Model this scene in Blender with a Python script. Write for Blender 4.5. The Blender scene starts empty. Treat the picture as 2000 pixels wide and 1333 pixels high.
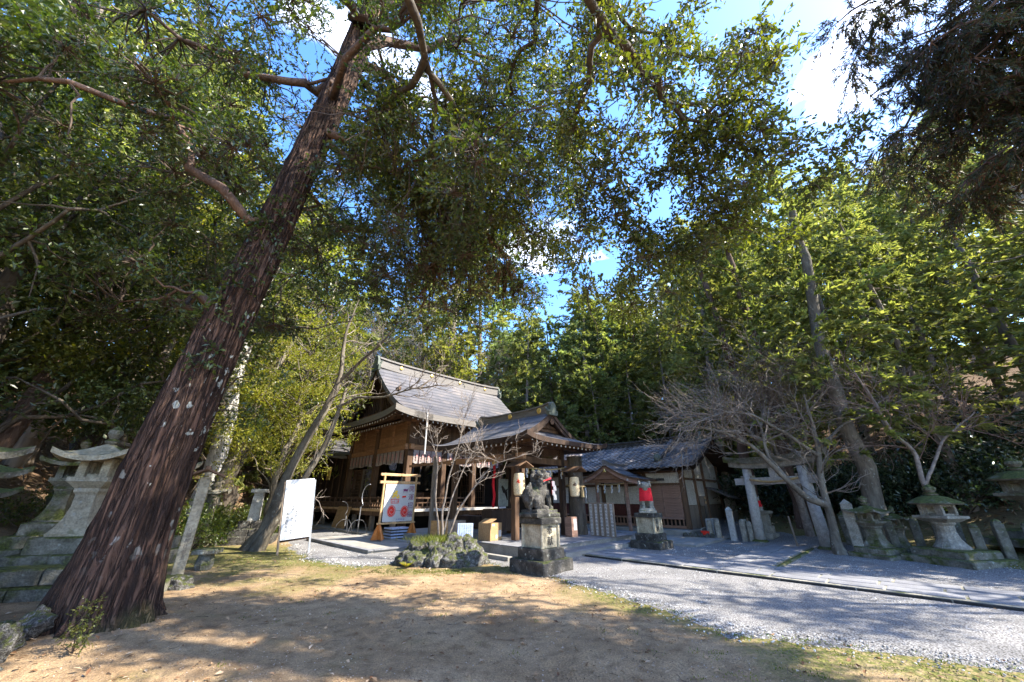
import bpy, math, random
import numpy as np
from mathutils import Vector, Matrix, Euler
random.seed(7); RG = np.random.default_rng(7)
PI = math.pi; R2 = math.sqrt(.5)
SC = bpy.context.scene
COL = SC.collection

# ---------------- camera, sky, sun, exposure ----------------
cam_d = bpy.data.cameras.new('camera'); cam = bpy.data.objects.new('camera', cam_d); COL.objects.link(cam)
cam.location = (0, 0, 1.6)
cam.rotation_euler = (math.radians(90 + 22.82), 0, 0)
cam_d.sensor_width = 36; cam_d.lens = 722 / 2000 * 36; cam_d.clip_end = 600; cam_d.clip_start = .05
SC.camera = cam
SUN_EL, SUN_AZ = math.radians(45), math.radians(101)      # azimuth clockwise from +Y
world = bpy.data.worlds.new('World'); SC.world = world; world.use_nodes = True
wn = world.node_tree; wn.nodes.clear()
w_out = wn.nodes.new('ShaderNodeOutputWorld'); w_bg = wn.nodes.new('ShaderNodeBackground')
sky = wn.nodes.new('ShaderNodeTexSky'); sky.sky_type = 'NISHITA'; sky.sun_disc = False
sky.sun_elevation = SUN_EL; sky.sun_rotation = SUN_AZ; sky.air_density = 1.0; sky.dust_density = .6; sky.ozone_density = 2.0
tc = wn.nodes.new('ShaderNodeTexCoord'); mp = wn.nodes.new('ShaderNodeMapping'); mp.inputs['Scale'].default_value = (1, 1, 2.2)
mp.inputs['Location'].default_value = (.62, .31, 0)
cn = wn.nodes.new('ShaderNodeTexNoise'); cn.inputs['Scale'].default_value = 2.1; cn.inputs['Detail'].default_value = 9; cn.inputs['Roughness'].default_value = .56
cr = wn.nodes.new('ShaderNodeValToRGB'); cr.color_ramp.elements[0].position = .60; cr.color_ramp.elements[1].position = .74
cm = wn.nodes.new('ShaderNodeMix'); cm.data_type = 'RGBA'; cm.inputs[7].default_value = (9.5, 9.6, 10.2, 1)
hs = wn.nodes.new('ShaderNodeHueSaturation'); hs.inputs['Saturation'].default_value = 1.25; hs.inputs['Hue'].default_value = .507
wn.links.new(tc.outputs['Generated'], mp.inputs['Vector']); wn.links.new(mp.outputs[0], cn.inputs['Vector'])
cd = wn.nodes.new('ShaderNodeVectorMath'); cd.operation = 'DISTANCE'; cd.inputs[1].default_value = (.645,.438,.627); wn.links.new(tc.outputs['Generated'], cd.inputs[0])
cb = wn.nodes.new('ShaderNodeMapRange'); cb.inputs[1].default_value = .03; cb.inputs[2].default_value = .34; cb.inputs[3].default_value = .19; cb.inputs[4].default_value = 0; wn.links.new(cd.outputs['Value'], cb.inputs[0])
ca = wn.nodes.new('ShaderNodeMath'); ca.operation = 'ADD'; wn.links.new(cn.outputs['Fac'], ca.inputs[0]); wn.links.new(cb.outputs[0], ca.inputs[1]); wn.links.new(ca.outputs[0], cr.inputs[0]); wn.links.new(cr.outputs[0], cm.inputs[0])
wn.links.new(sky.outputs[0], hs.inputs['Color']); wn.links.new(hs.outputs[0], cm.inputs[6]); wn.links.new(cm.outputs[2], w_bg.inputs[0])
w_bg.inputs[1].default_value = .145; wn.links.new(w_bg.outputs[0], w_out.inputs[0])
sun_d = bpy.data.lights.new('sun', 'SUN'); sun_d.energy = 3.4; sun_d.angle = math.radians(.55); sun_d.color = (1, .93, .80)
sun = bpy.data.objects.new('sun', sun_d); COL.objects.link(sun); sun.location = (30, 5, 40)
sun.rotation_euler = (math.radians(90) - SUN_EL, 0, PI - SUN_AZ)
SC.view_settings.view_transform = 'Standard'; SC.view_settings.look = 'None'
SC.view_settings.gamma = 1; SC.view_settings.use_curve_mapping = False
SC.view_settings.exposure = 2.42
try:
    SC.cycles.use_denoising = True; SC.cycles.max_bounces = 6; SC.cycles.diffuse_bounces = 3; SC.cycles.transmission_bounces = 4
    SC.cycles.glossy_bounces = 2; SC.cycles.transparent_max_bounces = 4; SC.cycles.sample_clamp_indirect = 4
except Exception: pass

# ---------------- helpers ----------------
def link(o, parent=None):
    COL.objects.link(o)
    if parent is not None: o.parent = parent
    return o
def tag(o, label=None, cat=None, group=None, kind=None):
    if label: o['label'] = label
    if cat: o['category'] = cat
    if group: o['group'] = group
    if kind: o['kind'] = kind
    return o
def empty(name, loc=(0,0,0), rz=0., label=None, cat=None, group=None):
    o = bpy.data.objects.new(name, None); o.empty_display_size = .2; link(o)
    o.location = loc; o.rotation_euler = (0, 0, rz); tag(o, label, cat, group); return o
def npmesh(name, V, F, mats=None, smooth=False, mi=None):
    """V (n,3); F list of index arrays, each (m,k)"""
    me = bpy.data.meshes.new(name); V = np.asarray(V, np.float32)
    if not isinstance(F, (list, tuple)): F = [F]
    F = [np.asarray(f, np.int32) for f in F if len(f)]
    me.vertices.add(len(V)); me.vertices.foreach_set('co', V.ravel())
    nl = sum(f.size for f in F); nf = sum(len(f) for f in F)
    me.loops.add(nl); me.polygons.add(nf)
    me.loops.foreach_set('vertex_index', np.concatenate([f.ravel() for f in F]))
    tot = np.concatenate([np.full(len(f), f.shape[1], np.int32) for f in F])
    st = np.concatenate([[0], np.cumsum(tot)[:-1]]).astype(np.int32)
    me.polygons.foreach_set('loop_start', st)
    if mats is not None:
        for m in (mats if isinstance(mats, (list, tuple)) else [mats]): me.materials.append(m)
    if mi is not None: me.polygons.foreach_set('material_index', np.asarray(mi, np.int32))
    me.polygons.foreach_set('use_smooth', np.full(nf, smooth, bool))
    me.update(calc_edges=True); me.validate(); return me
class MB:
    """collects boxes, tubes, grids -> one mesh"""
    def __init__(s): s.v = []; s.f = []; s.m = []
    def add(s, vs, fs, m=0):
        n = len(s.v); s.v.extend([tuple(p) for p in vs]); s.f.extend([tuple(i + n for i in f) for f in fs]); s.m.extend([m] * len(fs)); return s
    def box(s, x0, x1, y0, y1, z0, z1, m=0, tp=0., M=None):
        vs = [(x0,y0,z0),(x1,y0,z0),(x1,y1,z0),(x0,y1,z0),(x0+tp,y0+tp,z1),(x1-tp,y0+tp,z1),(x1-tp,y1-tp,z1),(x0+tp,y1-tp,z1)]
        if M is not None: vs = [M @ Vector(p) for p in vs]
        return s.add(vs, [(0,3,2,1),(4,5,6,7),(0,1,5,4),(1,2,6,5),(2,3,7,6),(3,0,4,7)], m)
    def bbox(s, x0, x1, y0, y1, z0, z1, c=.01, m=0, M=None):
        """box with chamfered vertical + top edges"""
        c = min(c, (x1-x0)*.45, (y1-y0)*.45, (z1-z0)*.45); rings = []
        def ring(i, z): return [(x0+i+c,y0+i,z),(x1-i-c,y0+i,z),(x1-i,y0+i+c,z),(x1-i,y1-i-c,z),(x1-i-c,y1-i,z),(x0+i+c,y1-i,z),(x0+i,y1-i-c,z),(x0+i,y0+i+c,z)]
        vs = ring(0, z0) + ring(0, z1-c) + ring(c*.7, z1)
        if M is not None: vs = [M @ Vector(p) for p in vs]
        fs = [tuple(range(7,-1,-1)), tuple(range(16,24))]
        for k in range(2):
            for i in range(8): j = (i+1) % 8; fs.append((k*8+i, k*8+j, k*8+8+j, k*8+8+i))
        return s.add(vs, fs, m)
    def beam(s, p, q, w, h, m=0, up=(0,0,1)):
        p = Vector(p); q = Vector(q); d = (q-p).normalized(); u = Vector(up)
        r = d.cross(u); r = r.normalized() if r.length > 1e-4 else Vector((1,0,0)); u = r.cross(d)
        vs = [a + r*(sx*w/2) + u*(sy*h/2) for a in (p, q) for sx, sy in ((-1,-1),(1,-1),(1,1),(-1,1))]
        return s.add(vs, [(0,1,2,3),(7,6,5,4),(0,4,5,1),(1,5,6,2),(2,6,7,3),(3,7,4,0)], m)
    def tube(s, pts, rad, n=8, m=0, cap=True):
        pts = [Vector(p) for p in pts]; L = len(pts)
        if not hasattr(rad, '__len__'): rad = [rad]*L
        ref = Vector((0,0,1)); vs = []
        d0 = (pts[1]-pts[0]).normalized(); r = d0.cross(ref)
        if r.length < .05: r = Vector((1,0,0))
        r.normalize()
        for i, p in enumerate(pts):
            d = (pts[min(i+1,L-1)] - pts[max(i-1,0)]).normalized()
            r = (r - d*r.dot(d)).normalized(); u = d.cross(r)
            for k in range(n):
                a = 2*PI*k/n; vs.append(p + (r*math.cos(a) + u*math.sin(a))*rad[i])
        fs = [(i*n+k, i*n+(k+1)%n, (i+1)*n+(k+1)%n, (i+1)*n+k) for i in range(L-1) for k in range(n)]
        if cap: fs += [tuple(range(n-1,-1,-1)), tuple(range((L-1)*n, L*n))]
        return s.add(vs, fs, m)
    def lathe(s, prof, n=16, m=0, c=(0,0,0), rot=0, sq=None):
        """prof [(r,z)], n sided; sq = polygon sides look flat"""
        vs = [(c[0]+r*math.cos(2*PI*k/n+rot), c[1]+r*math.sin(2*PI*k/n+rot), c[2]+z) for r, z in prof for k in range(n)]
        L = len(prof)
        fs = [(i*n+k, i*n+(k+1)%n, (i+1)*n+(k+1)%n, (i+1)*n+k) for i in range(L-1) for k in range(n)]
        fs += [tuple(range(n-1,-1,-1)), tuple(range((L-1)*n, L*n))]
        return s.add(vs, fs, m)
    def grid(s, fn, nu, nv, m=0, flip=False):
        vs = [fn(i/nu, j/nv) for j in range(nv+1) for i in range(nu+1)]
        fs = []
        for j in range(nv):
            for i in range(nu):
                a = j*(nu+1)+i; q = (a, a+1, a+nu+2, a+nu+1); fs.append(q[::-1] if flip else q)
        return s.add(vs, fs, m)
    def poly(s, pts, z0, z1, m=0, wob=None):
        n = len(pts); vs = [(x,y,z0) for x,y in pts] + [(x,y,z1) for x,y in pts]
        return s.add(vs, [tuple(range(n-1,-1,-1)), tuple(range(n,2*n))] + [(i,(i+1)%n,n+(i+1)%n,n+i) for i in range(n)], m)
    def mesh(s, name, mats, smooth=False):
        me = bpy.data.meshes.new(name); me.from_pydata(s.v, [], s.f)
        for k in (mats if isinstance(mats, (list, tuple)) else [mats]): me.materials.append(k)
        me.polygons.foreach_set('material_index', s.m)
        if smooth: me.polygons.foreach_set('use_smooth', [True]*len(s.f))
        me.update(); return me
    def build(s, name, mats, parent=None, loc=(0,0,0), smooth=False, rz=0):
        o = bpy.data.objects.new(name, s.mesh(name, mats, smooth)); o.location = loc; o.rotation_euler = (0,0,rz); return link(o, parent)
def obj(name, me, parent=None, loc=(0,0,0), rot=(0,0,0), sc=(1,1,1)):
    o = bpy.data.objects.new(name, me); o.location = loc; o.rotation_euler = rot; o.scale = sc; return link(o, parent)
def copy_tree(o, parent=None):
    c = o.copy(); COL.objects.link(c); c.parent = parent
    for ch in [k for k in o.children]: copy_tree(ch, c)
    return c

# lattice noise
_perm = RG.random((64, 64, 64)).astype(np.float32)
def vnoise(x, y, z=0.):
    x, y, z = np.broadcast_arrays(np.asarray(x, float), np.asarray(y, float), np.asarray(z, float))
    xi, yi, zi = np.floor(x).astype(int), np.floor(y).astype(int), np.floor(z).astype(int)
    fx, fy, fz = x-xi, y-yi, z-zi
    fx = fx*fx*(3-2*fx); fy = fy*fy*(3-2*fy); fz = fz*fz*(3-2*fz); r = 0
    for i in (0,1):
        for j in (0,1):
            for k in (0,1):
                r = r + _perm[(xi+i)%64, (yi+j)%64, (zi+k)%64]*(fx if i else 1-fx)*(fy if j else 1-fy)*(fz if k else 1-fz)
    return r*2-1
def fbm(x, y, z=0., o=4):
    r = 0; a = .5
    for k in range(o): r = r + a*vnoise(x*2**k+k*7.3, y*2**k+k*3.1, np.asarray(z)*2**k+k*5.7); a *= .5
    return r

# ---------------- materials ----------------
def mat(name, cols, scale=4., rough=.8, bump=.3, bscale=None, stretch=(1,1,1), detail=6, moss=0., mosscol=(.060,.068,.018), lichen=0., spec=.3,
        metal=0., rnd=.0, wave=None, dist=.4, bdist=.02, lichcol=(.32,.33,.29), ridge=None, coords='Object'):
    m = bpy.data.materials.new(name); m.use_nodes = True; nt = m.node_tree; N = nt.nodes; L = nt.links
    b = N['Principled BSDF']; b.inputs['Roughness'].default_value = rough; b.inputs['Metallic'].default_value = metal
    b.inputs['Specular IOR Level'].default_value = spec
    t = N.new('ShaderNodeTexCoord'); mp = N.new('ShaderNodeMapping'); mp.inputs['Scale'].default_value = stretch
    L.new(t.outputs[coords], mp.inputs[0])
    n = N.new('ShaderNodeTexNoise'); n.inputs['Scale'].default_value = scale; n.inputs['Detail'].default_value = detail; n.inputs['Distortion'].default_value = dist
    L.new(mp.outputs[0], n.inputs['Vector'])
    r = N.new('ShaderNodeValToRGB'); e = r.color_ramp.elements
    k = len(cols); e[0].position = .28; e[0].color = (*cols[0], 1); e[1].position = .72; e[1].color = (*cols[-1], 1)
    for i in range(1, k-1): x = e.new(.28+.44*i/(k-1)); x.color = (*cols[i], 1)
    L.new(n.outputs['Fac'], r.inputs[0]); col = r.outputs[0]
    n2 = N.new('ShaderNodeTexNoise'); n2.inputs['Scale'].default_value = bscale or scale*5; n2.inputs['Detail'].default_value = 5
    L.new(mp.outputs[0], n2.inputs['Vector'])
    def mix(fac, a, c, mode='MIX'):
        x = N.new('ShaderNodeMix'); x.data_type = 'RGBA'; x.blend_type = mode
        if hasattr(fac, 'is_linked'): L.new(fac, x.inputs[0])
        else: x.inputs[0].default_value = fac
        L.new(a, x.inputs[6])
        if isinstance(c, tuple): x.inputs[7].default_value = (*c, 1)
        else: L.new(c, x.inputs[7])
        return x.outputs[2]
    def mth(op, a, c, clamp=False):
        x = N.new('ShaderNodeMath'); x.operation = op; x.use_clamp = clamp
        for i, q in enumerate((a, c)):
            if hasattr(q, 'is_linked'): L.new(q, x.inputs[i])
            else: x.inputs[i].default_value = q
        return x.outputs[0]
    # fine grain
    gr = N.new('ShaderNodeMapRange'); gr.inputs[1].default_value = .3; gr.inputs[2].default_value = .7; gr.inputs[3].default_value = .72; gr.inputs[4].default_value = 1.22
    L.new(n2.outputs['Fac'], gr.inputs[0])
    cc = N.new('ShaderNodeCombineColor'); 
    for i in range(3): L.new(gr.outputs[0], cc.inputs[i])
    col = mix(1., col, cc.outputs[0], 'MULTIPLY')
    if rnd:
        oi = N.new('ShaderNodeObjectInfo'); mr = N.new('ShaderNodeMapRange'); mr.inputs[3].default_value = 1-rnd; mr.inputs[4].default_value = 1+rnd
        L.new(oi.outputs['Random'], mr.inputs[0]); c2 = N.new('ShaderNodeCombineColor')
        for i in range(3): L.new(mr.outputs[0], c2.inputs[i])
        col = mix(1., col, c2.outputs[0], 'MULTIPLY')
    if lichen:
        v = N.new('ShaderNodeTexNoise'); v.inputs['Scale'].default_value = 11; v.inputs['Detail'].default_value = 3; L.new(t.outputs[coords], v.inputs['Vector'])
        f = mth('MULTIPLY', mth('SUBTRACT', v.outputs['Fac'], .66-lichen*.12), 7., True); col = mix(f, col, lichcol)
    if moss:
        g = N.new('ShaderNodeNewGeometry'); sx = N.new('ShaderNodeSeparateXYZ'); L.new(g.outputs['Normal'], sx.inputs[0])
        v = N.new('ShaderNodeTexNoise'); v.inputs['Scale'].default_value = 3.2; v.inputs['Detail'].default_value = 6; L.new(t.outputs[coords], v.inputs['Vector'])
        a = mth('ADD', mth('MULTIPLY', sx.outputs[2], .28), v.outputs['Fac'])
        f = mth('MULTIPLY', mth('SUBTRACT', a, .92-moss*.42), 6., True)
        mc = N.new('ShaderNodeValToRGB'); mc.color_ramp.elements[0].color = (*[q*.6 for q in mosscol], 1); mc.color_ramp.elements[1].color = (*[q*1.6 for q in mosscol], 1)
        mc.color_ramp.elements[0].position = .35; mc.color_ramp.elements[1].position = .65
        L.new(n2.outputs['Fac'], mc.inputs[0]); col = mix(f, col, mc.outputs[0])
    L.new(col, b.inputs['Base Color'])
    h = n2.outputs['Fac']
    if wave:   # (axis, scale, strength, duty)
        w = N.new('ShaderNodeTexWave'); w.bands_direction = wave[0]; w.wave_profile = 'SAW'; w.inputs['Scale'].default_value = wave[1]; w.inputs['Distortion'].default_value = wave[3] if len(wave) > 3 else 0
        L.new(t.outputs[coords], w.inputs['Vector']); h = mth('ADD', mth('MULTIPLY', w.outputs['Fac'], wave[2]), h)
        col = mix(mth('MULTIPLY', mth('SUBTRACT', .34, w.outputs['Fac']), 3.5, True), col, tuple(q*.30 for q in cols[0])); L.new(col, b.inputs['Base Color'])
    if bump:
        bp = N.new('ShaderNodeBump'); bp.inputs['Strength'].default_value = bump; bp.inputs['Distance'].default_value = bdist
        L.new(h, bp.inputs['Height']); L.new(bp.outputs[0], b.inputs['Normal'])
    return m
def leafmat(name, cols, trans=.35, rough=.45, gloss=.5, tcol=(1.6,1.9,.5)):
    m = bpy.data.materials.new(name); m.use_nodes = True; nt = m.node_tree; N = nt.nodes; L = nt.links
    b = N['Principled BSDF']; b.inputs['Roughness'].default_value = rough; b.inputs['Specular IOR Level'].default_value = gloss
    g = N.new('ShaderNodeNewGeometry'); r = N.new('ShaderNodeValToRGB'); e = r.color_ramp.elements
    k = len(cols); e[0].position = 0; e[0].color = (*cols[0], 1); e[1].position = 1; e[1].color = (*cols[-1], 1)
    for i in range(1, k-1): x = e.new(i/(k-1)); x.color = (*cols[i], 1)
    L.new(g.outputs['Random Per Island'], r.inputs[0])
    # large clumps differ in hue from place to place
    t = N.new('ShaderNodeTexCoord'); n = N.new('ShaderNodeTexNoise'); n.inputs['Scale'].default_value = .55; n.inputs['Detail'].default_value = 3; L.new(t.outputs['Object'], n.inputs['Vector'])
    oi = N.new('ShaderNodeObjectInfo')
    mr = N.new('ShaderNodeMapRange'); mr.inputs[1].default_value = .35; mr.inputs[2].default_value = .65; mr.inputs[3].default_value = .6; mr.inputs[4].default_value = 1.35; L.new(n.outputs['Fac'], mr.inputs[0])
    hs = N.new('ShaderNodeHueSaturation'); L.new(r.outputs[0], hs.inputs['Color']); L.new(mr.outputs[0], hs.inputs['Value'])
    mh = N.new('ShaderNodeMapRange'); mh.inputs[3].default_value = .475; mh.inputs[4].default_value = .515; L.new(oi.outputs['Random'], mh.inputs[0]); L.new(mh.outputs[0], hs.inputs['Hue'])
    L.new(hs.outputs[0], b.inputs['Base Color'])
    if trans:
        tr = N.new('ShaderNodeBsdfTranslucent'); mm = N.new('ShaderNodeMix'); mm.data_type = 'RGBA'; mm.blend_type = 'MULTIPLY'; mm.inputs[0].default_value = 1
        mm.inputs[7].default_value = (*tcol, 1); L.new(hs.outputs[0], mm.inputs[6]); L.new(mm.outputs[2], tr.inputs[0])
        ms = N.new('ShaderNodeMixShader'); ms.inputs[0].default_value = trans; L.new(b.outputs[0], ms.inputs[1]); L.new(tr.outputs[0], ms.inputs[2])
        L.new(ms.outputs[0], N['Material Output'].inputs[0])
    return m
MT = {}
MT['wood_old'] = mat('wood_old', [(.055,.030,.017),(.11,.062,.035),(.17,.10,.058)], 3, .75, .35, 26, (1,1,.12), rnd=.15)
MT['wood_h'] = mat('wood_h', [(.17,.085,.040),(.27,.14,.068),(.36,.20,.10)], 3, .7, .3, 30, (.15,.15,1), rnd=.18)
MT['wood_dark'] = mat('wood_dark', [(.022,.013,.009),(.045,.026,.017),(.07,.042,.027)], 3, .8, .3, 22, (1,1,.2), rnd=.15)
MT['wood_grey'] = mat('wood_grey', [(.11,.085,.065),(.19,.15,.115),(.25,.20,.16)], 3, .85, .4, 28, (1,1,.12), rnd=.12)
MT['wood_light'] = mat('wood_light', [(.34,.20,.09),(.46,.29,.14),(.52,.34,.18)], 3, .6, .2, 26, (1,1,.2), rnd=.08)
MT['wood_pink'] = mat('wood_pink', [(.17,.095,.065),(.24,.14,.10),(.30,.18,.13)], 4, .75, .3, 26, (.2,.2,1), rnd=.12)
MT['paint_orange'] = mat('paint_orange', [(.42,.14,.03),(.55,.20,.05)], 6, .5, .1, 30)
MT['plywood'] = mat('plywood', [(.30,.17,.07),(.38,.23,.10)], 5, .7, .15, 20, (.3,.3,1))
MT['copper'] = mat('copper_shingle', [(.05,.05,.058),(.085,.08,.085),(.14,.12,.11)], 1.1, .48, .6, 22, (1,1,1), spec=.5, wave=('Z', 1.15, 2.6, .2), bdist=.02)
MT['copper_edge'] = mat('copper_edge', [(.12,.11,.10),(.19,.17,.15)], 5, .55, .3, 25, (.2,.2,4))
MT['verdigris'] = mat('verdigris', [(.07,.09,.07),(.12,.13,.10)], 3, .6, .25, 18)
MT['tile'] = mat('roof_tile', [(.045,.048,.055),(.085,.08,.082),(.15,.11,.09)], 6, .5, .3, 30, rnd=.2)
MT['plaster'] = mat('plaster', [(.40,.37,.32),(.52,.49,.44)], 1.5, .85, .15, 20)
MT['stone'] = mat('stone', [(.15,.14,.11),(.24,.22,.18),(.33,.31,.26)], 5, .9, .6, 30, moss=.40, lichen=.25, rnd=.12, bdist=.03)
MT['stone_clean'] = mat('stone_clean', [(.27,.26,.245),(.36,.35,.33),(.45,.43,.40)], 9, .85, .4, 60, moss=.12, rnd=.07)
MT['stone_dark'] = mat('stone_dark', [(.022,.021,.018),(.05,.046,.04),(.11,.10,.09)], 6, .9, .8, 26, moss=.5, lichen=.22, rnd=.12, bdist=.03)
MT['stone_mossy'] = mat('stone_mossy', [(.08,.075,.055),(.15,.14,.11),(.22,.21,.17)], 5, .95, .8, 26, moss=1.0, lichen=.3, rnd=.12, bdist=.035)
MT['slab'] = mat('slab', [(.14,.14,.152),(.18,.18,.192),(.22,.22,.228)], 2.5, .7, .25, 70, rnd=.06)
MT['concrete'] = mat('concrete', [(.18,.17,.15),(.25,.235,.21),(.31,.29,.265)], 2.2, .85, .3, 50, rnd=.05)
MT['bark'] = mat('cedar_bark', [(.050,.032,.024),(.10,.062,.045),(.17,.105,.075)], 3.0, .9, .9, 16, (1,1,.10), moss=.06, lichen=.10, bdist=.05)
MT['bark_grey'] = mat('bark_grey', [(.07,.06,.045),(.13,.11,.085),(.20,.175,.135)], 4, .9, .7, 18, (1,1,.3), moss=.22, lichen=.25, bdist=.03)
MT['bark_dim'] = mat('bark_dim', [(.035,.028,.022),(.075,.06,.045),(.13,.105,.08)], 3, .95, .6, 14, (1,1,.3), moss=.2, lichen=.12, bdist=.04)
MT['stone_warm_lit'] = mat('stone_warm_lit', [(.22,.185,.125),(.33,.285,.20),(.43,.38,.28)], 5, .9, .6, 26, moss=.50, lichen=.25, rnd=.08, bdist=.03)  # stone copy with the warm tint of sunlight put into its colour
MT['bark_far'] = mat('bark_far', [(.10,.08,.06),(.19,.15,.12),(.30,.25,.20)], 2, .95, .6, 12, (1,1,.15), rnd=.25, bdist=.04)
MT['bark_pale'] = mat('bark_pale', [(.28,.27,.24),(.45,.43,.40),(.60,.58,.55)], 6, .8, .5, 22, (1,1,.5), moss=.2)
MT['twig'] = mat('twig', [(.13,.105,.085),(.22,.18,.15),(.30,.25,.21)], 5, .8, .2, 20)
MT['twig_mid'] = mat('twig_mid', [(.10,.08,.062),(.16,.13,.105),(.24,.20,.16)], 5, .8, .2, 20)
MT['twig_red'] = mat('twig_red', [(.15,.10,.08),(.24,.165,.135)], 5, .8, .2, 20)
MT['twig_dark'] = mat('twig_dark', [(.05,.035,.025),(.10,.07,.05)], 5, .8, .3, 20)
MT['white'] = mat('white_board', [(.50,.52,.56),(.58,.59,.62)], 2, .5, .05, 40)
MT['cloth'] = mat('white_cloth', [(.44,.43,.42),(.52,.51,.50)], 2, .9, .1, 80)
MT['curtain'] = mat('curtain_cloth', [(.26,.22,.205),(.34,.29,.27)], 2, .9, .1, 80)
MT['kerb_shade'] = mat('kerb_shade', [(.02,.019,.018),(.045,.042,.04)], 8, .9, .5, 30)  # near-black: shadow on the slab fronts put into the kerb colour
MT['lantern'] = mat('lantern_paper', [(.58,.44,.26),(.70,.56,.36)], 5, .7, .15, 30)
MT['red'] = mat('red_cloth', [(.55,.010,.020),(.70,.02,.035)], 4, .8, .2, 60)
MT['red_paint'] = mat('red_paint', [(.62,.02,.012),(.70,.04,.02)], 5, .6, .1)
MT['maroon'] = mat('maroon', [(.055,.016,.013),(.09,.028,.022)], 5, .8, .1)
MT['ink'] = mat('ink', [(.02,.018,.018),(.035,.03,.03)], 5, .7, 0)
MT['ink_purple'] = mat('ink_purple', [(.16,.03,.10),(.22,.05,.14)], 5, .7, 0)
MT['ink_blue'] = mat('ink_blue', [(.12,.14,.30),(.18,.2,.38)], 5, .7, 0)
MT['gold'] = mat('gold_leaf', [(.70,.45,.10),(.85,.60,.20)], 8, .35, .1, metal=.6)
MT['yellow'] = mat('yellow_paint', [(.75,.42,.03),(.85,.60,.08)], 14, .6, 0)
MT['pink'] = mat('pink_print', [(.42,.20,.19),(.50,.28,.26)], 8, .9, 0)
MT['rope'] = mat('straw_rope', [(.32,.22,.10),(.48,.36,.19)], 12, .9, .5, 60)
MT['metal'] = mat('steel', [(.45,.45,.47),(.60,.60,.62)], 8, .35, .05, metal=.8)
MT['metal_dark'] = mat('dark_steel', [(.05,.05,.055),(.09,.09,.09)], 8, .5, .1, metal=.5)
MT['cardboard'] = mat('cardboard', [(.30,.18,.085),(.38,.24,.12)], 4, .85, .15, 40)
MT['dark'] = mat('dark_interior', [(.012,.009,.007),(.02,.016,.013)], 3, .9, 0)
MT['blue_print'] = mat('pale_blue_board', [(.40,.46,.66),(.46,.52,.70)], 3, .5, .05)
MT['horse'] = mat('pale_screen', [(.30,.33,.32),(.40,.42,.40)], 3, .6, .05)
MT['rock'] = mat('garden_rock', [(.028,.025,.022),(.085,.08,.072),(.26,.25,.235)], 4.2, .9, 1., 14, moss=.72, lichen=.30, rnd=.15, bdist=.04)
MT['litter'] = mat('leaf_litter', [(.16,.075,.035),(.27,.14,.07),(.36,.21,.11)], 9, .95, .9, 30, bdist=.06)
MT['leaf_oak'] = leafmat('leaf_oak', [(.028,.045,.013),(.048,.068,.016),(.075,.092,.020),(.13,.135,.028)], .42, .38, .5, (1.9,2.1,.45))
MT['leaf_dark'] = leafmat('leaf_dark', [(.024,.040,.015),(.042,.062,.020),(.068,.088,.026),(.10,.11,.03)], .36, .35, .6, (1.9,2.1,.5))
MT['leaf_yel'] = leafmat('leaf_yellow_green', [(.12,.15,.022),(.18,.21,.03),(.26,.27,.045),(.28,.23,.07)], .45, .45, .4, (1.5,1.6,.4))
MT['leaf_glossy'] = leafmat('leaf_glossy', [(.025,.042,.026),(.04,.062,.034),(.07,.092,.048)], .25, .22, .8, (1.5,1.8,.6))
MT['needle'] = leafmat('cedar_needle', [(.10,.12,.042),(.155,.175,.058),(.21,.22,.075),(.26,.25,.10)], .50, .6, .3, (1.5,1.6,.7))
MT['needle2'] = leafmat('cypress_needle', [(.11,.14,.075),(.155,.18,.095),(.21,.23,.125)], .50, .6, .3, (1.4,1.6,.6))
MT['needle_brown'] = leafmat('needle_brown', [(.07,.035,.022),(.11,.055,.035),(.16,.08,.05),(.07,.075,.03)], .25, .7, .2, (1.5,1.2,.8))
MT['needle_dk'] = leafmat('needle_dark', [(.022,.036,.020),(.038,.055,.026),(.085,.038,.028),(.05,.07,.032)], .25, .6, .3, (1.5,1.6,.8))
MT['grass'] = leafmat('grass_blade', [(.05,.075,.012),(.09,.12,.02),(.16,.16,.035)], .35, .6, .3)
MT['dead_leaf'] = leafmat('dead_leaf', [(.10,.05,.025),(.20,.11,.05),(.32,.22,.12),(.40,.33,.24)], .1, .7, .2, (1,1,1))
# ---------------- terrain ----------------
def terrain(x, y, noise=True):
    x = np.asarray(x, float); y = np.asarray(y, float)
    a = (x+y)*R2; q = (y-x)*R2
    sp = lambda d, w=1.2: np.log1p(np.exp(np.clip(d/w, -30, 30)))*w
    dr = x - 12.6 + (y-8)*.30; db = a - 24.0; dl = -(x + 11.6 + np.clip(y-10, 0, 12)*.42); dq = q - 29
    h = .25*sp(dr) + .42*sp(db) + .46*sp(dl) + .42*sp(dq)
    h = 26*(1-np.exp(-h/26)); h = h - .12*np.exp(-((x-1)**2+(y-8)**2)/90)*0
    h = np.where(h < .12, h*h/.24, h-.06)
    if noise:
        far = np.clip(h/2, 0, 1)
        h = h + far*(.9*fbm(x*.13, y*.13, 3)) + (1-far)*.03*fbm(x*.5, y*.5, 1)*np.clip((11-y+np.abs(x)*.0)/6, .15, 1)*.8
        # slight bank at the foot of the big leaning tree
        h = h + .10*np.exp(-((x+5.5)**2+(y-5.9)**2)/1.6)
    return h
def Z(x, y): return float(terrain(x, y))
def W(a, q, z=0.): return ((a-q)*R2, (a+q)*R2, z)         # building axes -> world (a back-right, q back-left)
def smooth_axis(lo, hi, c0, c1, fine, coarse):
    v = [c0]
    while v[-1] < c1: v.append(v[-1]+fine)
    st = fine
    while v[-1] < hi: st = min(coarse, st*1.12); v.append(v[-1]+st)
    w = [c0]; st = fine
    while w[-1] > lo: st = min(coarse, st*1.12); w.append(w[-1]-st)
    return np.array(w[:0:-1]+v)
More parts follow.
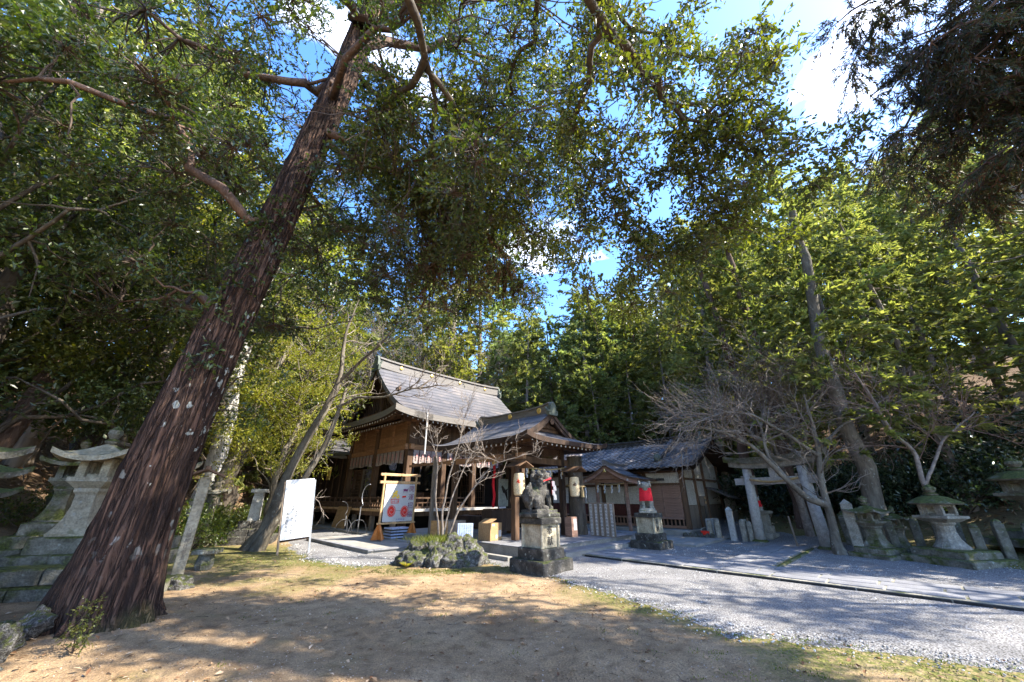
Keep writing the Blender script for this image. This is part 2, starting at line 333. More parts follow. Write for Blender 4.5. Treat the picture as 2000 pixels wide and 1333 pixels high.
gx = smooth_axis(-85, 95, -9, 12, .14, 1.6); gy = smooth_axis(-45, 120, 2.2, 15, .14, 1.6)
X, Y = np.meshgrid(gx, gy); H = terrain(X, Y)
H += .022*fbm(X*2.6, Y*2.6, 2)*((Y < 15) & (H < .6)) + .006*fbm(X*9, Y*9, 4)*((Y < 12) & (H < .6))
nx = len(gx); ii = np.arange((len(gy)-1)*nx).reshape(len(gy)-1, nx)[:, :-1].ravel()
# gravel outline (world metres)
GR = [(13.6,2.4),(9,3.2),(6.6,4.0),(5.13,4.74),(3.9,5.2),(2.83,5.71),(2.4,6.5),(2.03,7.31),(1.3,8.6),(.7,9.75),(-.4,10.9),(-1.1,11.6),(-2.2,11.7),(-2.9,11.2),(-3.3,10.6),(-4.3,10.7),(-5.4,11.6),(-6.3,12.6),(-7.3,14.0),(-9.2,17),(-11,20),(-8,27),(-2,31),(6,26),(11,21),(10.6,17),(11.0,14),(11.3,12),(11.0,10.6),(12.2,8.6),(14.6,7.0),(16,4)]
def dens(poly, step=.12, amp=.10):
    out = []
    for (x0,y0),(x1,y1) in zip(poly, poly[1:]+poly[:1]):
        n = max(1, int(math.hypot(x1-x0,y1-y0)/step))
        for i in range(n):
            t = i/n; x = x0+(x1-x0)*t; y = y0+(y1-y0)*t
            out.append((x+amp*float(fbm(x*2.3,y*2.3,1)), y+amp*float(fbm(x*2.3,y*2.3,9))))
    return out
GRD = np.array(dens(GR, .25, .35))
def inside(px, py, poly=GRD):
    px = np.asarray(px); py = np.asarray(py); c = np.zeros(px.shape, bool); n = len(poly); j = n-1
    for i in range(n):
        xi, yi = poly[i]; xj, yj = poly[j]
        if yi != yj: c ^= ((yi > py) != (yj > py)) & (px < (xj-xi)*(py-yi)/(yj-yi)+xi)
        j = i
    return c
def edge_dist(px, py):
    d = np.full(np.shape(px), 1e9)
    for (x0,y0),(x1,y1) in zip(GRD[::2], np.roll(GRD[::2], -1, 0)):
        dx, dy = x1-x0, y1-y0; t = np.clip(((px-x0)*dx+(py-y0)*dy)/(dx*dx+dy*dy+1e-9), 0, 1)
        d = np.minimum(d, np.hypot(px-x0-t*dx, py-y0-t*dy))
    return d
near = (np.abs(X) < 17) & (Y > -2) & (Y < 32)
sd = np.full(X.shape, 5.); sd[near] = edge_dist(X[near], Y[near]); ins = inside(X, Y)
H = H - np.where(ins, np.clip(sd*.3, 0, .05), 0)
V = np.stack([X.ravel(), Y.ravel(), H.ravel()], 1)
me = npmesh('ground', V, np.stack([ii, ii+1, ii+1+nx, ii+nx], 1), smooth=True)
n1 = fbm(X*.55, Y*.55, 5); n2 = fbm(X*2.2, Y*2.2, 7)
g = lambda cx, cy, sx, sy: np.exp(-((X-cx)/sx)**2-((Y-cy)/sy)**2)
moss = .95*g(-5.9, 11.8, 3.1, 2.3) + .75*g(-8.5, 12.5, 3, 3) + .65*np.exp(-(sd/.5)**2)*(Y < 12.5) + .45*g(3.8, 4.4, 2.6, .8) + .9*g(-2.0, 10.0, 1.6, .7) + .5*g(-5.0,8.6,1.6,1.2) + .4*g(-4.3,7.0,1.5,1.5)
moss = moss + .8*((X > 10.2) & (Y > 7))
moss = np.clip((moss + n1*.95 + n2*.55 - .26)*1.9, 0, 1)
lit = np.clip((terrain(X, Y, False)-.25)/1.2 + n1*.5, 0, 1)
for nm, arr in (('moss', moss), ('litter', lit)):
    at = me.attributes.new(nm, 'FLOAT', 'POINT'); at.data.foreach_set('value', arr.ravel().astype(np.float32))
gm = mat('ground_dirt', [(.18,.117,.064),(.26,.178,.102),(.34,.245,.15)], .9, .95, .85, 42, bdist=.03, coords='Object', detail=10)
nt = gm.node_tree; N = nt.nodes; L = nt.links; b = N['Principled BSDF']; src = b.inputs['Base Color'].links[0].from_socket
def attr(n): x = N.new('ShaderNodeAttribute'); x.attribute_name = n; return x.outputs['Fac']
def noise_ramp(sc, cols, p=(.35,.65)):
    t = N.new('ShaderNodeTexCoord'); n = N.new('ShaderNodeTexNoise'); n.inputs['Scale'].default_value = sc; n.inputs['Detail'].default_value = 7; L.new(t.outputs['Object'], n.inputs['Vector'])
    r = N.new('ShaderNodeValToRGB'); e = r.color_ramp.elements; e[0].position, e[1].position = p; e[0].color = (*cols[0],1); e[1].color = (*cols[-1],1)
    for i in range(1, len(cols)-1): q = e.new(p[0]+(p[1]-p[0])*i/(len(cols)-1)); q.color = (*cols[i],1)
    L.new(n.outputs['Fac'], r.inputs[0]); return r.outputs[0]
def mixc(f, a, c, mode='MIX'):
    x = N.new('ShaderNodeMix'); x.data_type = 'RGBA'; x.blend_type = mode
    if hasattr(f, 'is_linked'): L.new(f, x.inputs[0])
    else: x.inputs[0].default_value = f
    L.new(a, x.inputs[6]); L.new(c, x.inputs[7]); return x.outputs[2]
blot = noise_ramp(5.5, [(.70,.66,.62),(1,1,1),(1.16,1.14,1.08)], (.32,.68)); src = mixc(1., src, blot, 'MULTIPLY'); speck = noise_ramp(130, [(.45,.42,.42),(1,1,1),(1.35,1.35,1.3)], (.30,.66)); c = mixc(1., src, speck, 'MULTIPLY')
mm = N.new('ShaderNodeMath'); mm.operation = 'MULTIPLY'; L.new(attr('moss'), mm.inputs[0]); L.new(noise_ramp(14, [(.35,)*3,(1,)*3], (.38,.55)), mm.inputs[1])
c = mixc(mm.outputs[0], c, noise_ramp(26, [(.045,.052,.010),(.10,.105,.020),(.17,.16,.036)]))
c = mixc(attr('litter'), c, noise_ramp(7, [(.035,.022,.014),(.10,.06,.035),(.18,.115,.07),(.06,.065,.022)], (.3,.7)))
L.new(c, b.inputs['Base Color']); me.materials.append(gm)
go = obj('ground', me); tag(go, kind='structure')

# gravel yard: one sheet a few mm above the ground, with real pebbles on top
gs = .16; ax = np.arange(-11.5, 16.6, gs); ay = np.arange(2.2, 31, gs); GX, GY = np.meshgrid(ax, ay)
iin = inside(GX, GY); ed = np.full(GX.shape, 3.); nr = (GY < 32); ed[nr] = edge_dist(GX[nr], GY[nr])
nz = .15*fbm(GX*2.5, GY*2.5, 3)
zz = terrain(GX, GY) + .006 + np.clip(np.where(iin, ed, -ed)+nz*.7, -.35, .4)*.085 - .012 + .010*fbm(GX*2.2, GY*2.2, 6)
keep = iin | (ed < .45); n = len(ax); idx = np.arange(len(ay)*n).reshape(len(ay), n)
k4 = keep[:-1,:-1] & keep[1:,:-1] & keep[:-1,1:] & keep[1:,1:]
q = idx[:-1,:-1][k4]; used = np.unique(np.concatenate([q, q+1, q+n, q+n+1])); rm = np.full(len(ay)*n, -1); rm[used] = np.arange(len(used))
gravm = mat('gravel', [(.19,.186,.186),(.25,.243,.24),(.31,.30,.295)], 1.2, .9, .9, 85, bdist=.02)
N = gravm.node_tree.nodes; L = gravm.node_tree.links; b = N['Principled BSDF']; src = b.inputs['Base Color'].links[0].from_socket
vo = N.new('ShaderNodeTexVoronoi'); vo.inputs['Scale'].default_value = 48; tcn = N.new('ShaderNodeTexCoord'); L.new(tcn.outputs['Object'], vo.inputs['Vector'])
r = N.new('ShaderNodeValToRGB'); e = r.color_ramp.elements; e[0].color = (1.2,1.2,1.2,1); e[1].color = (.30,.29,.28,1); e[0].position = .25; e[1].position = .75; L.new(vo.outputs['Distance'], r.inputs[0])
L.new(mixc(1., src, r.outputs[0], 'MULTIPLY'), b.inputs['Base Color'])
go2 = obj('gravel_yard', npmesh('gravel_yard', np.stack([GX.ravel(), GY.ravel(), zz.ravel()], 1)[used], rm[np.stack([q, q+1, q+n+1, q+n], 1)], gravm, True)); tag(go2, kind='structure')

def ico_pebbles(name, px, py, pz, size, m):
    """octahedral pebbles, 8 triangles each"""
    n = len(px); base = np.array([(1,0,0),(0,1,0),(-1,0,0),(0,-1,0),(0,0,1),(0,0,-1)], float)
    s = size[:, None, None]*np.stack([RG.uniform(.6,1.3,(n,6)), RG.uniform(.6,1.3,(n,6)), RG.uniform(.4,.9,(n,6))], 2)
    th = RG.uniform(0, 2*PI, n); p = base[None]*s; c, s_ = np.cos(th)[:,None], np.sin(th)[:,None]
    tilt = RG.normal(0, .35, (n,1)); x, y, z = p[...,0], p[...,1], p[...,2]; x, z = x*np.cos(tilt)-z*np.sin(tilt), x*np.sin(tilt)+z*np.cos(tilt)
    V = np.stack([x*c-y*s_+px[:,None], x*s_+y*c+py[:,None], z+pz[:,None]], 2).reshape(-1,3)
    f = np.array([(0,1,4),(1,2,4),(2,3,4),(3,0,4),(1,0,5),(2,1,5),(3,2,5),(0,3,5)]); F = (np.arange(n)[:,None,None]*6+f[None]).reshape(-1,3)
    o = obj(name, npmesh(name, V, F, m)); tag(o, kind='stuff'); return o
pebm = leafmat('pebble', [(.09,.09,.088),(.28,.27,.265),(.42,.41,.40),(.52,.51,.49),(.20,.17,.15)], 0, .85, .3)
n = 60000; u = RG.random(n); py = 3.2+12*u**1.5; px = RG.uniform(-1.0, 1.0, n)*1.5*(py+.5)
a_ = (px+py)*R2; q_ = (py-px)*R2
ok = (inside(px, py) | ((edge_dist(px, py) < .35) & (RG.random(n) < .35))) & ~((a_ > 9.95) & (a_ < 11.6) & (q_ < 7.2)) & ~((a_ > 11) & (q_ > 2.8) & (q_ < 4)) & ~((a_ > 7) & (a_ < 14) & (q_ > 6.0))
px, py = px[ok], py[ok]
ico_pebbles('gravel_stones', px, py, terrain(px, py)+.020, RG.uniform(.006, .0135, len(px))*(1+py*.07), pebm)
# grit on the bare earth
n = 16000; py = 2.6+7.5*RG.random(n)**1.4; px = RG.uniform(-6.2, 5.5, n); ok = ~inside(px, py)
ico_pebbles('earth_grit', px[ok], py[ok], terrain(px[ok], py[ok])+.003, RG.uniform(.003, .009, ok.sum()), leafmat('grit', [(.12,.08,.06),(.25,.17,.12),(.42,.36,.31)], 0, .9, .2))
def leafcards(C, D, Nr, Ln, Wd, fold=.25, hi=False):
    """leaves: C base, D direction, Nr normal, all (n,3)."""
    n = len(C); D = D/np.linalg.norm(D, axis=1, keepdims=True); S = np.cross(D, Nr); S /= np.linalg.norm(S, axis=1, keepdims=True)+1e-9; U = np.cross(S, D)
    Ln = np.broadcast_to(Ln, n)[:,None]; Wd = np.broadcast_to(Wd, n)[:,None]
    if not hi:
        V = np.stack([C, C+D*Ln*.48+S*Wd+U*Wd*fold, C+D*Ln, C+D*Ln*.48-S*Wd+U*Wd*fold], 1)
        f = np.array([(0,1,2),(0,2,3)]); k = 4
    else:
        V = np.stack([C, C+D*Ln*.28+S*Wd*.85+U*Wd*fold, C+D*Ln*.66+S*Wd*.75+U*Wd*fold*.6-U*Ln*.04, C+D*Ln-U*Ln*.13, C+D*Ln*.66-S*Wd*.75+U*Wd*fold*.6-U*Ln*.04, C+D*Ln*.28-S*Wd*.85+U*Wd*fold], 1)
        f = np.array([(0,1,2,3),(0,3,4,5)]); k = 6
    return V.reshape(-1,3), (np.arange(n)[:,None,None]*k+f[None]).reshape(-1, f.shape[1])
def rdir(n, up=0.):
    v = RG.normal(0, 1, (n,3)); v /= np.linalg.norm(v, axis=1, keepdims=True); v[:,2] += up; return v
n = 2600; py = 2.6+12*RG.random(n)**1.3; px = RG.uniform(-9, 8, n)
keepp = ~(inside(px, py) & (RG.random(n) < .75)); px, py = px[keepp], py[keepp]; n = len(px)
d = rdir(n); d[:,2] *= .2; nn = RG.normal(0,.35,(n,3)); nn[:,2] = 1
V, F = leafcards(np.stack([px, py, terrain(px, py)+.014], 1), d, nn, RG.uniform(.04,.09,n), RG.uniform(.010,.022,n), .5)
tag(obj('fallen_leaves', npmesh('fallen_leaves', V, F, MT['dead_leaf'])), kind='stuff')
# deep litter on the banks
n = 26000; px = RG.uniform(-40, 34, n); py = RG.uniform(3, 48, n); h = terrain(px, py, False); ok = h > .35; px, py = px[ok], py[ok]; n = len(px)
d = rdir(n); nn = RG.normal(0,.5,(n,3)); nn[:,2] = 1
V, F = leafcards(np.stack([px, py, terrain(px, py)+.03], 1), d, nn, RG.uniform(.10,.26,n), RG.uniform(.03,.08,n), .5)
tag(obj('bank_leaf_litter', npmesh('bank_leaf_litter', V, F, MT['dead_leaf'])), kind='stuff')
# grass tufts along gravel edge and in the earth
def tufts(name, cx, cy, nb, hgt, spread):
    n = len(cx)*nb; bx = np.repeat(cx, nb)+RG.normal(0, spread, n); by = np.repeat(cy, nb)+RG.normal(0, spread, n)
    d = RG.normal(0,.55,(n,3)); d[:,2] = 1; V, F = leafcards(np.stack([bx, by, terrain(bx, by)-.005], 1), d, rdir(n), RG.uniform(.4,1,n)*hgt, .004+.05*hgt*RG.random(n), .1)
    return tag(obj(name, npmesh(name, V, F, MT['grass'])), kind='stuff')
E_ = np.array(dens(GR[1:22], .035, .35)); sel = (RG.random(len(E_)) < .62) & (E_[:,1] < 13); ex = E_[sel,0]+RG.normal(0,.13,sel.sum()); ey = E_[sel,1]+RG.normal(0,.13,sel.sum())
tufts('edge_grass', ex, ey, 14, .035, .035)
cx = np.concatenate([RG.uniform(2.0,5.5,90), RG.normal(-6,1.8,220), RG.normal(-2.0,.9,260), RG.uniform(-4,2,40)]); cy = np.concatenate([RG.uniform(3.4,5.2,90), RG.normal(11.6,1.1,220), RG.normal(9.95,.22,260), RG.uniform(4,9,40)])
tufts('moss_grass', cx, cy, 16, .035, .05)

# ---------------- paved approach, side path, platform and steps ----------------
def slab_field(rects, z0, z1, name, parent, m, gap=.012, c=.008):
    for a0, a1, q0, q1 in rects:
        mb = MB(); mb.bbox(-(a1-a0)/2+gap, (a1-a0)/2-gap, -(q1-q0)/2+gap, (q1-q0)/2-gap, 0, z1-z0+random.uniform(-.004,.004), c)
        obj(name, mb.mesh(name, m), parent, ((a0+a1)/2, (q0+q1)/2, z0), (random.uniform(-.003,.003), random.uniform(-.003,.003), 0))
pave = MB(); pave.box(10.02, 11.55, -9.5, 7.18, -.1, .078); pv = pave.build('paved_path', MT['stone'], None, rz=PI/4); tag(pv, kind='structure')
rects = []; q0 = 7.16; 
widths = [.42,.34,.40,.37]
for ci in range(3):
    a0 = 10.12+[0,.46,.92][ci]; a1 = 10.12+[.46,.92,1.38][ci]; q = 7.16-ci*.35
    if q < 7.16: rects.append((a0, a1, q, 7.16))
    while q > -9: l = random.uniform(.8,1.15); rects.append((a0, a1, q-l, q)); q -= l
slab_field(rects, .04, .09, 'paving_slab', pv, MT['slab'], .02)
for k in range(14):
    mb = MB(); mb.bbox(-.04,.04,-.58,.58,0,.115,.008); obj('kerb_stone', mb.mesh('kerb_stone', MT['kerb_shade']), pv, (10.05, 6.5-k*1.18, -.045))  # dark strips that paint in the shade along the slab fronts
pave = MB(); pave.box(11.62, 17.4, 2.82, 3.93, -.1, .068); pv2 = pave.build('side_path', MT['stone'], None, rz=PI/4); tag(pv2, kind='structure')
rects = []
for ci in range(2):
    a = 11.63
    while a < 16.9: l = random.uniform(.75,1.05); rects.append((a, a+l, 2.84+ci*.54, 3.38+ci*.54)); a += l
slab_field(rects, .03, .08, 'paving_slab', pv2, MT['slab'], .02)
for k in range(4):
    mb = MB(); mb.bbox(-.6,.6,-.06,.06,0,.12,.03); obj('kerb_stone', mb.mesh('kerb_stone', MT['stone_mossy']), pv2, (12.3+k*1.25, 2.74, -.05))
mb = MB(); mb.box(8.45, 14.2, 7.75, 16.0, -.1, .285); pl = mb.build('stone_platform', MT['concrete'], None, rz=PI/4); tag(pl, kind='structure')
rects = [(8.4+i*.95+(.0), 8.4+(i+1)*.95, 7.7+j*1.2, 8.9+j*1.2) for i in range(6) for j in range(4)]
slab_field(rects, .285, .315, 'platform_slab', pl, MT['slab'], .006)
mb = MB(); mb.box(9.3, 13.5, 7.2, 7.68, -.05, .15); st = mb.build('stone_step', MT['concrete'], None, rz=PI/4); tag(st, kind='structure')
for k in range(3): 
    mb = MB(); mb.bbox(-.69,.69,-.24,.25,0,.035,.01); obj('step_slab', mb.mesh('step_slab', MT['slab']), st, (10.0+k*1.4, 7.43, .15))
for k in range(5):
    mb = MB(); mb.bbox(-.09,.09,-.68,.68,-.05,.12,.01); o = obj('drain_kerb', mb.mesh('drain_kerb', MT['concrete']), None, W(7.95, 8.7+k*1.4), (0,0,PI/4)); tag(o, kind='structure')
# flagstone terrace in front of the hall (banner stands on it)
mb = MB(); mb.box(5.85, 8.3, 11.9, 17.2, -.1, .10); te = mb.build('hall_terrace', MT['concrete'], None, rz=PI/4); tag(te, kind='structure')
for (a0,a1,q0,q1) in [(5.82,6.0,11.85,13.6),(5.82,6.0,13.62,15.4),(5.82,6.0,15.42,17.2),(6.02,7.2,11.85,12.05),(7.22,8.3,11.85,12.05)]:
    mb = MB(); mb.bbox(a0,a1,q0,q1,.10,.135,.008); mb.build('kerb_stone', MT['slab'], te)
mb = MB(); mb.box(8.3, 21.5, 16.1, 27.5, -.1, .12); hb = mb.build('hall_footing', MT['concrete'], None, rz=PI/4); tag(hb, kind='structure')
mb = MB(); mb.box(14.3, 22.4, 5.6, 16.0, -.1, .10); hb = mb.build('annex_footing', MT['concrete'], None, rz=PI/4); tag(hb, kind='structure')
# ---------------- shrine buildings. local frame: x = a (back-right), y = q (back-left), turned 45 degrees ----------------
def roof_fn(ac, hw, q0, q1, ze, zr, sk, lift=.3, k=.6):
    """eave rectangle; ridge along q. skirt depth sk at q0 (front) and, when sk1, at q1"""
    def prof(d): t = max(0., min(1., d/hw)); return ze + (zr-ze)*((1-k)*t + k*t*t)
    def z(a, q, front, back):
        du = hw-abs(a-ac); d = du
        if front: d = min(d, q-q0)
        if back: d = min(d, q1-q)
        cu = min(1, abs(a-ac)/hw); cw = min(1, abs(q-(q0+q1)/2)/((q1-q0)/2))
        return prof(d) + lift*cu**5*cw**7
    return z
def roof_sheet(fn, a0, a1, q0, q1, na, nq, t, drop=0.):
    """closed slab following fn, thickness t. material 0 top, 1 rim+underside"""
    mb = MB(); f = lambda dz: (lambda u, v: (a0+(a1-a0)*u, q0+(q1-q0)*v, fn(a0+(a1-a0)*u, q0+(q1-q0)*v)-drop-dz))
    mb.grid(f(0), na, nq, 0); mb.grid(f(t), na, nq, 2, True); n = (na+1)*(nq+1); w = na+1
    b = [i for i in range(w)] + [j*w+na for j in range(1, nq+1)] + [nq*w+i for i in range(na-1, -1, -1)] + [j*w for j in range(nq-1, 0, -1)]
    for i, k in enumerate(b): k2 = b[(i+1) % len(b)]; mb.f.append((k, n+k, n+k2, k2)); mb.m.append(1)
    return mb
RM = [MT['copper'], MT['copper_edge'], MT['wood_dark']]
def irimoya(parent, ac, hw, q0, q1, ze, zr, sk0, sk1, verge, t, lift, swap=False, seg=28, edgem=None):
    """hip-and-gable roof. swap: ridge runs along a instead of q"""
    z = roof_fn(ac, hw, q0, q1, ze, zr, 0, lift)
    RMx = [MT['copper'], edgem or MT['copper_edge'], MT['wood_dark']]
    g0 = q0+sk0 if sk0 else q0; g1 = q1-sk1 if sk1 else q1
    top = lambda a, q: z(a, q, False, False)
    def T(mb):
        if swap: mb.v = [(y, x, zz) for x, y, zz in mb.v]; mb.f = [f[::-1] for f in mb.f]
        return mb
    out = []
    out.append(T(roof_sheet(top, ac-hw, ac+hw, g0-(.0 if sk0 else 0), g1, seg, seg, t)).build('roof', RMx, parent))
    if sk0: T(roof_sheet(lambda a, q: z(a, q, True, False), ac-hw, ac+hw, q0, g0+verge, seg, 8, t, .012)).build('skirt_roof', RMx, parent)
    if sk1: T(roof_sheet(lambda a, q: z(a, q, False, True), ac-hw, ac+hw, g1-verge, q1, seg, 8, t, .012)).build('skirt_roof', RMx, parent)
    return z
def rafters(parent, p0, p1, inward, zf, n, length=1.5, w=.07, h=.09, rise=.28, down=.14):
    """rafters below an eave from p0 to p1 (a,q), each pointing inward, with white painted ends"""
    mb = MB(); d = Vector((inward[0], inward[1], 0)); e = d*length+Vector((0,0,length*rise))
    mb.beam(d*.012, e, w, h, 0); mb.beam(d*(-.004), d*.012, w*1.04, h*1.04, 1)
    me = mb.mesh('rafter', [MT['wood_old'], MT['cloth']])
    for i in range(n):
        t = (i+.5)/n; a = p0[0]+(p1[0]-p0[0])*t; q = p0[1]+(p1[1]-p0[1])*t
        e_ = math.hypot(p1[0]-p0[0], p1[1]-p0[1]); s_ = min(1., (min(t, 1-t)*e_+.12)/length); obj('rafter', me, parent, (a, q, zf(a, q)-down), sc=(s_ if inward[0] else 1, s_ if inward[1] else 1, max(s_, .45)))
def ridge_cap(parent, p0, p1, z0, h, w, m, crests=(), crest_side=None, end=True, fn=None):
    mb = MB(); n = 14
    P0 = Vector((p0[0], p0[1], 0)); P1 = Vector((p1[0], p1[1], 0)); d = (P1-P0).normalized(); s = Vector((-d.y, d.x, 0))
    for (ww, za, zb) in ((w, z0-.15, z0+h*.62), (w*.8, z0+h*.62, z0+h*.72), (w*1.35, z0+h*.72, z0+h*.86), (w*.9, z0+h*.86, z0+h)):
        pts = []
        for i in range(n+1):
            t = i/n; c = P0+(P1-P0)*t; up = .12*abs(2*t-1)**4
            pts += [c-s*ww/2+Vector((0,0,za+up)), c+s*ww/2+Vector((0,0,za+up)), c+s*ww/2+Vector((0,0,zb+up)), c-s*ww/2+Vector((0,0,zb+up))]
        k = len(mb.v); mb.v += [tuple(p) for p in pts]
        for i in range(n):
            for j in range(4): mb.f.append((k+i*4+j, k+i*4+(j+1)%4, k+i*4+4+(j+1)%4, k+i*4+4+j)); mb.m.append(0)
        mb.f += [(k+3,k+2,k+1,k), (k+n*4,k+n*4+1,k+n*4+2,k+n*4+3)]; mb.m += [0,0]
    o = mb.build('ridge', [m], parent)
    for t in crests:
        c = P0+(P1-P0)*t
        for sg in (-1, 1):
            q = MB(); q.lathe([(.0,-.02),(.10,-.02),(.115,0),(.10,.02),(.05,.035),(0,.035)], 14)
            e = obj('crest', q.mesh('crest', MT['gold']), o, tuple(c+s*sg*(w/2+.02)+Vector((0,0,z0+h*.36))), (PI/2*0, 0, 0))
            e.rotation_mode = 'QUATERNION'; e.rotation_quaternion = (s*sg).to_track_quat('Z', 'Y')
    if end:
        for P_, dd in ((P0, -1), (P1, 1)):
            q = MB(); M = Matrix.Translation(P_+d*dd*.06+Vector((0,0,z0))) @ Matrix.Rotation(math.atan2(d.y, d.x), 4, 'Z')
            prof = [(-.34,-.25),(-.38,0),(-.24,.12),(-.22,.4),(-.12,.58),(0,.66),(.12,.58),(.22,.4),(.24,.12),(.38,0),(.34,-.25)]
            vs = [M @ Vector((x, y*(w/.34), zz*h/.45)) for x in (-.07,.07) for y, zz in prof]; k = len(prof)
            q.add(vs, [tuple(range(k-1,-1,-1)), tuple(range(k,2*k))]+[(i,(i+1)%k,k+(i+1)%k,k+i) for i in range(k)])
            e = q.build('ridge_end_ornament', MT['verdigris'], parent)
            for yy in (-.26,.26): r = MB(); r.tube([M @ Vector((-.1, yy*(w/.34), .0)), M @ Vector((.1, yy*(w/.34), .12*h/.45)), M @ Vector((.16, yy*(w/.34), .3*h/.45))], .05, 6); r.build('scroll', MT['verdigris'], e)
    return o
def bargeboards(parent, z, ac, hw, qv, dq, t, depth, m, amax, swap=False):
    """curved boards following the verge"""
    for sg in (-1, 1):
        mb = MB(); n = 16; vs = []
        for i in range(n+1):
            a = ac + sg*amax*i/n; zz = z(a, qv, False, False)-t*.8; dd = depth*(1+.25*(i/n)**3)
            for q_, z_ in ((qv, zz), (qv+dq, zz), (qv+dq, zz-dd), (qv, zz-dd)): vs.append((q_, a, z_) if swap else (a, q_, z_))
        fs = [(i*4+j, i*4+(j+1)%4, i*4+4+(j+1)%4, i*4+4+j) for i in range(n) for j in range(4)] + [(0,1,2,3), (n*4+3,n*4+2,n*4+1,n*4)]
        mb.add(vs, fs); mb.build('bargeboard', m, parent)
def post(parent, a, q, z0, z1, w=.26, m=None, base=True, name='post'):
    mb = MB(); mb.bbox(-w/2, w/2, -w/2, w/2, 0, z1-z0, .015); o = mb.build(name, m or MT['wood_old'], parent, (a, q, z0))
    if base: b = MB(); b.bbox(-w*.8, w*.8, -w*.8, w*.8, -.09, .0, .02); b.build('post_base', MT['stone_clean'], o)
    return o
def bx(parent, name, a0, a1, q0, q1, z0, z1, m, c=.008):
    mb = MB(); mb.bbox(-(a1-a0)/2, (a1-a0)/2, -(q1-q0)/2, (q1-q0)/2, 0, z1-z0, c); return mb.build(name, m, parent, ((a0+a1)/2, (q0+q1)/2, z0))
def textmesh(s, size, m, name='lettering', depth=.002, vertical=True, align='CENTER', space=1.0):
    cu = bpy.data.curves.new('txt', 'FONT'); cu.body = '\n'.join(s) if vertical else s; cu.size = size; cu.extrude = depth; cu.align_x = align; cu.space_line = .78*space; cu.resolution_u = 2
    o = bpy.data.objects.new('txt', cu); COL.objects.link(o); dg = bpy.context.evaluated_depsgraph_get(); dg.update()
    me = bpy.data.meshes.new_from_object(o.evaluated_get(dg)); COL.objects.unlink(o); bpy.data.objects.remove(o); me.materials.clear(); me.materials.append(m); me.name = name; return me

# ======== main worship hall ========
hall = empty('worship_hall', (0,0,0), PI/4, 'large timber shrine hall with a sweeping blue grey copper roof and curtained open bays', 'shrine hall')
A0, A1, Q0, Q1, DK = 10.1, 18.4, 17.5, 24.5, 1.06
zr = irimoya(hall, 21.0, 5.0, 8.3, 20.3, 5.42, 9.0, 1.0, 1.0, 1.1, .30, .28, swap=True, seg=30)   # here 'a' of the helper is q
zh = lambda a, q: zr(q, a, True, True)
ridge_cap(hall, (9.35, 21), (19.25, 21), 8.92, .50, .42, MT['copper_edge'], (.15,.38,.62,.86))
# gable triangle of the hall
bargeboards(hall, zr, 21, 5, 9.36, .09, .30, .34, MT['wood_old'], 3.9, swap=True)
mb = MB(); n = 14
for i in range(n):
    q0 = 17.6+6.8*i/n; q1 = 17.6+6.8*(i+1)/n; zt0 = zr(q0, 10, False, False)-.3; zt1 = zr(q1, 10, False, False)-.3
    mb.add([(10.05,q0,5.5),(10.05,q1,5.5),(10.05,q1,zt1),(10.05,q0,zt0)], [(0,1,2,3)])
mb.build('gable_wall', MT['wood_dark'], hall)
for i in range(26):
    q = 17.9+6.2*(i+.5)/26; zt = zr(q, 10, False, False)-.35
    if zt > 6.1: bx(hall, 'gable_slat', 9.98, 10.03, q-.04, q+.04, 6.05, zt, MT['wood_old'])
bx(hall, 'gable_beam', 9.86, 10.04, 18.25, 23.75, 5.98, 6.20, MT['wood_h']); bx(hall, 'gable_beam', 9.9, 10.04, 19, 23, 7.2, 7.4, MT['wood_old'])
bx(hall, 'gable_strut', 9.88, 10.04, 20.9, 21.1, 6.22, 8.5, MT['wood_old'])
mb = MB(); mb.lathe([(0,-.03),(.2,-.03),(.24,0),(.2,.03),(0,.03)], 6); o = mb.build('gable_pendant', MT['wood_old'], hall, (9.33, 21, 8.15)); o.rotation_euler = (0, PI/2, 0)
# rafters along left and front eaves
rafters(hall, (8.42, 16.1), (8.42, 25.8), (1,0), lambda a,q: zh(8.32,q)-.3, 34, 1.7, rise=.30, down=.07)
rafters(hall, (8.6, 16.12), (20.2, 16.12), (0,1), lambda a,q: zh(a,16.02)-.3, 40, 1.6, rise=.30, down=.07)
rafters(hall, (8.95, 16.6), (8.95, 25.4), (1,0), lambda a,q: zh(8.32,21)-.3, 30, 1.2, rise=.34, down=.16)
# walls: corner and bay posts
LQ = [17.5, 20.95, 24.4]; FA = [10.1, 12.2, 14.3, 16.4, 18.4]
for q in LQ: post(hall, 10.1, q, .12, 5.2, .30)
for a in FA[1:]: post(hall, a, 17.5, .12, 5.2, .28)
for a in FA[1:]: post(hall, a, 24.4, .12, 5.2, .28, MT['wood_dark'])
post(hall, 14.3, 20.95, 1.0, 5.2, .28, MT['wood_dark'])
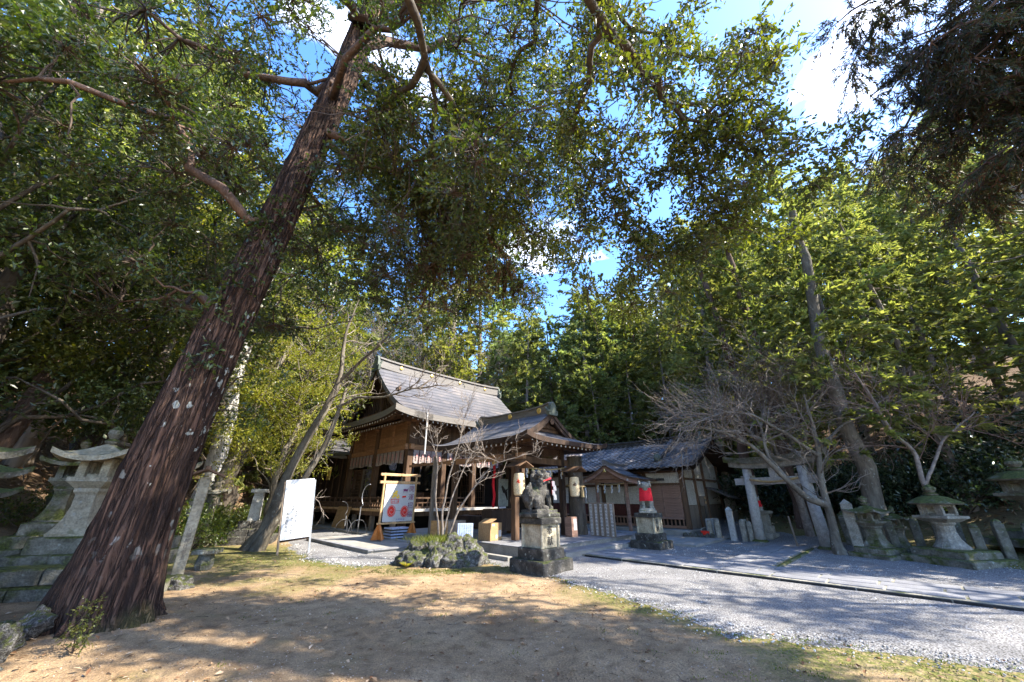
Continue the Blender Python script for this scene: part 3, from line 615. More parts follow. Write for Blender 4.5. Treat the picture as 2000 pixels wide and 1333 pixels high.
# horizontal planks of the upper gable-side wall, in two bays
for k in range(5):
    for (q0, q1) in ((17.66, 20.79), (21.11, 24.24)):
        z0 = 4.10+k*.27
        if k < 4 or q0 > 0: bx(hall, 'plank', 10.06+random.uniform(0,.01), 10.12, q0, q1, z0+.004, z0+.266, MT['wood_h'], .006)
for k in range(5):
    for a0, a1 in zip(FA, FA[1:]):
        z0 = 4.10+k*.27; bx(hall, 'plank', a0+.15, a1-.15, 17.47, 17.53, z0+.004, z0+.266, MT['wood_old'], .006)
bx(hall, 'tie_beam', 9.99, 10.21, 17.2, 24.7, 3.82, 4.08, MT['wood_h']); bx(hall, 'tie_beam', 9.8, 18.7, 17.39, 17.61, 3.815, 4.075, MT['wood_h'])
bx(hall, 'wall_plate', 9.95, 10.25, 16.9, 25.0, 5.2, 5.42, MT['wood_h']); bx(hall, 'wall_plate', 9.5, 18.9, 17.35, 17.65, 5.205, 5.425, MT['wood_old'])
for q in LQ: bx(hall, 'bracket', 9.75, 10.45, q-.13, q+.13, 5.02, 5.2, MT['wood_h'])
for q in (19.2, 22.7): bx(hall, 'strut', 9.98, 10.14, q-.08, q+.08, 4.08, 5.2, MT['wood_h'])
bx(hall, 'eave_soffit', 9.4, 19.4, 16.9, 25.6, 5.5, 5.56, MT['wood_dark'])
# deck, edge beam, floor joist ends, railing
bx(hall, 'deck', 8.95, 19.6, 16.35, 25.6, DK-.06, DK, MT['wood_grey'])
bx(hall, 'deck_edge', 8.87, 8.95, 16.3, 25.6, DK-.10, DK+.01, MT['wood_light']); bx(hall, 'deck_edge', 8.87, 19.6, 16.25, 16.33, DK-.10, DK+.012, MT['plaster'])
bx(hall, 'deck_beam', 9.06, 9.2, 16.5, 25.5, DK-.30, DK-.07, MT['wood_old']); bx(hall, 'deck_beam', 9.06, 19.5, 16.5, 16.64, DK-.305, DK-.075, MT['wood_old'])
for q in (16.6, 18.6, 20.6, 22.6, 24.8): post(hall, 9.13, q, .12, DK-.30, .20, MT['wood_grey'])
for a in (11.2, 13.2, 15.2, 17.2, 19.2): post(hall, a, 16.57, .12, DK-.30, .20, MT['wood_grey'])
for i in range(40): bx(hall, 'skirting_slat', 13.3+i*.15, 13.3+i*.15+.07, 16.70, 16.74, .14, DK-.31, MT['wood_old'])
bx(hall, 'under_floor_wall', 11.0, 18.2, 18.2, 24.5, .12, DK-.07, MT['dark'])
def railing(p0, p1, n):
    r = empty('railing', (0,0,0)); r.parent = hall; d = Vector((p1[0]-p0[0], p1[1]-p0[1], 0)); 
    for z, w in ((DK+.08,.06),(DK+.27,.05),(DK+.48,.07)): mb = MB(); mb.beam((p0[0],p0[1],z),(p1[0],p1[1],z), w, w); mb.build('rail', MT['wood_old'], r)
    for i in range(n+1):
        t = i/n; mb = MB(); mb.bbox(-.03,.03,-.03,.03,0,.24 if i % 3 else .52,.006); mb.build('baluster', MT['wood_old'], r, (p0[0]+d.x*t, p0[1]+d.y*t, DK))
railing((9.02, 16.6), (9.02, 25.4), 36); railing((9.1, 16.42), (12.9, 16.42), 14)
# curtains with pink crests hanging in the bays
def curtain(p0, p1, z1, h, n, nm='curtain'):
    P0, P1 = Vector((*p0, 0)), Vector((*p1, 0)); d = (P1-P0); c = empty(nm, (0,0,0)); c.parent = hall; s = Vector((d.y, -d.x, 0)).normalized()
    if s.x > 0 and abs(s.x) > .5: s = -s
    if s.y > 0 and abs(s.y) > .5: s = -s
    for i in range(n):
        mb = MB(); a = P0+d*(i/n); b = P0+d*((i+1)/n)
        mb.grid(lambda u, v: tuple(a+(b-a)*(u*.97+.015)+s*(.03*math.sin(u*7+i)*v)+Vector((0,0,z1-h*v*(1+.06*math.sin(u*3+i*2))))), 8, 5)
        mb.build('cloth_panel', MT['curtain'], c)
        mb = MB(); e = P0+d*((i+.97)/n); mb.beam(tuple(e+s*.02+Vector((0,0,z1))), tuple(e+s*.03+Vector((0,0,z1-h*.98))), .04, .012, 0, up=tuple(s)); mb.build('ribbon', MT['maroon'], c)
        m_ = (a+b)/2+s*.06
        q = MB(); 
        for k in range(3): q.lathe([(0,0),(.055,0),(.06,.012),(0,.014)], 6, c=(0,(k-1)*.12,0))
        e = obj('printed_crest', q.mesh('printed_crest', MT['pink']), c, tuple(m_+Vector((0,0,z1-h*.5)))); e.rotation_mode = 'QUATERNION'; e.rotation_quaternion = s.to_track_quat('Z', 'Y')
curtain((9.97, 20.75), (9.97, 17.72), 3.80, .62, 7); curtain((9.97, 24.2), (9.97, 21.15), 3.80, .62, 7)
for a0, a1 in zip(FA[:3], FA[1:4]): curtain((a0+.18, 17.37), (a1-.18, 17.37), 3.80, .62, 5)
# lattice screens + low walls in the left side, dark back walls inside
def lattice(a, q0, q1, z0, z1, nq, nz, m, nm='lattice_screen'):
    c = bx(hall, nm, a-.03, a+.03, q0, q0+.06, z0, z1, m); 
    bx(c, 'frame', -.03, .03, q1-q0-.06-.03, q1-q0-.03, 0, z1-z0, m); bx(c, 'frame', -.03,.03,-.03+.06,q1-q0-.09,0,.06,m); bx(c, 'frame', -.03,.03,-.03+.06,q1-q0-.09,z1-z0-.06,z1-z0,m)
    for i in range(1, nq): y = (q1-q0)*i/nq; bx(c, 'bar', -.012,.012, y-.045,y-.020, .06, z1-z0-.06, m, .003)
    for i in range(1, nz): z = (z1-z0)*i/nz; bx(c, 'bar', -.016,.016, .03, q1-q0-.09, z-.012, z+.012, m, .003)
lattice(10.3, 21.1, 22.9, 1.1, 3.1, 9, 7, MT['wood_grey']); lattice(10.3, 23.0, 24.2, 1.1, 3.1, 8, 12, MT['wood_old'])
bx(hall, 'low_wall', 10.06, 10.14, 17.7, 24.2, DK, DK+.38, MT['wood_dark']); bx(hall, 'low_rail', 10.02, 10.18, 17.7, 24.2, DK+.38, DK+.46, MT['wood_old'])
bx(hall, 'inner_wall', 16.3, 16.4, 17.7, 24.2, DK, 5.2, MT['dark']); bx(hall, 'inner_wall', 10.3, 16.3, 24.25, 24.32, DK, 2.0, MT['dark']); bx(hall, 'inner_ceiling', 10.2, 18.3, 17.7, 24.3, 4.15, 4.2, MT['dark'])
for a in (11.5, 12.9): bx(hall, 'inner_table', a, a+.8, 19.2, 20.2, DK, DK+.75, MT['wood_dark'])
for q in (18.6, 19.9): lattice(16.2, q, q+1.1, 1.2, 3.3, 6, 6, MT['wood_old'])
# rear left wing, lower roof, dark, with a hanging name board
wing = empty('rear_wing', (0,0,0), PI/4, 'dark low timber wing left of the main hall behind the two-stemmed tree', 'shrine wing')
for a, q in ((9.4, 27.6), (9.4, 30.6), (12.5, 27.6)): post(wing, a, q, .1, 4.0, .22, MT['wood_dark'])
bx(wing, 'wall', 10.1, 10.2, 25.1, 31.5, .5, 4.1, MT['wood_dark']); bx(wing, 'floor', 9.0, 14, 25.65, 31.5, .75, .90, MT['wood_grey'])
for k in range(6): bx(wing, 'wall_batten', 10.04, 10.09, 25.6+k*1.1, 25.7+k*1.1, .9, 4.0, MT['wood_old'])
zw = roof_fn(28.6, 3.4, 8.2, 15, 4.0, 5.4, 0, .12)
mb = roof_sheet(lambda a, q: zw(a, q, False, False), 25.2, 32.0, 8.2, 15, 16, 6, .16); mb.v = [(y, x, z) for x, y, z in mb.v]; mb.f = [f[::-1] for f in mb.f]; mb.build('roof', RM, wing)
bargeboards(wing, zw, 28.6, 3.4, 8.25, .07, .16, .22, MT['wood_h'], 3.3, swap=True)
bx(wing, 'gable_beam', 8.5, 8.7, 26, 31.2, 3.75, 3.95, MT['wood_h']); rafters(wing, (8.35,25.6), (8.35,31.6), (1,0), lambda a,q: 3.95, 16, 1.2, rise=.1)
o = MB(); o.bbox(-.25,.25,-.04,.04,0,.75,.01); nb = o.build('hanging_name_board', MT['gold'], None, W(9.2, 25.3, 2.55), rz=PI/4+PI/2*1); tag(nb, 'gilded name board hanging in the dark bay left of the hall', 'name board')

# ======== porch in front of the hall ========
porch = empty('entrance_porch', (0,0,0), PI/4, 'open timber entrance porch with curved gabled copper roof in front of the hall', 'shrine porch')
zp = irimoya(porch, 11.0, 2.32, 8.0, 13.3, 3.42, 4.62, .85, 0, .75, .16, .16, seg=24, edgem=MT['wood_dark'])
ridge_cap(porch, (11.0, 8.9), (11.0, 12.9), 4.58, .26, .24, MT['copper_edge'], (.12,.52))
bargeboards(porch, zp, 11.0, 2.32, 8.88, .07, .16, .17, MT['wood_dark'], 1.62)
mb = MB(); n = 12
for i in range(n):
    a0 = 9.5+3.0*i/n; a1 = 9.5+3.0*(i+1)/n; mb.add([(a0,9.35,3.5),(a1,9.35,3.5),(a1,9.35,zp(a1,9.35,False,False)-.16),(a0,9.35,zp(a0,9.35,False,False)-.16)], [(0,1,2,3)])
mb.build('gable_wall', MT['wood_dark'], porch)
bx(porch, 'gable_beam', 10.25, 11.75, 9.18, 9.3, 3.86, 3.97, MT['wood_old']); bx(porch, 'gable_strut', 10.93, 11.07, 9.16, 9.3, 3.98, 4.4, MT['wood_old'])
mb = MB(); vs = []; prof = [(-.55,.0),(-.4,.09),(-.2,.12),(-.1,.26),(0,.33),(.1,.26),(.2,.12),(.4,.09),(.55,0)]
for y in (0,.05): vs += [(x, y, z) for x, z in prof]
k = len(prof); mb.add(vs, [tuple(range(k)), tuple(range(2*k-1,k-1,-1))]+[(i,k+i,k+i+1,i+1) for i in range(k-1)]); mb.build('frog_leg_strut', MT['wood_old'], porch, (11.0, 9.12, 3.98))
mb = MB(); mb.lathe([(0,-.02),(.1,-.02),(.12,0),(.1,.02),(0,.02)], 6); o = mb.build('gable_pendant', MT['wood_old'], porch, (11.0, 8.86, 4.2)); o.rotation_euler = (PI/2, 0, 0)
rafters(porch, (8.9, 8.1), (13.1, 8.1), (0,1), lambda a,q: zp(a,8.0,True,False)-.16, 17, 1.3, .05, .06, .26, .05)
rafters(porch, (8.78, 8.2), (8.78, 13.1), (1,0), lambda a,q: zp(8.68,q,False,False)-.16, 20, .9, .05, .06, .30, .05)
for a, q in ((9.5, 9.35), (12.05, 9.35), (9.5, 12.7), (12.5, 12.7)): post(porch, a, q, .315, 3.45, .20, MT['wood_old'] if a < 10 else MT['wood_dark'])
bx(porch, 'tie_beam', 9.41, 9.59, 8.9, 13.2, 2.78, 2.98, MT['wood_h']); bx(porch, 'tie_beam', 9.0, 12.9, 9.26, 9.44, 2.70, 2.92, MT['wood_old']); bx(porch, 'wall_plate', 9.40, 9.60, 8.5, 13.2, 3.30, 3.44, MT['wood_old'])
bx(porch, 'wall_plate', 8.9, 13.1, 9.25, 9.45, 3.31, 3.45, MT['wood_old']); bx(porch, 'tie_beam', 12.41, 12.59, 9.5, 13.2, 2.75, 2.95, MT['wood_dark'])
# diagonal lattice panel above the beam
def diag(a0, a1, q, z0, z1, st=.085):
    mb = MB(); w = a1-a0; h = z1-z0
    for sg in (1, -1):
        k = -h
        while k < w:
            xa, za = (k, 0) if k >= 0 else (0, -k); xb, zb = (k+h, h) if k+h <= w else (w, w-k)
            if xb > xa+.01:
                p = [(a0+(xa if sg > 0 else w-xa), q+sg*.008, z0+za), (a0+(xb if sg > 0 else w-xb), q+sg*.008, z0+zb)]; mb.beam(p[0], p[1], .016, .012)
            k += st
    return mb
diag(9.62, 10.75, 9.35, 2.95, 3.28).build('diagonal_lattice', MT['wood_old'], porch); diag(10.85, 11.95, 9.35, 2.95, 3.28).build('diagonal_lattice', MT['wood_old'], porch)
mb = diag(9.6, 12.6, 9.5, 3.02, 3.28); mb.v = [(q, a, z) for a, q, z in mb.v]; mb.f = [f[::-1] for f in mb.f]; mb.build('diagonal_lattice', MT['wood_old'], porch)
bx(porch, 'gutter_beam', 9.48, 9.56, 13.3, 16.3, 2.86, 2.96, MT['wood_h'])
# white downpipe + slim pole where porch meets the hall eave
mb = MB(); mb.tube([(8.6, 13.7, 4.95), (8.62, 13.7, 3.2)], .035, 8); mb.build('downpipe', MT['cloth'], porch)
mb = MB(); mb.bbox(-.06,.06,-.06,.06,0,2.75,.01); mb.build('slim_post', MT['wood_grey'], porch, (8.7, 13.0, .315))
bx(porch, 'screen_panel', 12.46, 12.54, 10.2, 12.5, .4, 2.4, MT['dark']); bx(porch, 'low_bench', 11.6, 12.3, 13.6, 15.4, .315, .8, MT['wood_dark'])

# ======== annex with tiled roof ========
annex = empty('annex', (0,0,0), PI/4, 'single storey annex with tiled roof, plaster upper wall and wooden slatted doors', 'annex building')
AW, QA0, QA1 = 18.0, 7.2, 15.2; Zb = .32
zt_ = lambda a: 2.78 + (4.25-2.78)*(min(a-17.3, 23.7-a)/3.2)**1.0 - .10*math.sin(PI*min(a-17.3, 23.7-a)/3.2)
for s0, s1 in ((17.3, 20.5), (23.7, 20.5)):
    mb = MB(); mb.grid(lambda u, v: (s0+(s1-s0)*v, 6.3+9.4*u, zt_(s0+(s1-s0)*v)), 2, 8, flip=(s0 < s1)); mb.grid(lambda u, v: (s0+(s1-s0)*v, 6.3+9.4*u, zt_(s0+(s1-s0)*v)-.12), 2, 8, flip=(s0 > s1)); mb.build('roof_deck', MT['wood_dark'], annex)
# pan tiles: each a curved S piece, joined per slope (about 5 px each)
def tiles(sgn):
    vs = []; fs = []; w = .29; l = .25; rows = 14; cols = 32
    for r in range(rows):
        a = 17.22 + r*3.3/rows
        for c_ in range(cols):
            q = 6.32 + c_*w + random.uniform(-.006,.006); lift_ = random.uniform(0,.018); n0 = len(vs)
            for k in range(6):
                t = k/5; y = q+t*w*1.05; zz = .035*math.sin(t*2*PI*.95)+.02*(t > .7)
                for e_, dz in ((0, .048), (l*1.05, .012)):
                    aa = min(a+e_, 20.5); vs.append((aa if sgn > 0 else 41-aa, y, zt_(max(17.3, aa))+dz+zz+lift_))
            for k in range(5): f = (n0+2*k, n0+2*k+1, n0+2*k+3, n0+2*k+2); fs.append(f[::-1] if sgn > 0 else f)
            n1 = len(vs)
            for k in range(6): x, y, z = vs[n0+2*k]; vs.append((x, y, z-.035))
            for k in range(5): f = (n0+2*k, n0+2*k+2, n1+k+1, n1+k); fs.append(f)
    mb = MB(); mb.add(vs, fs); return mb
tm = leafmat('tile_glaze', [(.045,.05,.06),(.09,.09,.10),(.15,.13,.125),(.23,.17,.13),(.30,.27,.25)], 0, .45, .5)
for sg in (1, -1): tag(tiles(sg).build('roof_tiles', tm, annex, smooth=False), kind='stuff')
ridge_cap(annex, (20.5, 6.9), (20.5, 15.7), 4.2, .34, .26, MT['stone_dark'], (), end=True)
for q in (6.42, 15.6):
    for sg in (-1, 1):
        mb = MB(); pts = [(20.5+sg*(3.1*t), q, (zt_(20.5-3.1*t))+.10) for t in [i/8 for i in range(9)]]
        mb.tube(pts, .10, 8); mb.build('verge_ridge', MT['tile'], annex)
for sg in (-1,):
    mb = MB(); pts = [(20.5+sg*(2.2*t), 8.3, zt_(20.5-2.2*t)+.14) for t in [i/8 for i in range(9)]]; mb.tube(pts, .13, 8); mb.build('descending_ridge', MT['tile'], annex)
    mb = MB(); mb.lathe([(.02,0),(.16,0),(.19,.12),(.13,.3),(.02,.34)], 8, c=(18.3, 8.3, zt_(18.3)+.05)); mb.build('ridge_end_ornament', MT['verdigris'], annex)
# frame + plaster
for q in (7.2, 8.95, 11.3, 13.2, 15.1): post(annex, AW, q, Zb, 2.85, .15, MT['wood_old'], False)
bx(annex, 'sill_beam', AW-.06, AW+.06, 7.2, 15.1, Zb, Zb+.10, MT['wood_pink']); bx(annex, 'lintel', AW-.05, AW+.07, 7.2, 15.1, 2.08, 2.18, MT['wood_old']); bx(annex, 'eave_beam', AW-.06, AW+.08, 7.1, 15.2, 2.62, 2.74, MT['wood_old'])
for q0, q1 in ((7.28,8.87),(9.03,11.22),(11.38,13.12),(13.28,15.0)): bx(annex, 'plaster_panel', AW+.0, AW+.04, q0, q1, 2.18, 2.62, MT['plaster'])
# two slatted sliding doors right of the gate
for di, (q0, q1) in enumerate(((7.3, 8.12), (8.14, 8.9))):
    d = bx(annex, 'sliding_door', AW-.035+di*.0, AW-.0, q0, q1, Zb+.42, 2.06, MT['wood_pink'], .004); h = 2.06-Zb-.42; w = q1-q0
    for k in range(13): bx(d, 'slat', -.035, -.017, -w/2+.03, w/2-.03, .03+k*h/13, .03+k*h/13+h/13-.018, MT['wood_pink'], .003)
    for yy in (-w/2+.02, w/2-.02): bx(d, 'stile', -.045, -.015, yy-.022, yy+.022, 0, h, MT['wood_pink'], .003)
bx(annex, 'bench_shelf', AW-.35, AW-.02, 7.3, 14.9, Zb+.36, Zb+.42, MT['wood_pink'])
for i in range(42): bx(annex, 'vent_slat', AW-.09, AW-.065, 7.32+i*.18, 7.32+i*.18+.06, Zb+.10, Zb+.36, MT['wood_pink'], .004)
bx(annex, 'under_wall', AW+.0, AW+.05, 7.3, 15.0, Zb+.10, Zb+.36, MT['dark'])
for (q0, q1) in ((9.05,10.1),(10.14,11.2),(11.4,12.3),(12.34,13.1),(13.3,15.0)): bx(annex, 'sliding_panel', AW+.02, AW+.05, q0, q1, Zb+.95, 2.06, MT['plaster'], .004); bx(annex, 'panel_foot', AW+.015, AW+.055, q0, q1, Zb+.42, Zb+.93, MT['maroon'], .004)
bx(annex, 'wall_lamp', AW-.25, AW-.07, 7.95, 8.25, 2.28, 2.38, MT['metal_dark'])
# right end wall (faces front right)
EW = 7.12
for a in (18.0, 19.3, 20.5, 22.6): post(annex, a, EW, Zb-.1, 2.75+max(0,(min(a-17.3,23.7-a))*.35), .13, MT['wood_old'], False)
for a0, a1 in ((18.08,19.23),(19.37,20.43),(20.57,22.5)):
    mb = MB(); zt0 = zt_(a0)-.16; zt1 = zt_(a1)-.16; mb.add([(a0,EW+.02,1.25),(a1,EW+.02,1.25),(a1,EW+.02,zt1),(a0,EW+.02,zt0),(a0,EW+.06,1.25),(a1,EW+.06,1.25),(a1,EW+.06,zt1),(a0,EW+.06,zt0)], [(0,1,2,3),(7,6,5,4),(0,4,5,1),(3,2,6,7)]); mb.build('plaster_panel', MT['plaster'], annex)
    n = int((a1-a0)/.19)
    for k in range(n): bx(annex, 'wall_board', a0+k*(a1-a0)/n+.003, a0+(k+1)*(a1-a0)/n-.003, EW-.01+random.uniform(0,.006), EW+.02, Zb-.1, 1.24, MT['wood_grey'], .003)
bx(annex, 'end_beam', 17.9, 22.7, EW-.04, EW+.08, 2.30, 2.40, MT['wood_old'])
# roofed gate of the annex
gate = empty('annex_gate', (0,0,0), PI/4, 'small gabled gate roof on two posts with straw rope at the annex entrance', 'gate roof')
zg = roof_fn(9.85, 1.62, 15.95, 18.0, 2.32, 3.0, 0, .04)
mb = roof_sheet(lambda a, q: zg(a, q, False, False), 8.23, 11.47, 15.95, 18.0, 16, 4, .08); mb.v = [(y, x, z) for x, y, z in mb.v]; mb.f = [f[::-1] for f in mb.f]; mb.build('roof', [MT['copper'], MT['wood_old'], MT['wood_pink']], gate)
bargeboards(gate, zg, 9.85, 1.62, 15.98, .05, .08, .16, MT['wood_pink'], 1.55, swap=True)
ridge_cap(gate, (15.9, 9.85), (18.3, 9.85), 2.96, .12, .14, MT['copper_edge'], (), end=False)
for q in (9.08, 10.62): post(gate, 16.4, q, .22, 2.42, .13, MT['wood_pink'])
bx(gate, 'tie_beam', 16.34, 16.46, 8.6, 11.1, 2.20, 2.34, MT['wood_pink'])
for q in (8.75, 10.95): bx(gate, 'beam_end', 15.98, 16.0, q-.05, q+.05, 2.25, 2.35, MT['cloth'])
for q in (9.08, 10.62): bx(gate, 'purlin', 16.0, 18.0, q-.05, q+.05, 2.35, 2.45, MT['wood_pink'])
mb = MB(); mb.lathe([(0,-.02),(.07,-.02),(.11,0),(.07,.02),(0,.02)], 3); o = mb.build('gable_pendant', MT['gold'], gate, (15.93, 9.85, 2.70)); o.rotation_euler = (0,-PI/2,0)
mb = MB(); mb.grid(lambda u, v: (16.2, 9.0+1.7*u, 2.35+v*(.55*(1-abs(2*u-1)))), 12, 3); mb.build('gable_wall', MT['wood_pink'], gate)
# gate step stone
mb = MB(); mb.bbox(-1.4,1.4,-.35,.35,0,.12,.02); o = mb.build('annex_step', MT['slab'], None, W(16.2, 9.8, .10), rz=-PI/4); tag(o, kind='structure')
mb = MB(); mb.bbox(-1.8,1.8,-4,4,0,.20,.02); o = mb.build('annex_ledge', MT['concrete'], None, W(19.0, 10.9, .10), rz=PI/4); tag(o, kind='structure')
# lean-to shed right of the annex
shed = empty('lean_to_shed', (0,0,0), PI/4, 'small plank lean-to shed at the right end of the annex', 'shed')
for k in range(8): bx(shed, 'plank', 20.6+k*.2, 20.79+k*.2, 6.35, 6.38, .1, 1.5-k*.02, MT['wood_grey'], .003)
mb = MB(); mb.add([(20.4,6.1,1.62),(22.4,6.1,1.5),(22.4,7.05,1.95),(20.4,7.05,2.07),(20.4,6.1,1.57),(22.4,6.1,1.45),(22.4,7.05,1.9),(20.4,7.05,2.02)], [(0,1,2,3),(7,6,5,4),(0,4,5,1),(1,5,6,2),(2,6,7,3),(3,7,4,0)]); mb.build('roof', MT['tile'], shed)
# ---------------- sculpting helpers ----------------
def ell(mb, c, r, n=10, M=None):
    prof = [(math.sin(PI*i/n)*1.0, -math.cos(PI*i/n)) for i in range(n+1)]; prof[0] = (.02,-1); prof[-1] = (.02,1); k = 12
    vs = [Vector((c[0]+p*math.cos(2*PI*j/k)*r[0], c[1]+p*math.sin(2*PI*j/k)*r[1], c[2]+z*r[2])) for p, z in prof for j in range(k)]
    if M is not None: C = Vector(c); vs = [C + M @ (v-C) for v in vs]
    L_ = len(prof); fs = [(i*k+j, i*k+(j+1)%k, (i+1)*k+(j+1)%k, (i+1)*k+j) for i in range(L_-1) for j in range(k)]+[tuple(range(k-1,-1,-1)), tuple(range((L_-1)*k, L_*k))]
    mb.add(vs, fs)
def sculpt(mb, name, m, voxel=.02, amp=.01, fs=12.):
    me = mb.mesh('tmp', m); o = bpy.data.objects.new('tmp', me); COL.objects.link(o)
    md = o.modifiers.new('r', 'REMESH'); md.mode = 'VOXEL'; md.voxel_size = voxel; sm = o.modifiers.new('s', 'SMOOTH'); sm.iterations = 2; sm.factor = .5
    dg = bpy.context.evaluated_depsgraph_get(); dg.update(); r = bpy.data.meshes.new_from_object(o.evaluated_get(dg)); COL.objects.unlink(o); bpy.data.objects.remove(o)
    n = len(r.vertices); co = np.empty(n*3, np.float32); r.vertices.foreach_get('co', co); co = co.reshape(-1,3); no = np.empty(n*3, np.float32); r.vertices.foreach_get('normal', no); no = no.reshape(-1,3)
    co += no*(amp*fbm(co[:,0]*fs, co[:,1]*fs, co[:,2]*fs))[:,None]*2; r.vertices.foreach_set('co', co.ravel()); r.materials.clear(); r.materials.append(m)
    r.polygons.foreach_set('use_smooth', [True]*len(r.polygons)); r.name = name; r.update(); return r
def rock(seed, r=(1,1,1), sub=3, amp=.35, flat=.0, fq=1.6):
    bm_ = bpy.data.meshes.new('rock'); import bmesh; b = bmesh.new(); bmesh.ops.create_icosphere(b, subdivisions=sub, radius=1); b.to_mesh(bm_); b.free()
    n = len(bm_.vertices); co = np.empty(n*3, np.float32); bm_.vertices.foreach_get('co', co); co = co.reshape(-1,3)
    s = seed*3.7; d = 1+amp*fbm(co[:,0]*fq+s, co[:,1]*fq+s, co[:,2]*fq+s, 3)*1.6-amp*.8*np.clip(.25-np.abs(vnoise(co[:,0]*2.6+s, co[:,1]*2.6+2, co[:,2]*2.6)), 0, 1)+amp*.35*fbm(co[:,0]*6+s, co[:,1]*6, co[:,2]*6, 3)+amp*.35*np.abs(vnoise(co[:,0]*4+s, co[:,1]*4, co[:,2]*4))
    co = co*d[:,None]; q = np.sign(co)*np.abs(co)**.85; co = q*np.array(r, np.float32); co[:,2] = np.maximum(co[:,2], -r[2]*.6)
    bm_.vertices.foreach_set('co', co.ravel().astype(np.float32)); bm_.polygons.foreach_set('use_smooth', [sub > 2]*len(bm_.polygons)); bm_.update(); return bm_
ROCKS = []
for i in range(6): m_ = rock(i+1, (1,1,1), 4, .40); m_.materials.append(MT['rock']); ROCKS.append(m_)
def on_face(o, origin, n):
    n = Vector(n).normalized(); up = Vector((0,0,1)); x = up.cross(n).normalized(); up = n.cross(x); M = Matrix((x, up, n)).transposed().to_4x4(); M.translation = Vector(origin)
    o.rotation_mode = 'QUATERNION'; o.location = origin; o.rotation_quaternion = M.to_quaternion(); return o

# ======== guardian lion-dogs on pedestals ========
def pedestal(loc, rz, S, text, label, tiers=((.54,.27),(.40,.23)), shm='stone_warm_lit'):
    e = empty('statue_pedestal', loc, rz, label, 'stone pedestal', 'pedestals of the guardian statues'); z = 0
    for w, h in tiers:
        mb = MB(); mb.grid
        mb.bbox(-w*S, w*S, -w*S, w*S, z, z+h*S, .025); o = mb.build('base_block', MT['stone_dark'], e); z += h*S+.001
    h = .50*S; w = .30*S
    mb = MB(); mb.bbox(-w+.01, w-.01, -w+.01, w-.01, z, z+h, .02)
    for sx in (-1,1):
        for sy in (-1,1): mb.bbox(sx*w-.035, sx*w+.035, sy*w-.035, sy*w+.035, z, z+h-.001, .02)
    sh = mb.build('shaft', MT[shm], e)
    for k, ch in enumerate(text):
        o = obj('inscription', textmesh(ch, .21*S, MT['ink'], vertical=False), sh); on_face(o, (0, -w-.001, z+h*.58-k*.22*S), (0,-1,0))
    z += h+.001; mb = MB(); mb.bbox(-.37*S, .37*S, -.37*S, .37*S, z, z+.14*S, .02); mb.build('cap_stone', MT['stone_dark'], e); z += .14*S
    return e, z+.0005
def komainu_mesh(m, S):
    mb = MB(); mb.box(-.36,.34,-.24,.24,0,.07); mb.box(-.32,.30,-.21,.21,.06,.13)
    for s in (-1,1):
        ell(mb, (-.16, s*.12, .27), (.15,.09,.15)); ell(mb, (-.02, s*.15, .165), (.12,.055,.045))
        mb.tube([(.10,s*.09,.48),(.15,s*.10,.32),(.16,s*.10,.16)], [.075,.055,.05], 8); ell(mb, (.20, s*.10, .165), (.085,.055,.045))
        mb.tube([(.03,s*.12,.80),(-.01,s*.17,.76),(.0,s*.17,.70)], [.035,.035,.02], 6); ell(mb, (.24,s*.06,.80), (.035,.03,.03))
        for k in range(7): a = .6+k*.42; ell(mb, (.06-.13*math.sin(a*.8)-.02, s*(.145-.012*k), .84-.085*k), (.055,.045,.055))
    mb.tube([(-.2,0,.25),(-.08,0,.38),(.03,0,.52),(.08,0,.66)], [.17,.17,.15,.12], 12); ell(mb, (.09,0,.46), (.125,.14,.14))
    ell(mb, (.13,0,.74), (.145,.135,.12)); ell(mb, (.26,0,.71), (.075,.095,.055)); ell(mb, (.245,0,.635), (.065,.08,.03)); ell(mb, (.31,0,.745), (.035,.05,.03))
    for k in range(9): ell(mb, (-.10+.02*(k%3), (k%3-1)*.08, .80-.055*k), (.06,.05,.055))
    mb.tube([(-.26,0,.16),(-.36,0,.30),(-.33,0,.48),(-.26,0,.62)], [.06,.10,.09,.02], 8)
    for s in (-1,1): mb.tube([(-.32,s*.04,.28),(-.38,s*.1,.38),(-.32,s*.11,.5)], [.05,.05,.015], 6)
    mb.v = [(x*S,y*S,z*S) for x,y,z in mb.v]; return sculpt(mb, 'lion_dog', m, .013*S, .0065, 18)
KM = {}
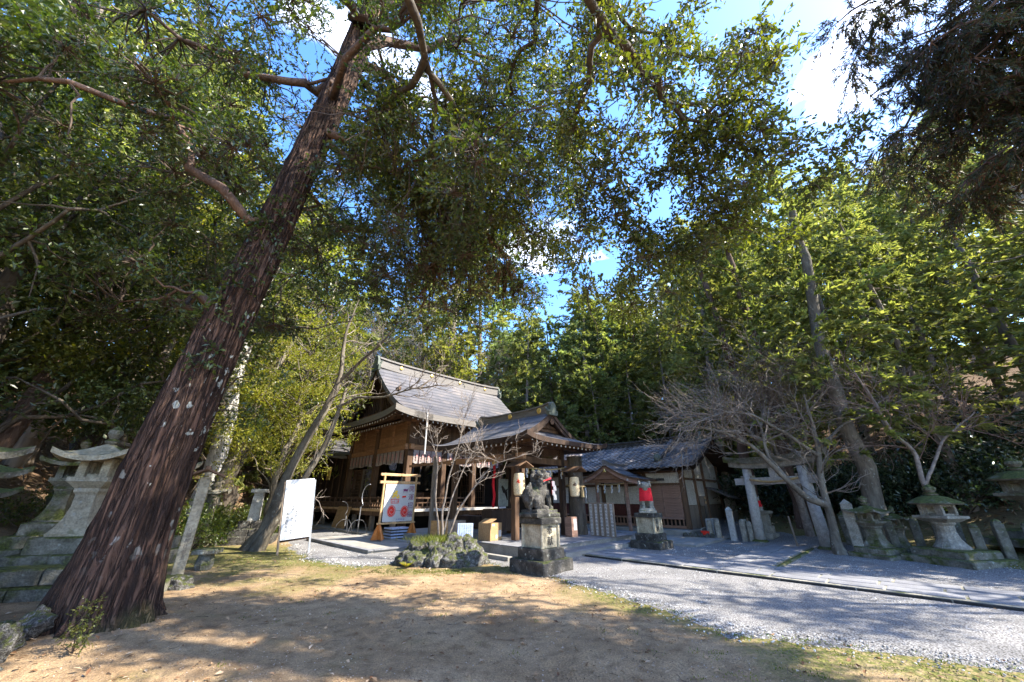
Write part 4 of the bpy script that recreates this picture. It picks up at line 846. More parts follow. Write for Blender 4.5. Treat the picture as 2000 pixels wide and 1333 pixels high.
def komainu(loc, rz, S, label, bib, pl_, stone):
    e = empty('guardian_lion_dog', loc, rz, label, 'stone lion-dog', 'stone guardian lion-dogs'); obj('body', komainu_mesh(stone, S), e)
    if bib:
        mb = MB()
        def f(u, v):
            an = (u-.5)*2.7; r = .165+.03*v+.012*math.sin(u*18)*v; z = (.665-.33*v-.03*abs(u-.5)*v)
            return ((.075+r*math.cos(an))*S, (r*math.sin(an))*1.05*S, z*S)
        mb.grid(f, 18, 8); mb.grid(lambda u, v: tuple(Vector(f(u, v))*.985), 18, 8, flip=True); mb.build('red_bib', MT['red'], e, smooth=True)
        mb = MB(); mb.tube([((.05+.15*math.cos(a))*S, .155*math.sin(a)*S, (.655+.02*math.cos(a))*S) for a in [i*2*PI/16 for i in range(17)]], .018*S, 6); mb.build('bib_cord', MT['red'], e, smooth=True)
    else:
        mb = MB(); pts = [((.06+.19*math.cos(a))*S, .19*math.sin(a)*S, (.66+.06*math.cos(a+.5))*S) for a in [-2.2+i*.28 for i in range(16)]]
        for i in range(len(pts)-1): p = Vector(pts[i]); q = Vector(pts[i+1]); mb.beam(p, q+(q-p)*.15, .05, .016)
        a = Vector(pts[3]); mb.grid(lambda u, v: (a.x+.04+.05*u+.02*v, a.y-.03+.05*u, a.z-.36*v+.02*math.sin(u*6)), 4, 6); mb.grid(lambda u, v: (a.x+.04+.05*u+.02*v, a.y-.035+.05*u, a.z-.36*v+.02*math.sin(u*6)), 4, 6, flip=True)
        mb.build('red_ribbon', MT['red'], e)
        for dx, dy in ((.2,-.25),(.25,.2)):
            mb = MB(); shide_mesh(mb, .42); o = mb.build('paper_streamer', MT['cloth'], e, (dx, dy, .66*S)); o.rotation_euler = (0,0,-PI/4)
    return e
def shide_mesh(mb, h=.35):
    w = .07; z = 0; x = 0
    for k in range(4): mb.add([(x,0,z),(x+w,.004*k,z),(x+w*1.15,.006*k,z-h/4-.02),(x+w*.15,.004*k,z-h/4-.02)], [(0,1,2,3)]); z -= h/4; x += w*.45*(1 if k % 2 == 0 else -1)
p1, z1 = pedestal(W(7.57, 6.6), PI/4, 1.0, '奉献', 'mossy tiered pedestal with a pale inscribed shaft beside the rock planter'); 
komainu(W(7.57, 6.6, z1), PI/4, 1.24, 'dark weathered stone lion-dog draped with a red ribbon, near the rock planter', False, z1, MT['stone_dark'])
p2, z2 = pedestal(W(13.2, 6.6), PI/4, .95, '奉納', 'grey tiered pedestal with inscribed shaft in front of the slatted annex doors')
komainu(W(13.2, 6.6, z2), PI/4+PI+.5, 1.16, 'grey stone lion-dog wearing a bright red bib in front of the annex', True, z2, MT['stone'])

# ======== stone lanterns ========
def lantern(loc, rz, H, label, kind='square', m='stone', tiers=2, w=.34, lean=(0,0), group='stone lanterns', tw=1., rw=1.65):
    e = empty('stone_lantern', loc, rz, label, 'stone lantern', group); e.rotation_euler = (lean[0], lean[1], rz); S = H/2.2; m = MT[m]; mt = MT['stone_mossy']; z = 0
    r2 = 2**.5
    for k in range(tiers):
        ww = (w*1.75-.24*k*w*1.6)*S*1.2*tw; hh = (.20 if tiers > 1 else .16)*S*(1.35 if k == 0 and tiers > 2 else 1)
        if tiers > 2 and k < 2:
            for sx, nn in ((-1,'a'),(1,'b')): mb = MB(); c_ = .1 if k else -.1; mb.bbox(*( (-ww, c_*ww-.006) if sx < 0 else (c_*ww+.006, ww)), -ww, ww, z, z+hh, .02); mb.build('base_stone', mt, e)
        else: mb = MB(); mb.bbox(-ww, ww, -ww, ww, z, z+hh, .03); mb.build('base_stone', mt, e)
        z += hh
    hS = H - z; R = w*S
    def lz(name, prof, n=4, mm=m, smooth=False):
        nonlocal z; mb = MB(); f = r2 if n == 4 else 1; mb.lathe([(r*f, q) for r, q in prof], n, rot=PI/4 if n == 4 else 0, c=(0,0,z)); o = mb.build(name, mm, e, smooth=False); z += prof[-1][1]; return o
    a = hS*.40; n = 4 if kind == 'square' else 12
    lz('shaft', [(R*.98,0),(R*1.0,.03*S),(R*.82,a*.16),(R*.62,a*.36),(R*.52,a*.62),(R*.54,a*.86),(R*.66,a*.93),(R*.66,a)], n if kind != 'post' else 4)
    b = hS*.10; lz('platform', [(R*.66,0),(R*1.0,b*.55),(R*1.06,b*.6),(R*1.06,b)], 4)
    c_ = hS*.17; f0 = R*.60; mb = MB()
    for sx in (-1,1):
        for sy in (-1,1): mb.bbox(sx*f0-.05*S, sx*f0+.05*S, sy*f0-.05*S, sy*f0+.05*S, z, z+c_, .006)
    mb.box(-f0,f0,-f0,f0,z,z+c_*.18); mb.box(-f0,f0,-f0,f0,z+c_*.82,z+c_)
    for sx in (-1,1):
        for q0, q1 in ((-f0,-f0*.42),(f0*.42,f0)): mb.box(sx*f0-.02*S, sx*f0+.02*S, q0, q1, z+.01, z+c_-.01)
    mb.box(-f0*.9,f0*.9,f0-.04,f0-.01,z+.01,z+c_-.01)
    mb.build('firebox', m, e); z += c_
    d = hS*.15
    if kind == 'round':
        o = lz('roof', [(R*.6,0),(R*1.45,.01),(R*1.55,.045*S),(R*1.35,.10*S),(R*.8,d*.8),(R*.3,d)], 12, mt, True)
    else:   # square roof with lifted corners
        mb = MB(); k = 10; E = R*rw
        def rf(u, v, dz=0): 
            x = (2*u-1); y = (2*v-1); rr = max(abs(x), abs(y)); cr = (abs(x)*abs(y))**2.2
            return (x*E, y*E, z + d*(1-rr)**1.4 + .11*S*cr + .02*S - dz)
        mb.grid(lambda u, v: rf(u, v), k, k); nn = (k+1)**2; mb.grid(lambda u, v: rf(u, v, .07*S), k, k, flip=True)
        bd = [i for i in range(k+1)]+[j*(k+1)+k for j in range(1,k+1)]+[k*(k+1)+i for i in range(k-1,-1,-1)]+[j*(k+1) for j in range(k-1,0,-1)]
        for i, p in enumerate(bd): p2_ = bd[(i+1)%len(bd)]; mb.f.append((p, nn+p, nn+p2_, p2_)); mb.m.append(0)
        mb.build('roof', m, e); z += d
    g_ = H - z
    if g_ < .1: g_ = .16*S
    lz('finial', [(R*.34,0),(R*.42,g_*.12),(R*.22,g_*.25),(R*.40,g_*.5),(R*.38,g_*.72),(R*.12,g_*.92),(R*.02,g_)], 10, mt)
    return e
lantern((-9.15, 8.7, Z(-9.15,8.7)-.15), .35, 3.25, 'tall sunlit stone lantern with flared shaft and block base, left of the leaning trunk', tiers=3, w=.215, m='stone_warm_lit', tw=1.25, rw=1.95)
lantern((-9.7, 10.9, Z(-9.7,10.9)-.1), .3, 3.2, 'second tall stone lantern half hidden behind the leaning trunk', tiers=3, w=.215, m='stone_warm_lit', tw=1.25, rw=1.95)
lantern((-7.3, 4.75, Z(-7.15,4.75)-.1), .25, 2.85, 'dark stone lantern with curled roof corners cut by the left frame edge', tiers=3, w=.25, m='stone_mossy', tw=1.2, rw=1.9)
lantern((-9.6, 6.9, Z(-9.6,6.9)-.4), .3, 2.6, 'shaded stone lantern between the edge lantern and the sunlit one', tiers=3, w=.23, m='stone_mossy', tw=1.2, rw=1.9)
lantern((-8.35, 6.0, Z(-8.35,6)-.1), .1, 2.6, 'dark mossy stone lantern with narrow shaft just inside the left edge lantern', tiers=3, w=.20, m='stone_mossy', tw=1.2, rw=1.9)
lantern((-11.4, 10.2, Z(-11.4,10.2)-.1), .5, 2.9, 'rearmost mossy stone lantern of the left cluster, against the bank', tiers=3, w=.21, m='stone_mossy', tw=1.2, rw=1.9)
lantern((-11.2, 15.0, Z(-11.2,15)-.1), .5, 2.5, 'slim stone lantern behind the capped inscribed post, beside a leaning dark trunk', tiers=2, w=.26)
lantern((10.25, 11.75, Z(10.25,11.75)-.03), .3, 1.62, 'small stone lantern at the foot of the big cedar trunk', 'square', tiers=2, w=.34, m='stone_mossy')
lantern((11.15, 10.65, Z(11.15,10.65)-.03), .2, 1.85, 'stone lantern with mushroom-like mossy round roof on the right bank', 'round', tiers=2, w=.42, m='stone')
lantern((13.3, 10.3, Z(13.3,10.3)), .1, 2.1, 'dim stone lantern at the right frame edge', 'round', tiers=2, w=.42, m='stone_mossy')
lantern((11.3, 12.1, Z(11.3,12.1)), .6, 1.2, 'low moss-covered stone lantern between the two right-hand lanterns', 'square', tiers=1, w=.30, m='stone_mossy')
# capped stone pillar on a stepped base (left, behind two-stemmed tree)
e = empty('stone_pillar', (-9.9, 15.7, Z(-9.9,15.7)), .4, 'pale stone pillar with wide cap on a stepped block base left of the white board', 'stone pillar')
for k, (w, h) in enumerate(((.85,.26),(.62,.24),(.42,.26))):
    for s in (-1,1): mb = MB(); mb.bbox(-w if s < 0 else .006, -.006 if s < 0 else w, -w*.8, w*.8, sum((.26,.24,.26)[:k]), sum((.26,.24,.26)[:k+1]), .02); mb.build('base_stone', MT['stone_dark'], e)
mb = MB(); mb.box(-.18,.18,-.18,.18,.76,1.75,0,.025); mb.build('shaft', MT['stone_clean'], e); mb = MB(); mb.bbox(-.27,.27,-.27,.27,1.75,1.87,.02); mb.build('cap_stone', MT['stone_clean'], e)

# ======== inscribed post with wooden cap ========
e = empty('inscribed_post', (-6.6, 8.5, 0), .62, 'tall pale square post with small peaked wooden cap, sunlit beside the leaning trunk', 'inscribed post')
mb = MB(); mb.bbox(-.095,.095,-.095,.095,-.1,1.98,.012); pst = mb.build('shaft', MT['stone_warm_lit'], e)
for k, ch in enumerate('八幡神社参道'): o = obj('inscription', textmesh(ch, .085, MT['wood_grey'], vertical=False), pst); on_face(o, (0,-.096, .95-k*.10), (0,-1,0))
mb = MB(); 
for s in (-1,1): mb.add([(0,-.33,2.16),(0,.33,2.16),(s*.33,.33,2.02),(s*.33,-.33,2.02),(0,-.33,2.12),(0,.33,2.12),(s*.33,.33,1.98),(s*.33,-.33,1.98)], [(0,1,2,3),(7,6,5,4),(3,7,4,0),(1,5,6,2),(2,6,7,3)])
mb.build('cap_roof', MT['wood_old'], e); mb = MB(); mb.bbox(-.05,.05,-.35,.35,2.13,2.2,.01); mb.build('cap_ridge', MT['wood_old'], e)
for i, (x, y, r) in enumerate(((-6.35,8.25,.26),(-6.85,8.1,.20),(-6.95,8.45,.18))):
    o = obj('foot_stone', ROCKS[i], None, (x, y, .04), (0,0,i*1.3), (r, r*.8, r*.7)); tag(o, ['pale rock at the right foot of the inscribed post','rough rock in front of the inscribed post','small rock left of the inscribed post'][i], 'rock')
e = empty('stone_stool', (-7.35, 10.2, Z(-7.35,10.2)), .3, 'low mossy stone stool with slab top behind the inscribed post', 'stone stool')
mb = MB(); mb.lathe([(.17,0),(.2,.1),(.17,.3),(.16,.34)], 8); mb.build('foot', MT['stone_mossy'], e); mb = MB(); mb.bbox(-.26,.26,-.24,.24,.34,.44,.03); mb.build('top_slab', MT['stone_mossy'], e)

# ======== white notice board (left) ========
e = empty('white_notice_board', (-6.62, 12.8, 0), .62, 'tall white notice board on short dark legs beside the two-stemmed tree', 'notice board')
for s in (-1,1): mb = MB(); mb.bbox(s*.42-.03, s*.42+.03, -.03,.03,-.05,2.08,.005); mb.build('leg', MT['wood_grey'] if s < 0 else MT['metal'], e)
mb = MB(); mb.bbox(-.40,.40,-.045,-.01,.42,2.12,.006); pn = mb.build('panel', MT['white'], e); mb = MB(); mb.bbox(-.39,.39,-.01,.02,.36,.415,.004); mb.build('lower_rail', MT['wood_dark'], e); e.rotation_mode = 'XYZ'; e.rotation_euler = (0, -.10, .62)
for x, s, sz, z in ((-.27,'奉納金御芳名','.095',1.10),(-.13,'平成二十六年七月吉日参拝者','.068',1.30),(-.03,'奉祝神社建立記念','.068',1.16)):
    s = s[:12]; sz = float(sz)
    for k, ch in enumerate(s): o = obj('lettering', textmesh(ch, sz, MT['ink'], vertical=False, depth=.001), pn); on_face(o, (x, -.0462, z-k*sz*.98), (0,-1,0))
# ======== banner stand ========
e = empty('banner_stand', W(8.05, 14.35, .135), PI/4, 'wooden framed white banner with red spiral coins and vertical lettering on orange feet', 'banner stand')
for s in (-1,1):
    mb = MB(); mb.bbox(s*.70-.035, s*.70+.035,-.035,.035,.05,2.32,.006); mb.build('upright', MT['wood_light'], e)
    mb = MB(); w = .36
    mb.add([(s*.70-.03,-w,0),(s*.70+.03,-w,0),(s*.70+.03,w,0),(s*.70-.03,w,0),(s*.70-.03,-.05,.52),(s*.70+.03,-.05,.52),(s*.70+.03,.05,.52),(s*.70-.03,.05,.52)], [(0,3,2,1),(4,5,6,7),(0,1,5,4),(1,2,6,5),(2,3,7,6),(3,0,4,7)])
    mb.add([(s*.70-.26,-.04,0),(s*.70+.26,-.04,0),(s*.70+.26,.04,0),(s*.70-.26,.04,0),(s*.70-.05,-.035,.5),(s*.70+.05,-.035,.5),(s*.70+.05,.035,.5),(s*.70-.05,.035,.5)], [(0,3,2,1),(4,5,6,7),(0,1,5,4),(1,2,6,5),(2,3,7,6),(3,0,4,7)])
    mb.build('foot', MT['paint_orange'], e)
for z in (2.22,1.94,.50): mb = MB(); mb.bbox(-.88 if z > 1 else -.80, .88 if z > 1 else .80, -.04,.04, z, z+(.09 if z > 1 else .06), .01); mb.build('crossbar', MT['wood_light'], e)
mb = MB(); mb.grid(lambda u, v: (-.63+1.26*u, -.05+.012*math.sin(u*9+v*3), .58+1.34*v), 12, 8); mb.grid(lambda u, v: (-.63+1.26*u, -.042+.012*math.sin(u*9+v*3), .58+1.34*v), 12, 8, flip=True); ban = mb.build('banner_cloth', MT['cloth'], e, smooth=True)
def flat(name, pts, m, off=-.066, par=ban): mb = MB(); n = len(pts); mb.add([(x, off, z) for x, z in pts]+[(x, off+.002, z) for x, z in pts], [tuple(range(n))]+[(i,n+i,n+(i+1)%n,(i+1)%n) for i in range(n)]); return mb.build(name, m, par)
for k, (cx, cz) in enumerate(((-.30,.95),(.26,.93))):
    flat('printed_coin', [(cx+.175*math.cos(a), cz+.205*math.sin(a)) for a in [i*2*PI/24 for i in range(24)]], MT['red_paint'])
    mb = MB(); pts = [(cx+(.02+.012*i)*math.cos(i*.62)*.85, -.069, cz+(.02+.012*i)*math.sin(i*.62)) for i in range(13)]; mb.tube(pts, .007, 4); mb.tube([(cx+.15*math.cos(a), -.069, cz+.175*math.sin(a)) for a in [i*2*PI/24 for i in range(25)]], .005, 4); mb.build('printed_spiral', MT['cloth'], ban)
flat('printed_string', [(-.12,.955),(.09,.955),(.09,.965),(-.12,.965)], MT['ink'])
flat('printed_bale', [(-.36,1.22),(-.04,1.22),(-.02,1.38),(-.38,1.38)], MT['red_paint']); flat('printed_bale', [(-.34,1.24),(-.06,1.24),(-.045,1.355),(-.355,1.355)], MT['cloth'], -.069)
for k, ch in enumerate('金運八幡'): o = obj('lettering', textmesh(ch, .075, MT['red_paint'], vertical=False, depth=.001), ban); on_face(o, (-.305+k*.072, -.072, 1.265), (0,-1,0))
for i in range(22):
    r = int(i**.5*1.1); x = -.2+random.uniform(-1,1)*(.16-.035*(i//6)); z = 1.42+(i//6)*.07+random.uniform(0,.03)
    flat('printed_gold_coin', [(x+.030*math.cos(a), z+.036*math.sin(a)) for a in [j*PI/4 for j in range(8)]], MT['yellow'], -.067-.0004*i)
flat('printed_horse', [(.10,1.72),(.18,1.75),(.30,1.73),(.34,1.80),(.33,1.70),(.30,1.66),(.30,1.60),(.27,1.66),(.17,1.66),(.13,1.60),(.14,1.68)], MT['ink_purple'])
flat('printed_stamp', [(.10,1.42),(.27,1.44),(.27,1.50),(.10,1.48)], MT['red_paint'])
for k, ch in enumerate('開運招福'): o = obj('lettering', textmesh(ch, .25, MT['ink_purple'], vertical=False, depth=.001), ban); on_face(o, (.49-.0*k, -.068, 1.66-k*.305), (0,-1,0))
for k, ch in enumerate('大阿武村'): o = obj('lettering', textmesh(ch, .085, MT['ink_blue'], vertical=False, depth=.001), ban); on_face(o, (-.05+k*.10, -.068, .62), (0,-1,0))
mb = MB(); mb.tube([(0,-.05,2.24),(.02,-.06,2.08),(-.03,-.05,1.97)], .008, 5); mb.build('hanging_cord', MT['rope'], e)
e = empty('folded_sheet_stack', W(8.35, 14.7, .135), PI/4, 'low stack of folded dark and white sheets behind the banner feet', 'folded sheets')
for k in range(7): mb = MB(); mb.bbox(-.42,.42,-.3,.3,0,.045,.01); o = mb.build('sheet', MT['metal_dark'] if k % 2 else MT['blue_print'], e, (.03*random.uniform(-1,1), .02, .05*k)); o.rotation_euler = (0,0,random.uniform(-.1,.1))
# ======== plywood, hoop stands ========
mb = MB(); mb.bbox(-.80,.80,-.01,.01,0,1.02,.003); o = mb.build('plywood_sheet', MT['plywood'], None, W(8.6, 21.2, .12)); o.rotation_euler = (-.22, 0, PI/4-PI/2); tag(o, 'brown plywood sheet leaning against the hall deck', 'plywood sheet')
def hoop_stand(a, q, rz, label, s=1.):
    e = empty('hoop_stand', W(a, q, .12), rz, label, 'metal stand', 'hooped metal stands')
    mb = MB(); mb.tube([(0,0,.28),(0,0,.95*s)], .022, 8); mb.build('pole', MT['metal'], e)
    mb = MB(); mb.tube([(.0,0,.95*s)]+[(-.38+.40*math.cos(t)*1.0, 0, 1.35*s+.42*math.sin(t)*s) for t in [-.9+i*.26 for i in range(11)]][::-1][::-1], .016, 6); mb.build('hoop', MT['metal'] if s > 1 else MT['metal_dark'], e, smooth=True)
    for k in range(3):
        an = k*2*PI/3+.4; mb = MB(); mb.tube([(math.cos(an)*r, math.sin(an)*r, z) for r, z in ((0,.55),(.18,.52),(.34,.36),(.44,.02))], .014, 6); mb.build('leg', MT['metal_dark'] if k else MT['metal'], e, smooth=True)
hoop_stand(7.9, 17.3, 2.6, 'tall metal hoop stand with bright top arc before the hall deck', 1.12); hoop_stand(7.7, 18.2, 1.3, 'low dark metal hoop stand left of the taller one', .72)
# ======== rock planter ========
e = empty('rock_planter', (-1.78, 11.15, 0), 0, 'ring of mossy boulders around a raised planting bed in front of the hall', 'rock planter')
spots = []
for k in range(11):
    an = 2*PI*k/11; r = 1.0; spots.append((r*1.0*math.cos(an), r*.62*math.sin(an), random.uniform(.28,.42), random.uniform(.20,.34)))
for k, (x, y, r, h) in enumerate(spots): obj('boulder', ROCKS[k % 6], e, (x, y, h*.35), (random.uniform(-.3,.3), random.uniform(-.3,.3), k*1.7), (r, r*.85, h))
for k, (x, y, z, r) in enumerate(((.28,-.25,.42,.33),(.72,-.15,.42,.30),(-.25,-.3,.36,.25),(-.8,-.1,.40,.27),(.05,-.5,.22,.27),(.5,-.5,.2,.26),(.95,-.3,.22,.24))): obj('boulder', ROCKS[(k+2) % 6], e, (x, y, z), (k, k*2., k*.7), (r, r*.9, r*.95))
mb = MB(); mb.lathe([(1.0,0),(.95,.34),(.5,.42),(.01,.45)], 18); o = mb.build('soil', MT['stone_mossy'], e, smooth=True); o.scale = (1,.62,1)
mb = MB(); mb.bbox(-.21,.21,-.012,.012,0,.40,.004); o = mb.build('small_notice', MT['blue_print'], None, (-1.28, 11.35, .52)); o.rotation_euler = (-.12,0,.12); e.scale = (.88,.9,.92); tag(o, 'small pale blue notice with columns of text propped on the boulders', 'notice')
for c_ in range(6):
    for k in range(8): t_ = obj('lettering', textmesh(random.choice('奉納神社御芳名大山川月日年'), .04, MT['ink_blue'], vertical=False, depth=.001), o); on_face(t_, (-.15+c_*.06, -.0125, .34-k*.042), (0,-1,0))
e = empty('planter_box', W(8.05, 11.0, .1), PI/4+.1, 'open brown panel box standing behind the rock planter', 'box')
for n_, (x0,x1,y0,y1) in enumerate(((-.4,-.37,-.4,.4),(.37,.4,-.4,.4),(-.37,.37,-.4,-.37),(-.37,.37,.37,.4))): mb = MB(); mb.bbox(x0,x1,y0,y1,0,.78,.004); mb.build('side_panel', MT['plywood'] if n_ < 1 else MT['wood_grey'], e)
e = empty('cardboard_box', W(8.95, 9.95, .318), PI/4+.15, 'brown cardboard box with white labels on the porch platform', 'cardboard box')
mb = MB(); mb.bbox(-.29,.29,-.25,.25,0,.50,.004); mb.build('body', MT['cardboard'], e)
mb = MB(); mb.add([(-.29,-.25,.50),(.0,-.27,.62),(.0,.23,.62),(-.29,.25,.50),(-.29,-.25,.495),(.0,-.27,.615),(.0,.23,.615),(-.29,.25,.495)], [(0,1,2,3),(7,6,5,4),(0,4,5,1),(2,6,7,3)]); mb.build('open_flap', MT['cardboard'], e)
for x, z, w, h in ((-.2,.42,.12,.05),(.12,.10,.14,.18),(-.02,.06,.08,.10)): mb = MB(); mb.bbox(x,x+w,-.253,-.2505,z,z+h,.001); mb.build('paper_label', MT['cloth'], e)
# ======== things in and at the porch ========
e = empty('wooden_box', W(11.75, 8.8, .318), PI/4, 'upright brown wooden box with a paper notice beside the sacred log', 'wooden box')
mb = MB(); mb.bbox(-.17,.17,-.15,.15,0,.62,.008); mb.build('body', MT['wood_pink'], e); mb = MB(); mb.bbox(-.05,.13,-.153,-.1505,.2,.56,.001); mb.build('paper_notice', MT['cloth'], e)
e = empty('sacred_log', W(12.65, 9.15, .318), PI/4, 'thick dark weathered log post bound with straw rope at the right of the porch', 'sacred log')
mb = MB(); n = 40; k = 26
vs = []
for j in range(n+1):
    z = 2.75*j/n
    for i in range(k): a = 2*PI*i/k; r = .27+.05*math.exp(-z*1.2)+.045*float(fbm(math.cos(a)*3, math.sin(a)*3, z*1.1))+.02*abs(math.sin(a*7+z)); vs.append((r*math.cos(a), r*math.sin(a), z))
mb.add(vs, [(j*k+i, j*k+(i+1)%k, (j+1)*k+(i+1)%k, (j+1)*k+i) for j in range(n) for i in range(k)]+[tuple(range(n*k,n*k+k))]); mb.build('trunk', MT['bark_dim'], e, smooth=True)
mb = MB(); rp = [(.34*math.cos(a), .34*math.sin(a), 1.66+.03*math.sin(a)) for a in [i*PI/12 for i in range(25)]]; mb.tube(rp, .035, 8); mb.build('straw_rope', MT['rope'], e, smooth=True)
mb = MB(); mb.lathe([(.02,0),(.05,-.1),(.075,-.36)][::-1], 8, c=(-.1,-.36,1.62)); mb.build('straw_tassel', MT['rope'], e); mb = MB(); shide_mesh(mb, .35); mb.build('paper_streamer', MT['cloth'], e, (.08,-.37,1.6))
def paper_lantern(a, q, z, label, sym):
    e = empty('paper_lantern', W(a, q, z), PI/4, label, 'paper lantern', 'cream paper lanterns of the porch')
    prof = [(.10,0),(.155,.03)]+[(.16+.028*math.sin(PI*i/16)+(.004 if i % 2 else -.004), .03+.62*i/16) for i in range(17)]+[(.155,.66),(.10,.68)]
    mb = MB(); mb.lathe(prof, 20); mb.build('paper_body', MT['lantern'], e, smooth=True)
    for zz in (-.03,.68): mb = MB(); mb.lathe([(.09,0),(.115,.0),(.115,.035),(.09,.035)], 16, c=(0,0,zz)); mb.build('rim', MT['ink'], e)
    for k in range(3):   # comma crest: three curved drops on the side facing the yard
        mb = MB(); an = k*2*PI/3; pts = []
        for i in range(9): t = i/8; rr = .012+.062*t; aa = an+t*2.2; pts.append((rr*math.cos(aa), -.196+.0*t, .42+rr*math.sin(aa)))
        mb.tube(pts, [.024*(1-.85*i/8) for i in range(9)], 6); o = mb.build('painted_crest', MT[sym], e, smooth=True); o.rotation_euler = (0,0,-.9)
    for k, ch in enumerate('八幡神社'): o = obj('lettering', textmesh(ch, .13, MT['ink'], vertical=False, depth=.001), e); on_face(o, (.197*math.sin(.2), -.197*math.cos(.2), .52-k*.135), (math.sin(.2), -math.cos(.2), 0))
    mb = MB(); mb.tube([(0,0,.70),(0,0,.86)], .008, 5); mb.build('hook', MT['metal_dark'], e)
    # little roof above
    mb = MB()
    for s in (-1,1): mb.add([(0,-.34,1.04),(0,.34,1.04),(s*.34,.34,.88),(s*.34,-.34,.88),(0,-.34,1.01),(0,.34,1.01),(s*.34,.34,.85),(s*.34,-.34,.85)], [(0,1,2,3),(7,6,5,4),(3,7,4,0),(1,5,6,2),(2,6,7,3)])
    mb.build('rooflet', MT['wood_old'], e)
paper_lantern(9.12, 8.8, 1.62, 'cream paper lantern with red comma crest behind the ribboned lion-dog', 'red_paint'); paper_lantern(11.75, 8.55, 1.58, 'cream paper lantern with dark comma crest next to the sacred log', 'maroon')
e = empty('bell_rope', W(10.95, 12.0, 1.05), PI/4, 'thick hanging red cloth bell rope inside the porch', 'bell rope'); mb = MB(); mb.tube([(.02*math.sin(i), .02*math.cos(i*1.3), 1.85-.17*i) for i in range(11)], [.05+.012*(i % 2) for i in range(11)], 8); mb.build('rope', MT['red'], e, smooth=True); mb = MB(); mb.lathe([(.02,1.75),(.09,1.8),(.11,1.9),(.02,2.0)], 10); mb.build('bell', MT['gold'], e)
e = empty('offertory_box', W(10.6, 11.2, .318), PI/4, 'dark slatted wooden offertory box inside the porch', 'offertory box'); mb = MB(); mb.bbox(-.7,.7,-.3,.3,.12,.82,.01); mb.build('body', MT['wood_dark'], e)
for k in range(9): mb = MB(); mb.bbox(-.66+k*.15,-.60+k*.15,-.28,.28,.82,.86,.005); mb.build('slat', MT['wood_old'], e)
for s in (-1,1): mb = MB(); mb.bbox(s*.6-.05,s*.6+.05,-.25,.25,0,.12,.005); mb.build('foot', MT['wood_old'], e)
e = empty('painted_screen', W(12.1, 12.6, .318), PI/4+.2, 'pale upright panel with dark brush painting inside the porch', 'painted panel'); mb = MB(); mb.bbox(-.4,.4,-.02,.02,.9,2.0,.01); mb.build('panel', MT['horse'], e)
mb = MB(); mb.tube([(-.2,-.03,1.7),(-.05,-.03,1.5),(.1,-.03,1.45),(.22,-.03,1.15)], [.05,.09,.08,.02], 6); mb.tube([(.1,-.03,1.5),(.25,-.03,1.6)], [.05,.02], 5); mb.build('brush_painting', MT['ink'], e)
for s in (-1,1): mb = MB(); mb.bbox(s*.38-.02,s*.38+.02,-.02,.02,0,.9,.003); mb.build('leg', MT['wood_old'], e)
def rope_line(name, p, q, z, sag, label, n=4, par=None, rad=.028):
    P, Q = Vector(W(*p, z)), Vector(W(*q, z)); e = empty(name, P, 0, label, 'straw rope'); d = Q-P
    mb = MB(); mb.tube([tuple(d*t+Vector((0,0,-sag*4*t*(1-t)))) for t in [i/12 for i in range(13)]], rad, 6); mb.build('rope', MT['rope'], e, smooth=True)
    for k in range(n):
        t = (k+.6)/n; c = d*t+Vector((0,0,-sag*4*t*(1-t)-.02)); mb = MB(); shide_mesh(mb, .32); o = mb.build('paper_streamer', MT['cloth'], e, tuple(c)); o.rotation_euler = (0,0,math.atan2(d.y,d.x))
        mb = MB(); mb.lathe([(.03,-.2),(.012,0)], 5); mb.build('straw_tassel', MT['rope'], e, tuple(c+d.normalized()*.12))
rope_line('sacred_rope', (9.5,9.2), (12.05,9.2), 2.62, .12, 'straw rope with white zigzag streamers across the porch front', 4); rope_line('sacred_rope', (16.3,9.1), (16.3,10.6), 2.16, .06, 'straw rope with paper streamers and tassels across the annex gate', 4, rad=.02)
# row of lettered wooden boards
e = empty('lettered_board_row', W(12.5, 8.0, .318), PI/4, 'row of five upright grey boards with white lettering right of the sacred log', 'lettered boards')
for k in range(5):
    q = .42-k*.21; mb = MB(); mb.bbox(-.02,.02,q-.095,q+.095,0,1.08,.005); o = mb.build('board', MT['wood_grey'], e); mb = MB(); mb.bbox(-.024,-.021,q-.04,q+.05,.03,1.03,.001); mb.build('white_strip', MT['cloth'], o)
    for j in range(9): t_ = obj('lettering', textmesh(random.choice('奉納金壱百円也山田川氏'), .10, MT['ink'], vertical=False, depth=.0008), o); on_face(t_, (-.0248, q+.005, .93-j*.11), (-1,0,0))
mb = MB(); mb.bbox(-.05,-.02,-.55,.55,1.0,1.04,.004)
# ======== annex surroundings ========
e = empty('bucket', W(17.3, 6.3, .02), 0, 'red bucket standing at the right corner of the annex', 'bucket'); mb = MB(); mb.lathe([(.13,0),(.17,.28),(.18,.28),(.18,.30),(.155,.30),(.12,.03)], 16); mb.build('body', MT['red_paint'], e); mb = MB(); mb.tube([(.17*math.cos(a),0,.29+.14*math.sin(a)) for a in [i*PI/8 for i in range(9)]], .006, 5); mb.build('handle', MT['metal'], e)
e = empty('air_conditioner_unit', W(19.0, 6.55, .05), PI/4, 'grey outdoor air conditioner unit by the annex end wall', 'air conditioner'); mb = MB(); mb.bbox(-.4,.4,-.16,.16,.06,.66,.02); mb.build('casing', MT['stone_clean'], e); mb = MB(); mb.lathe([(.02,0),(.22,0),(.23,.015),(.02,.02)], 18); o = mb.build('fan_grille', MT['metal_dark'], e, (-.1,-.17,.36)); o.rotation_euler = (PI/2,0,0)
for s in (-1,1): mb = MB(); mb.bbox(s*.3-.04,s*.3+.04,-.15,.15,0,.06,.004); mb.build('foot', MT['metal_dark'], e)
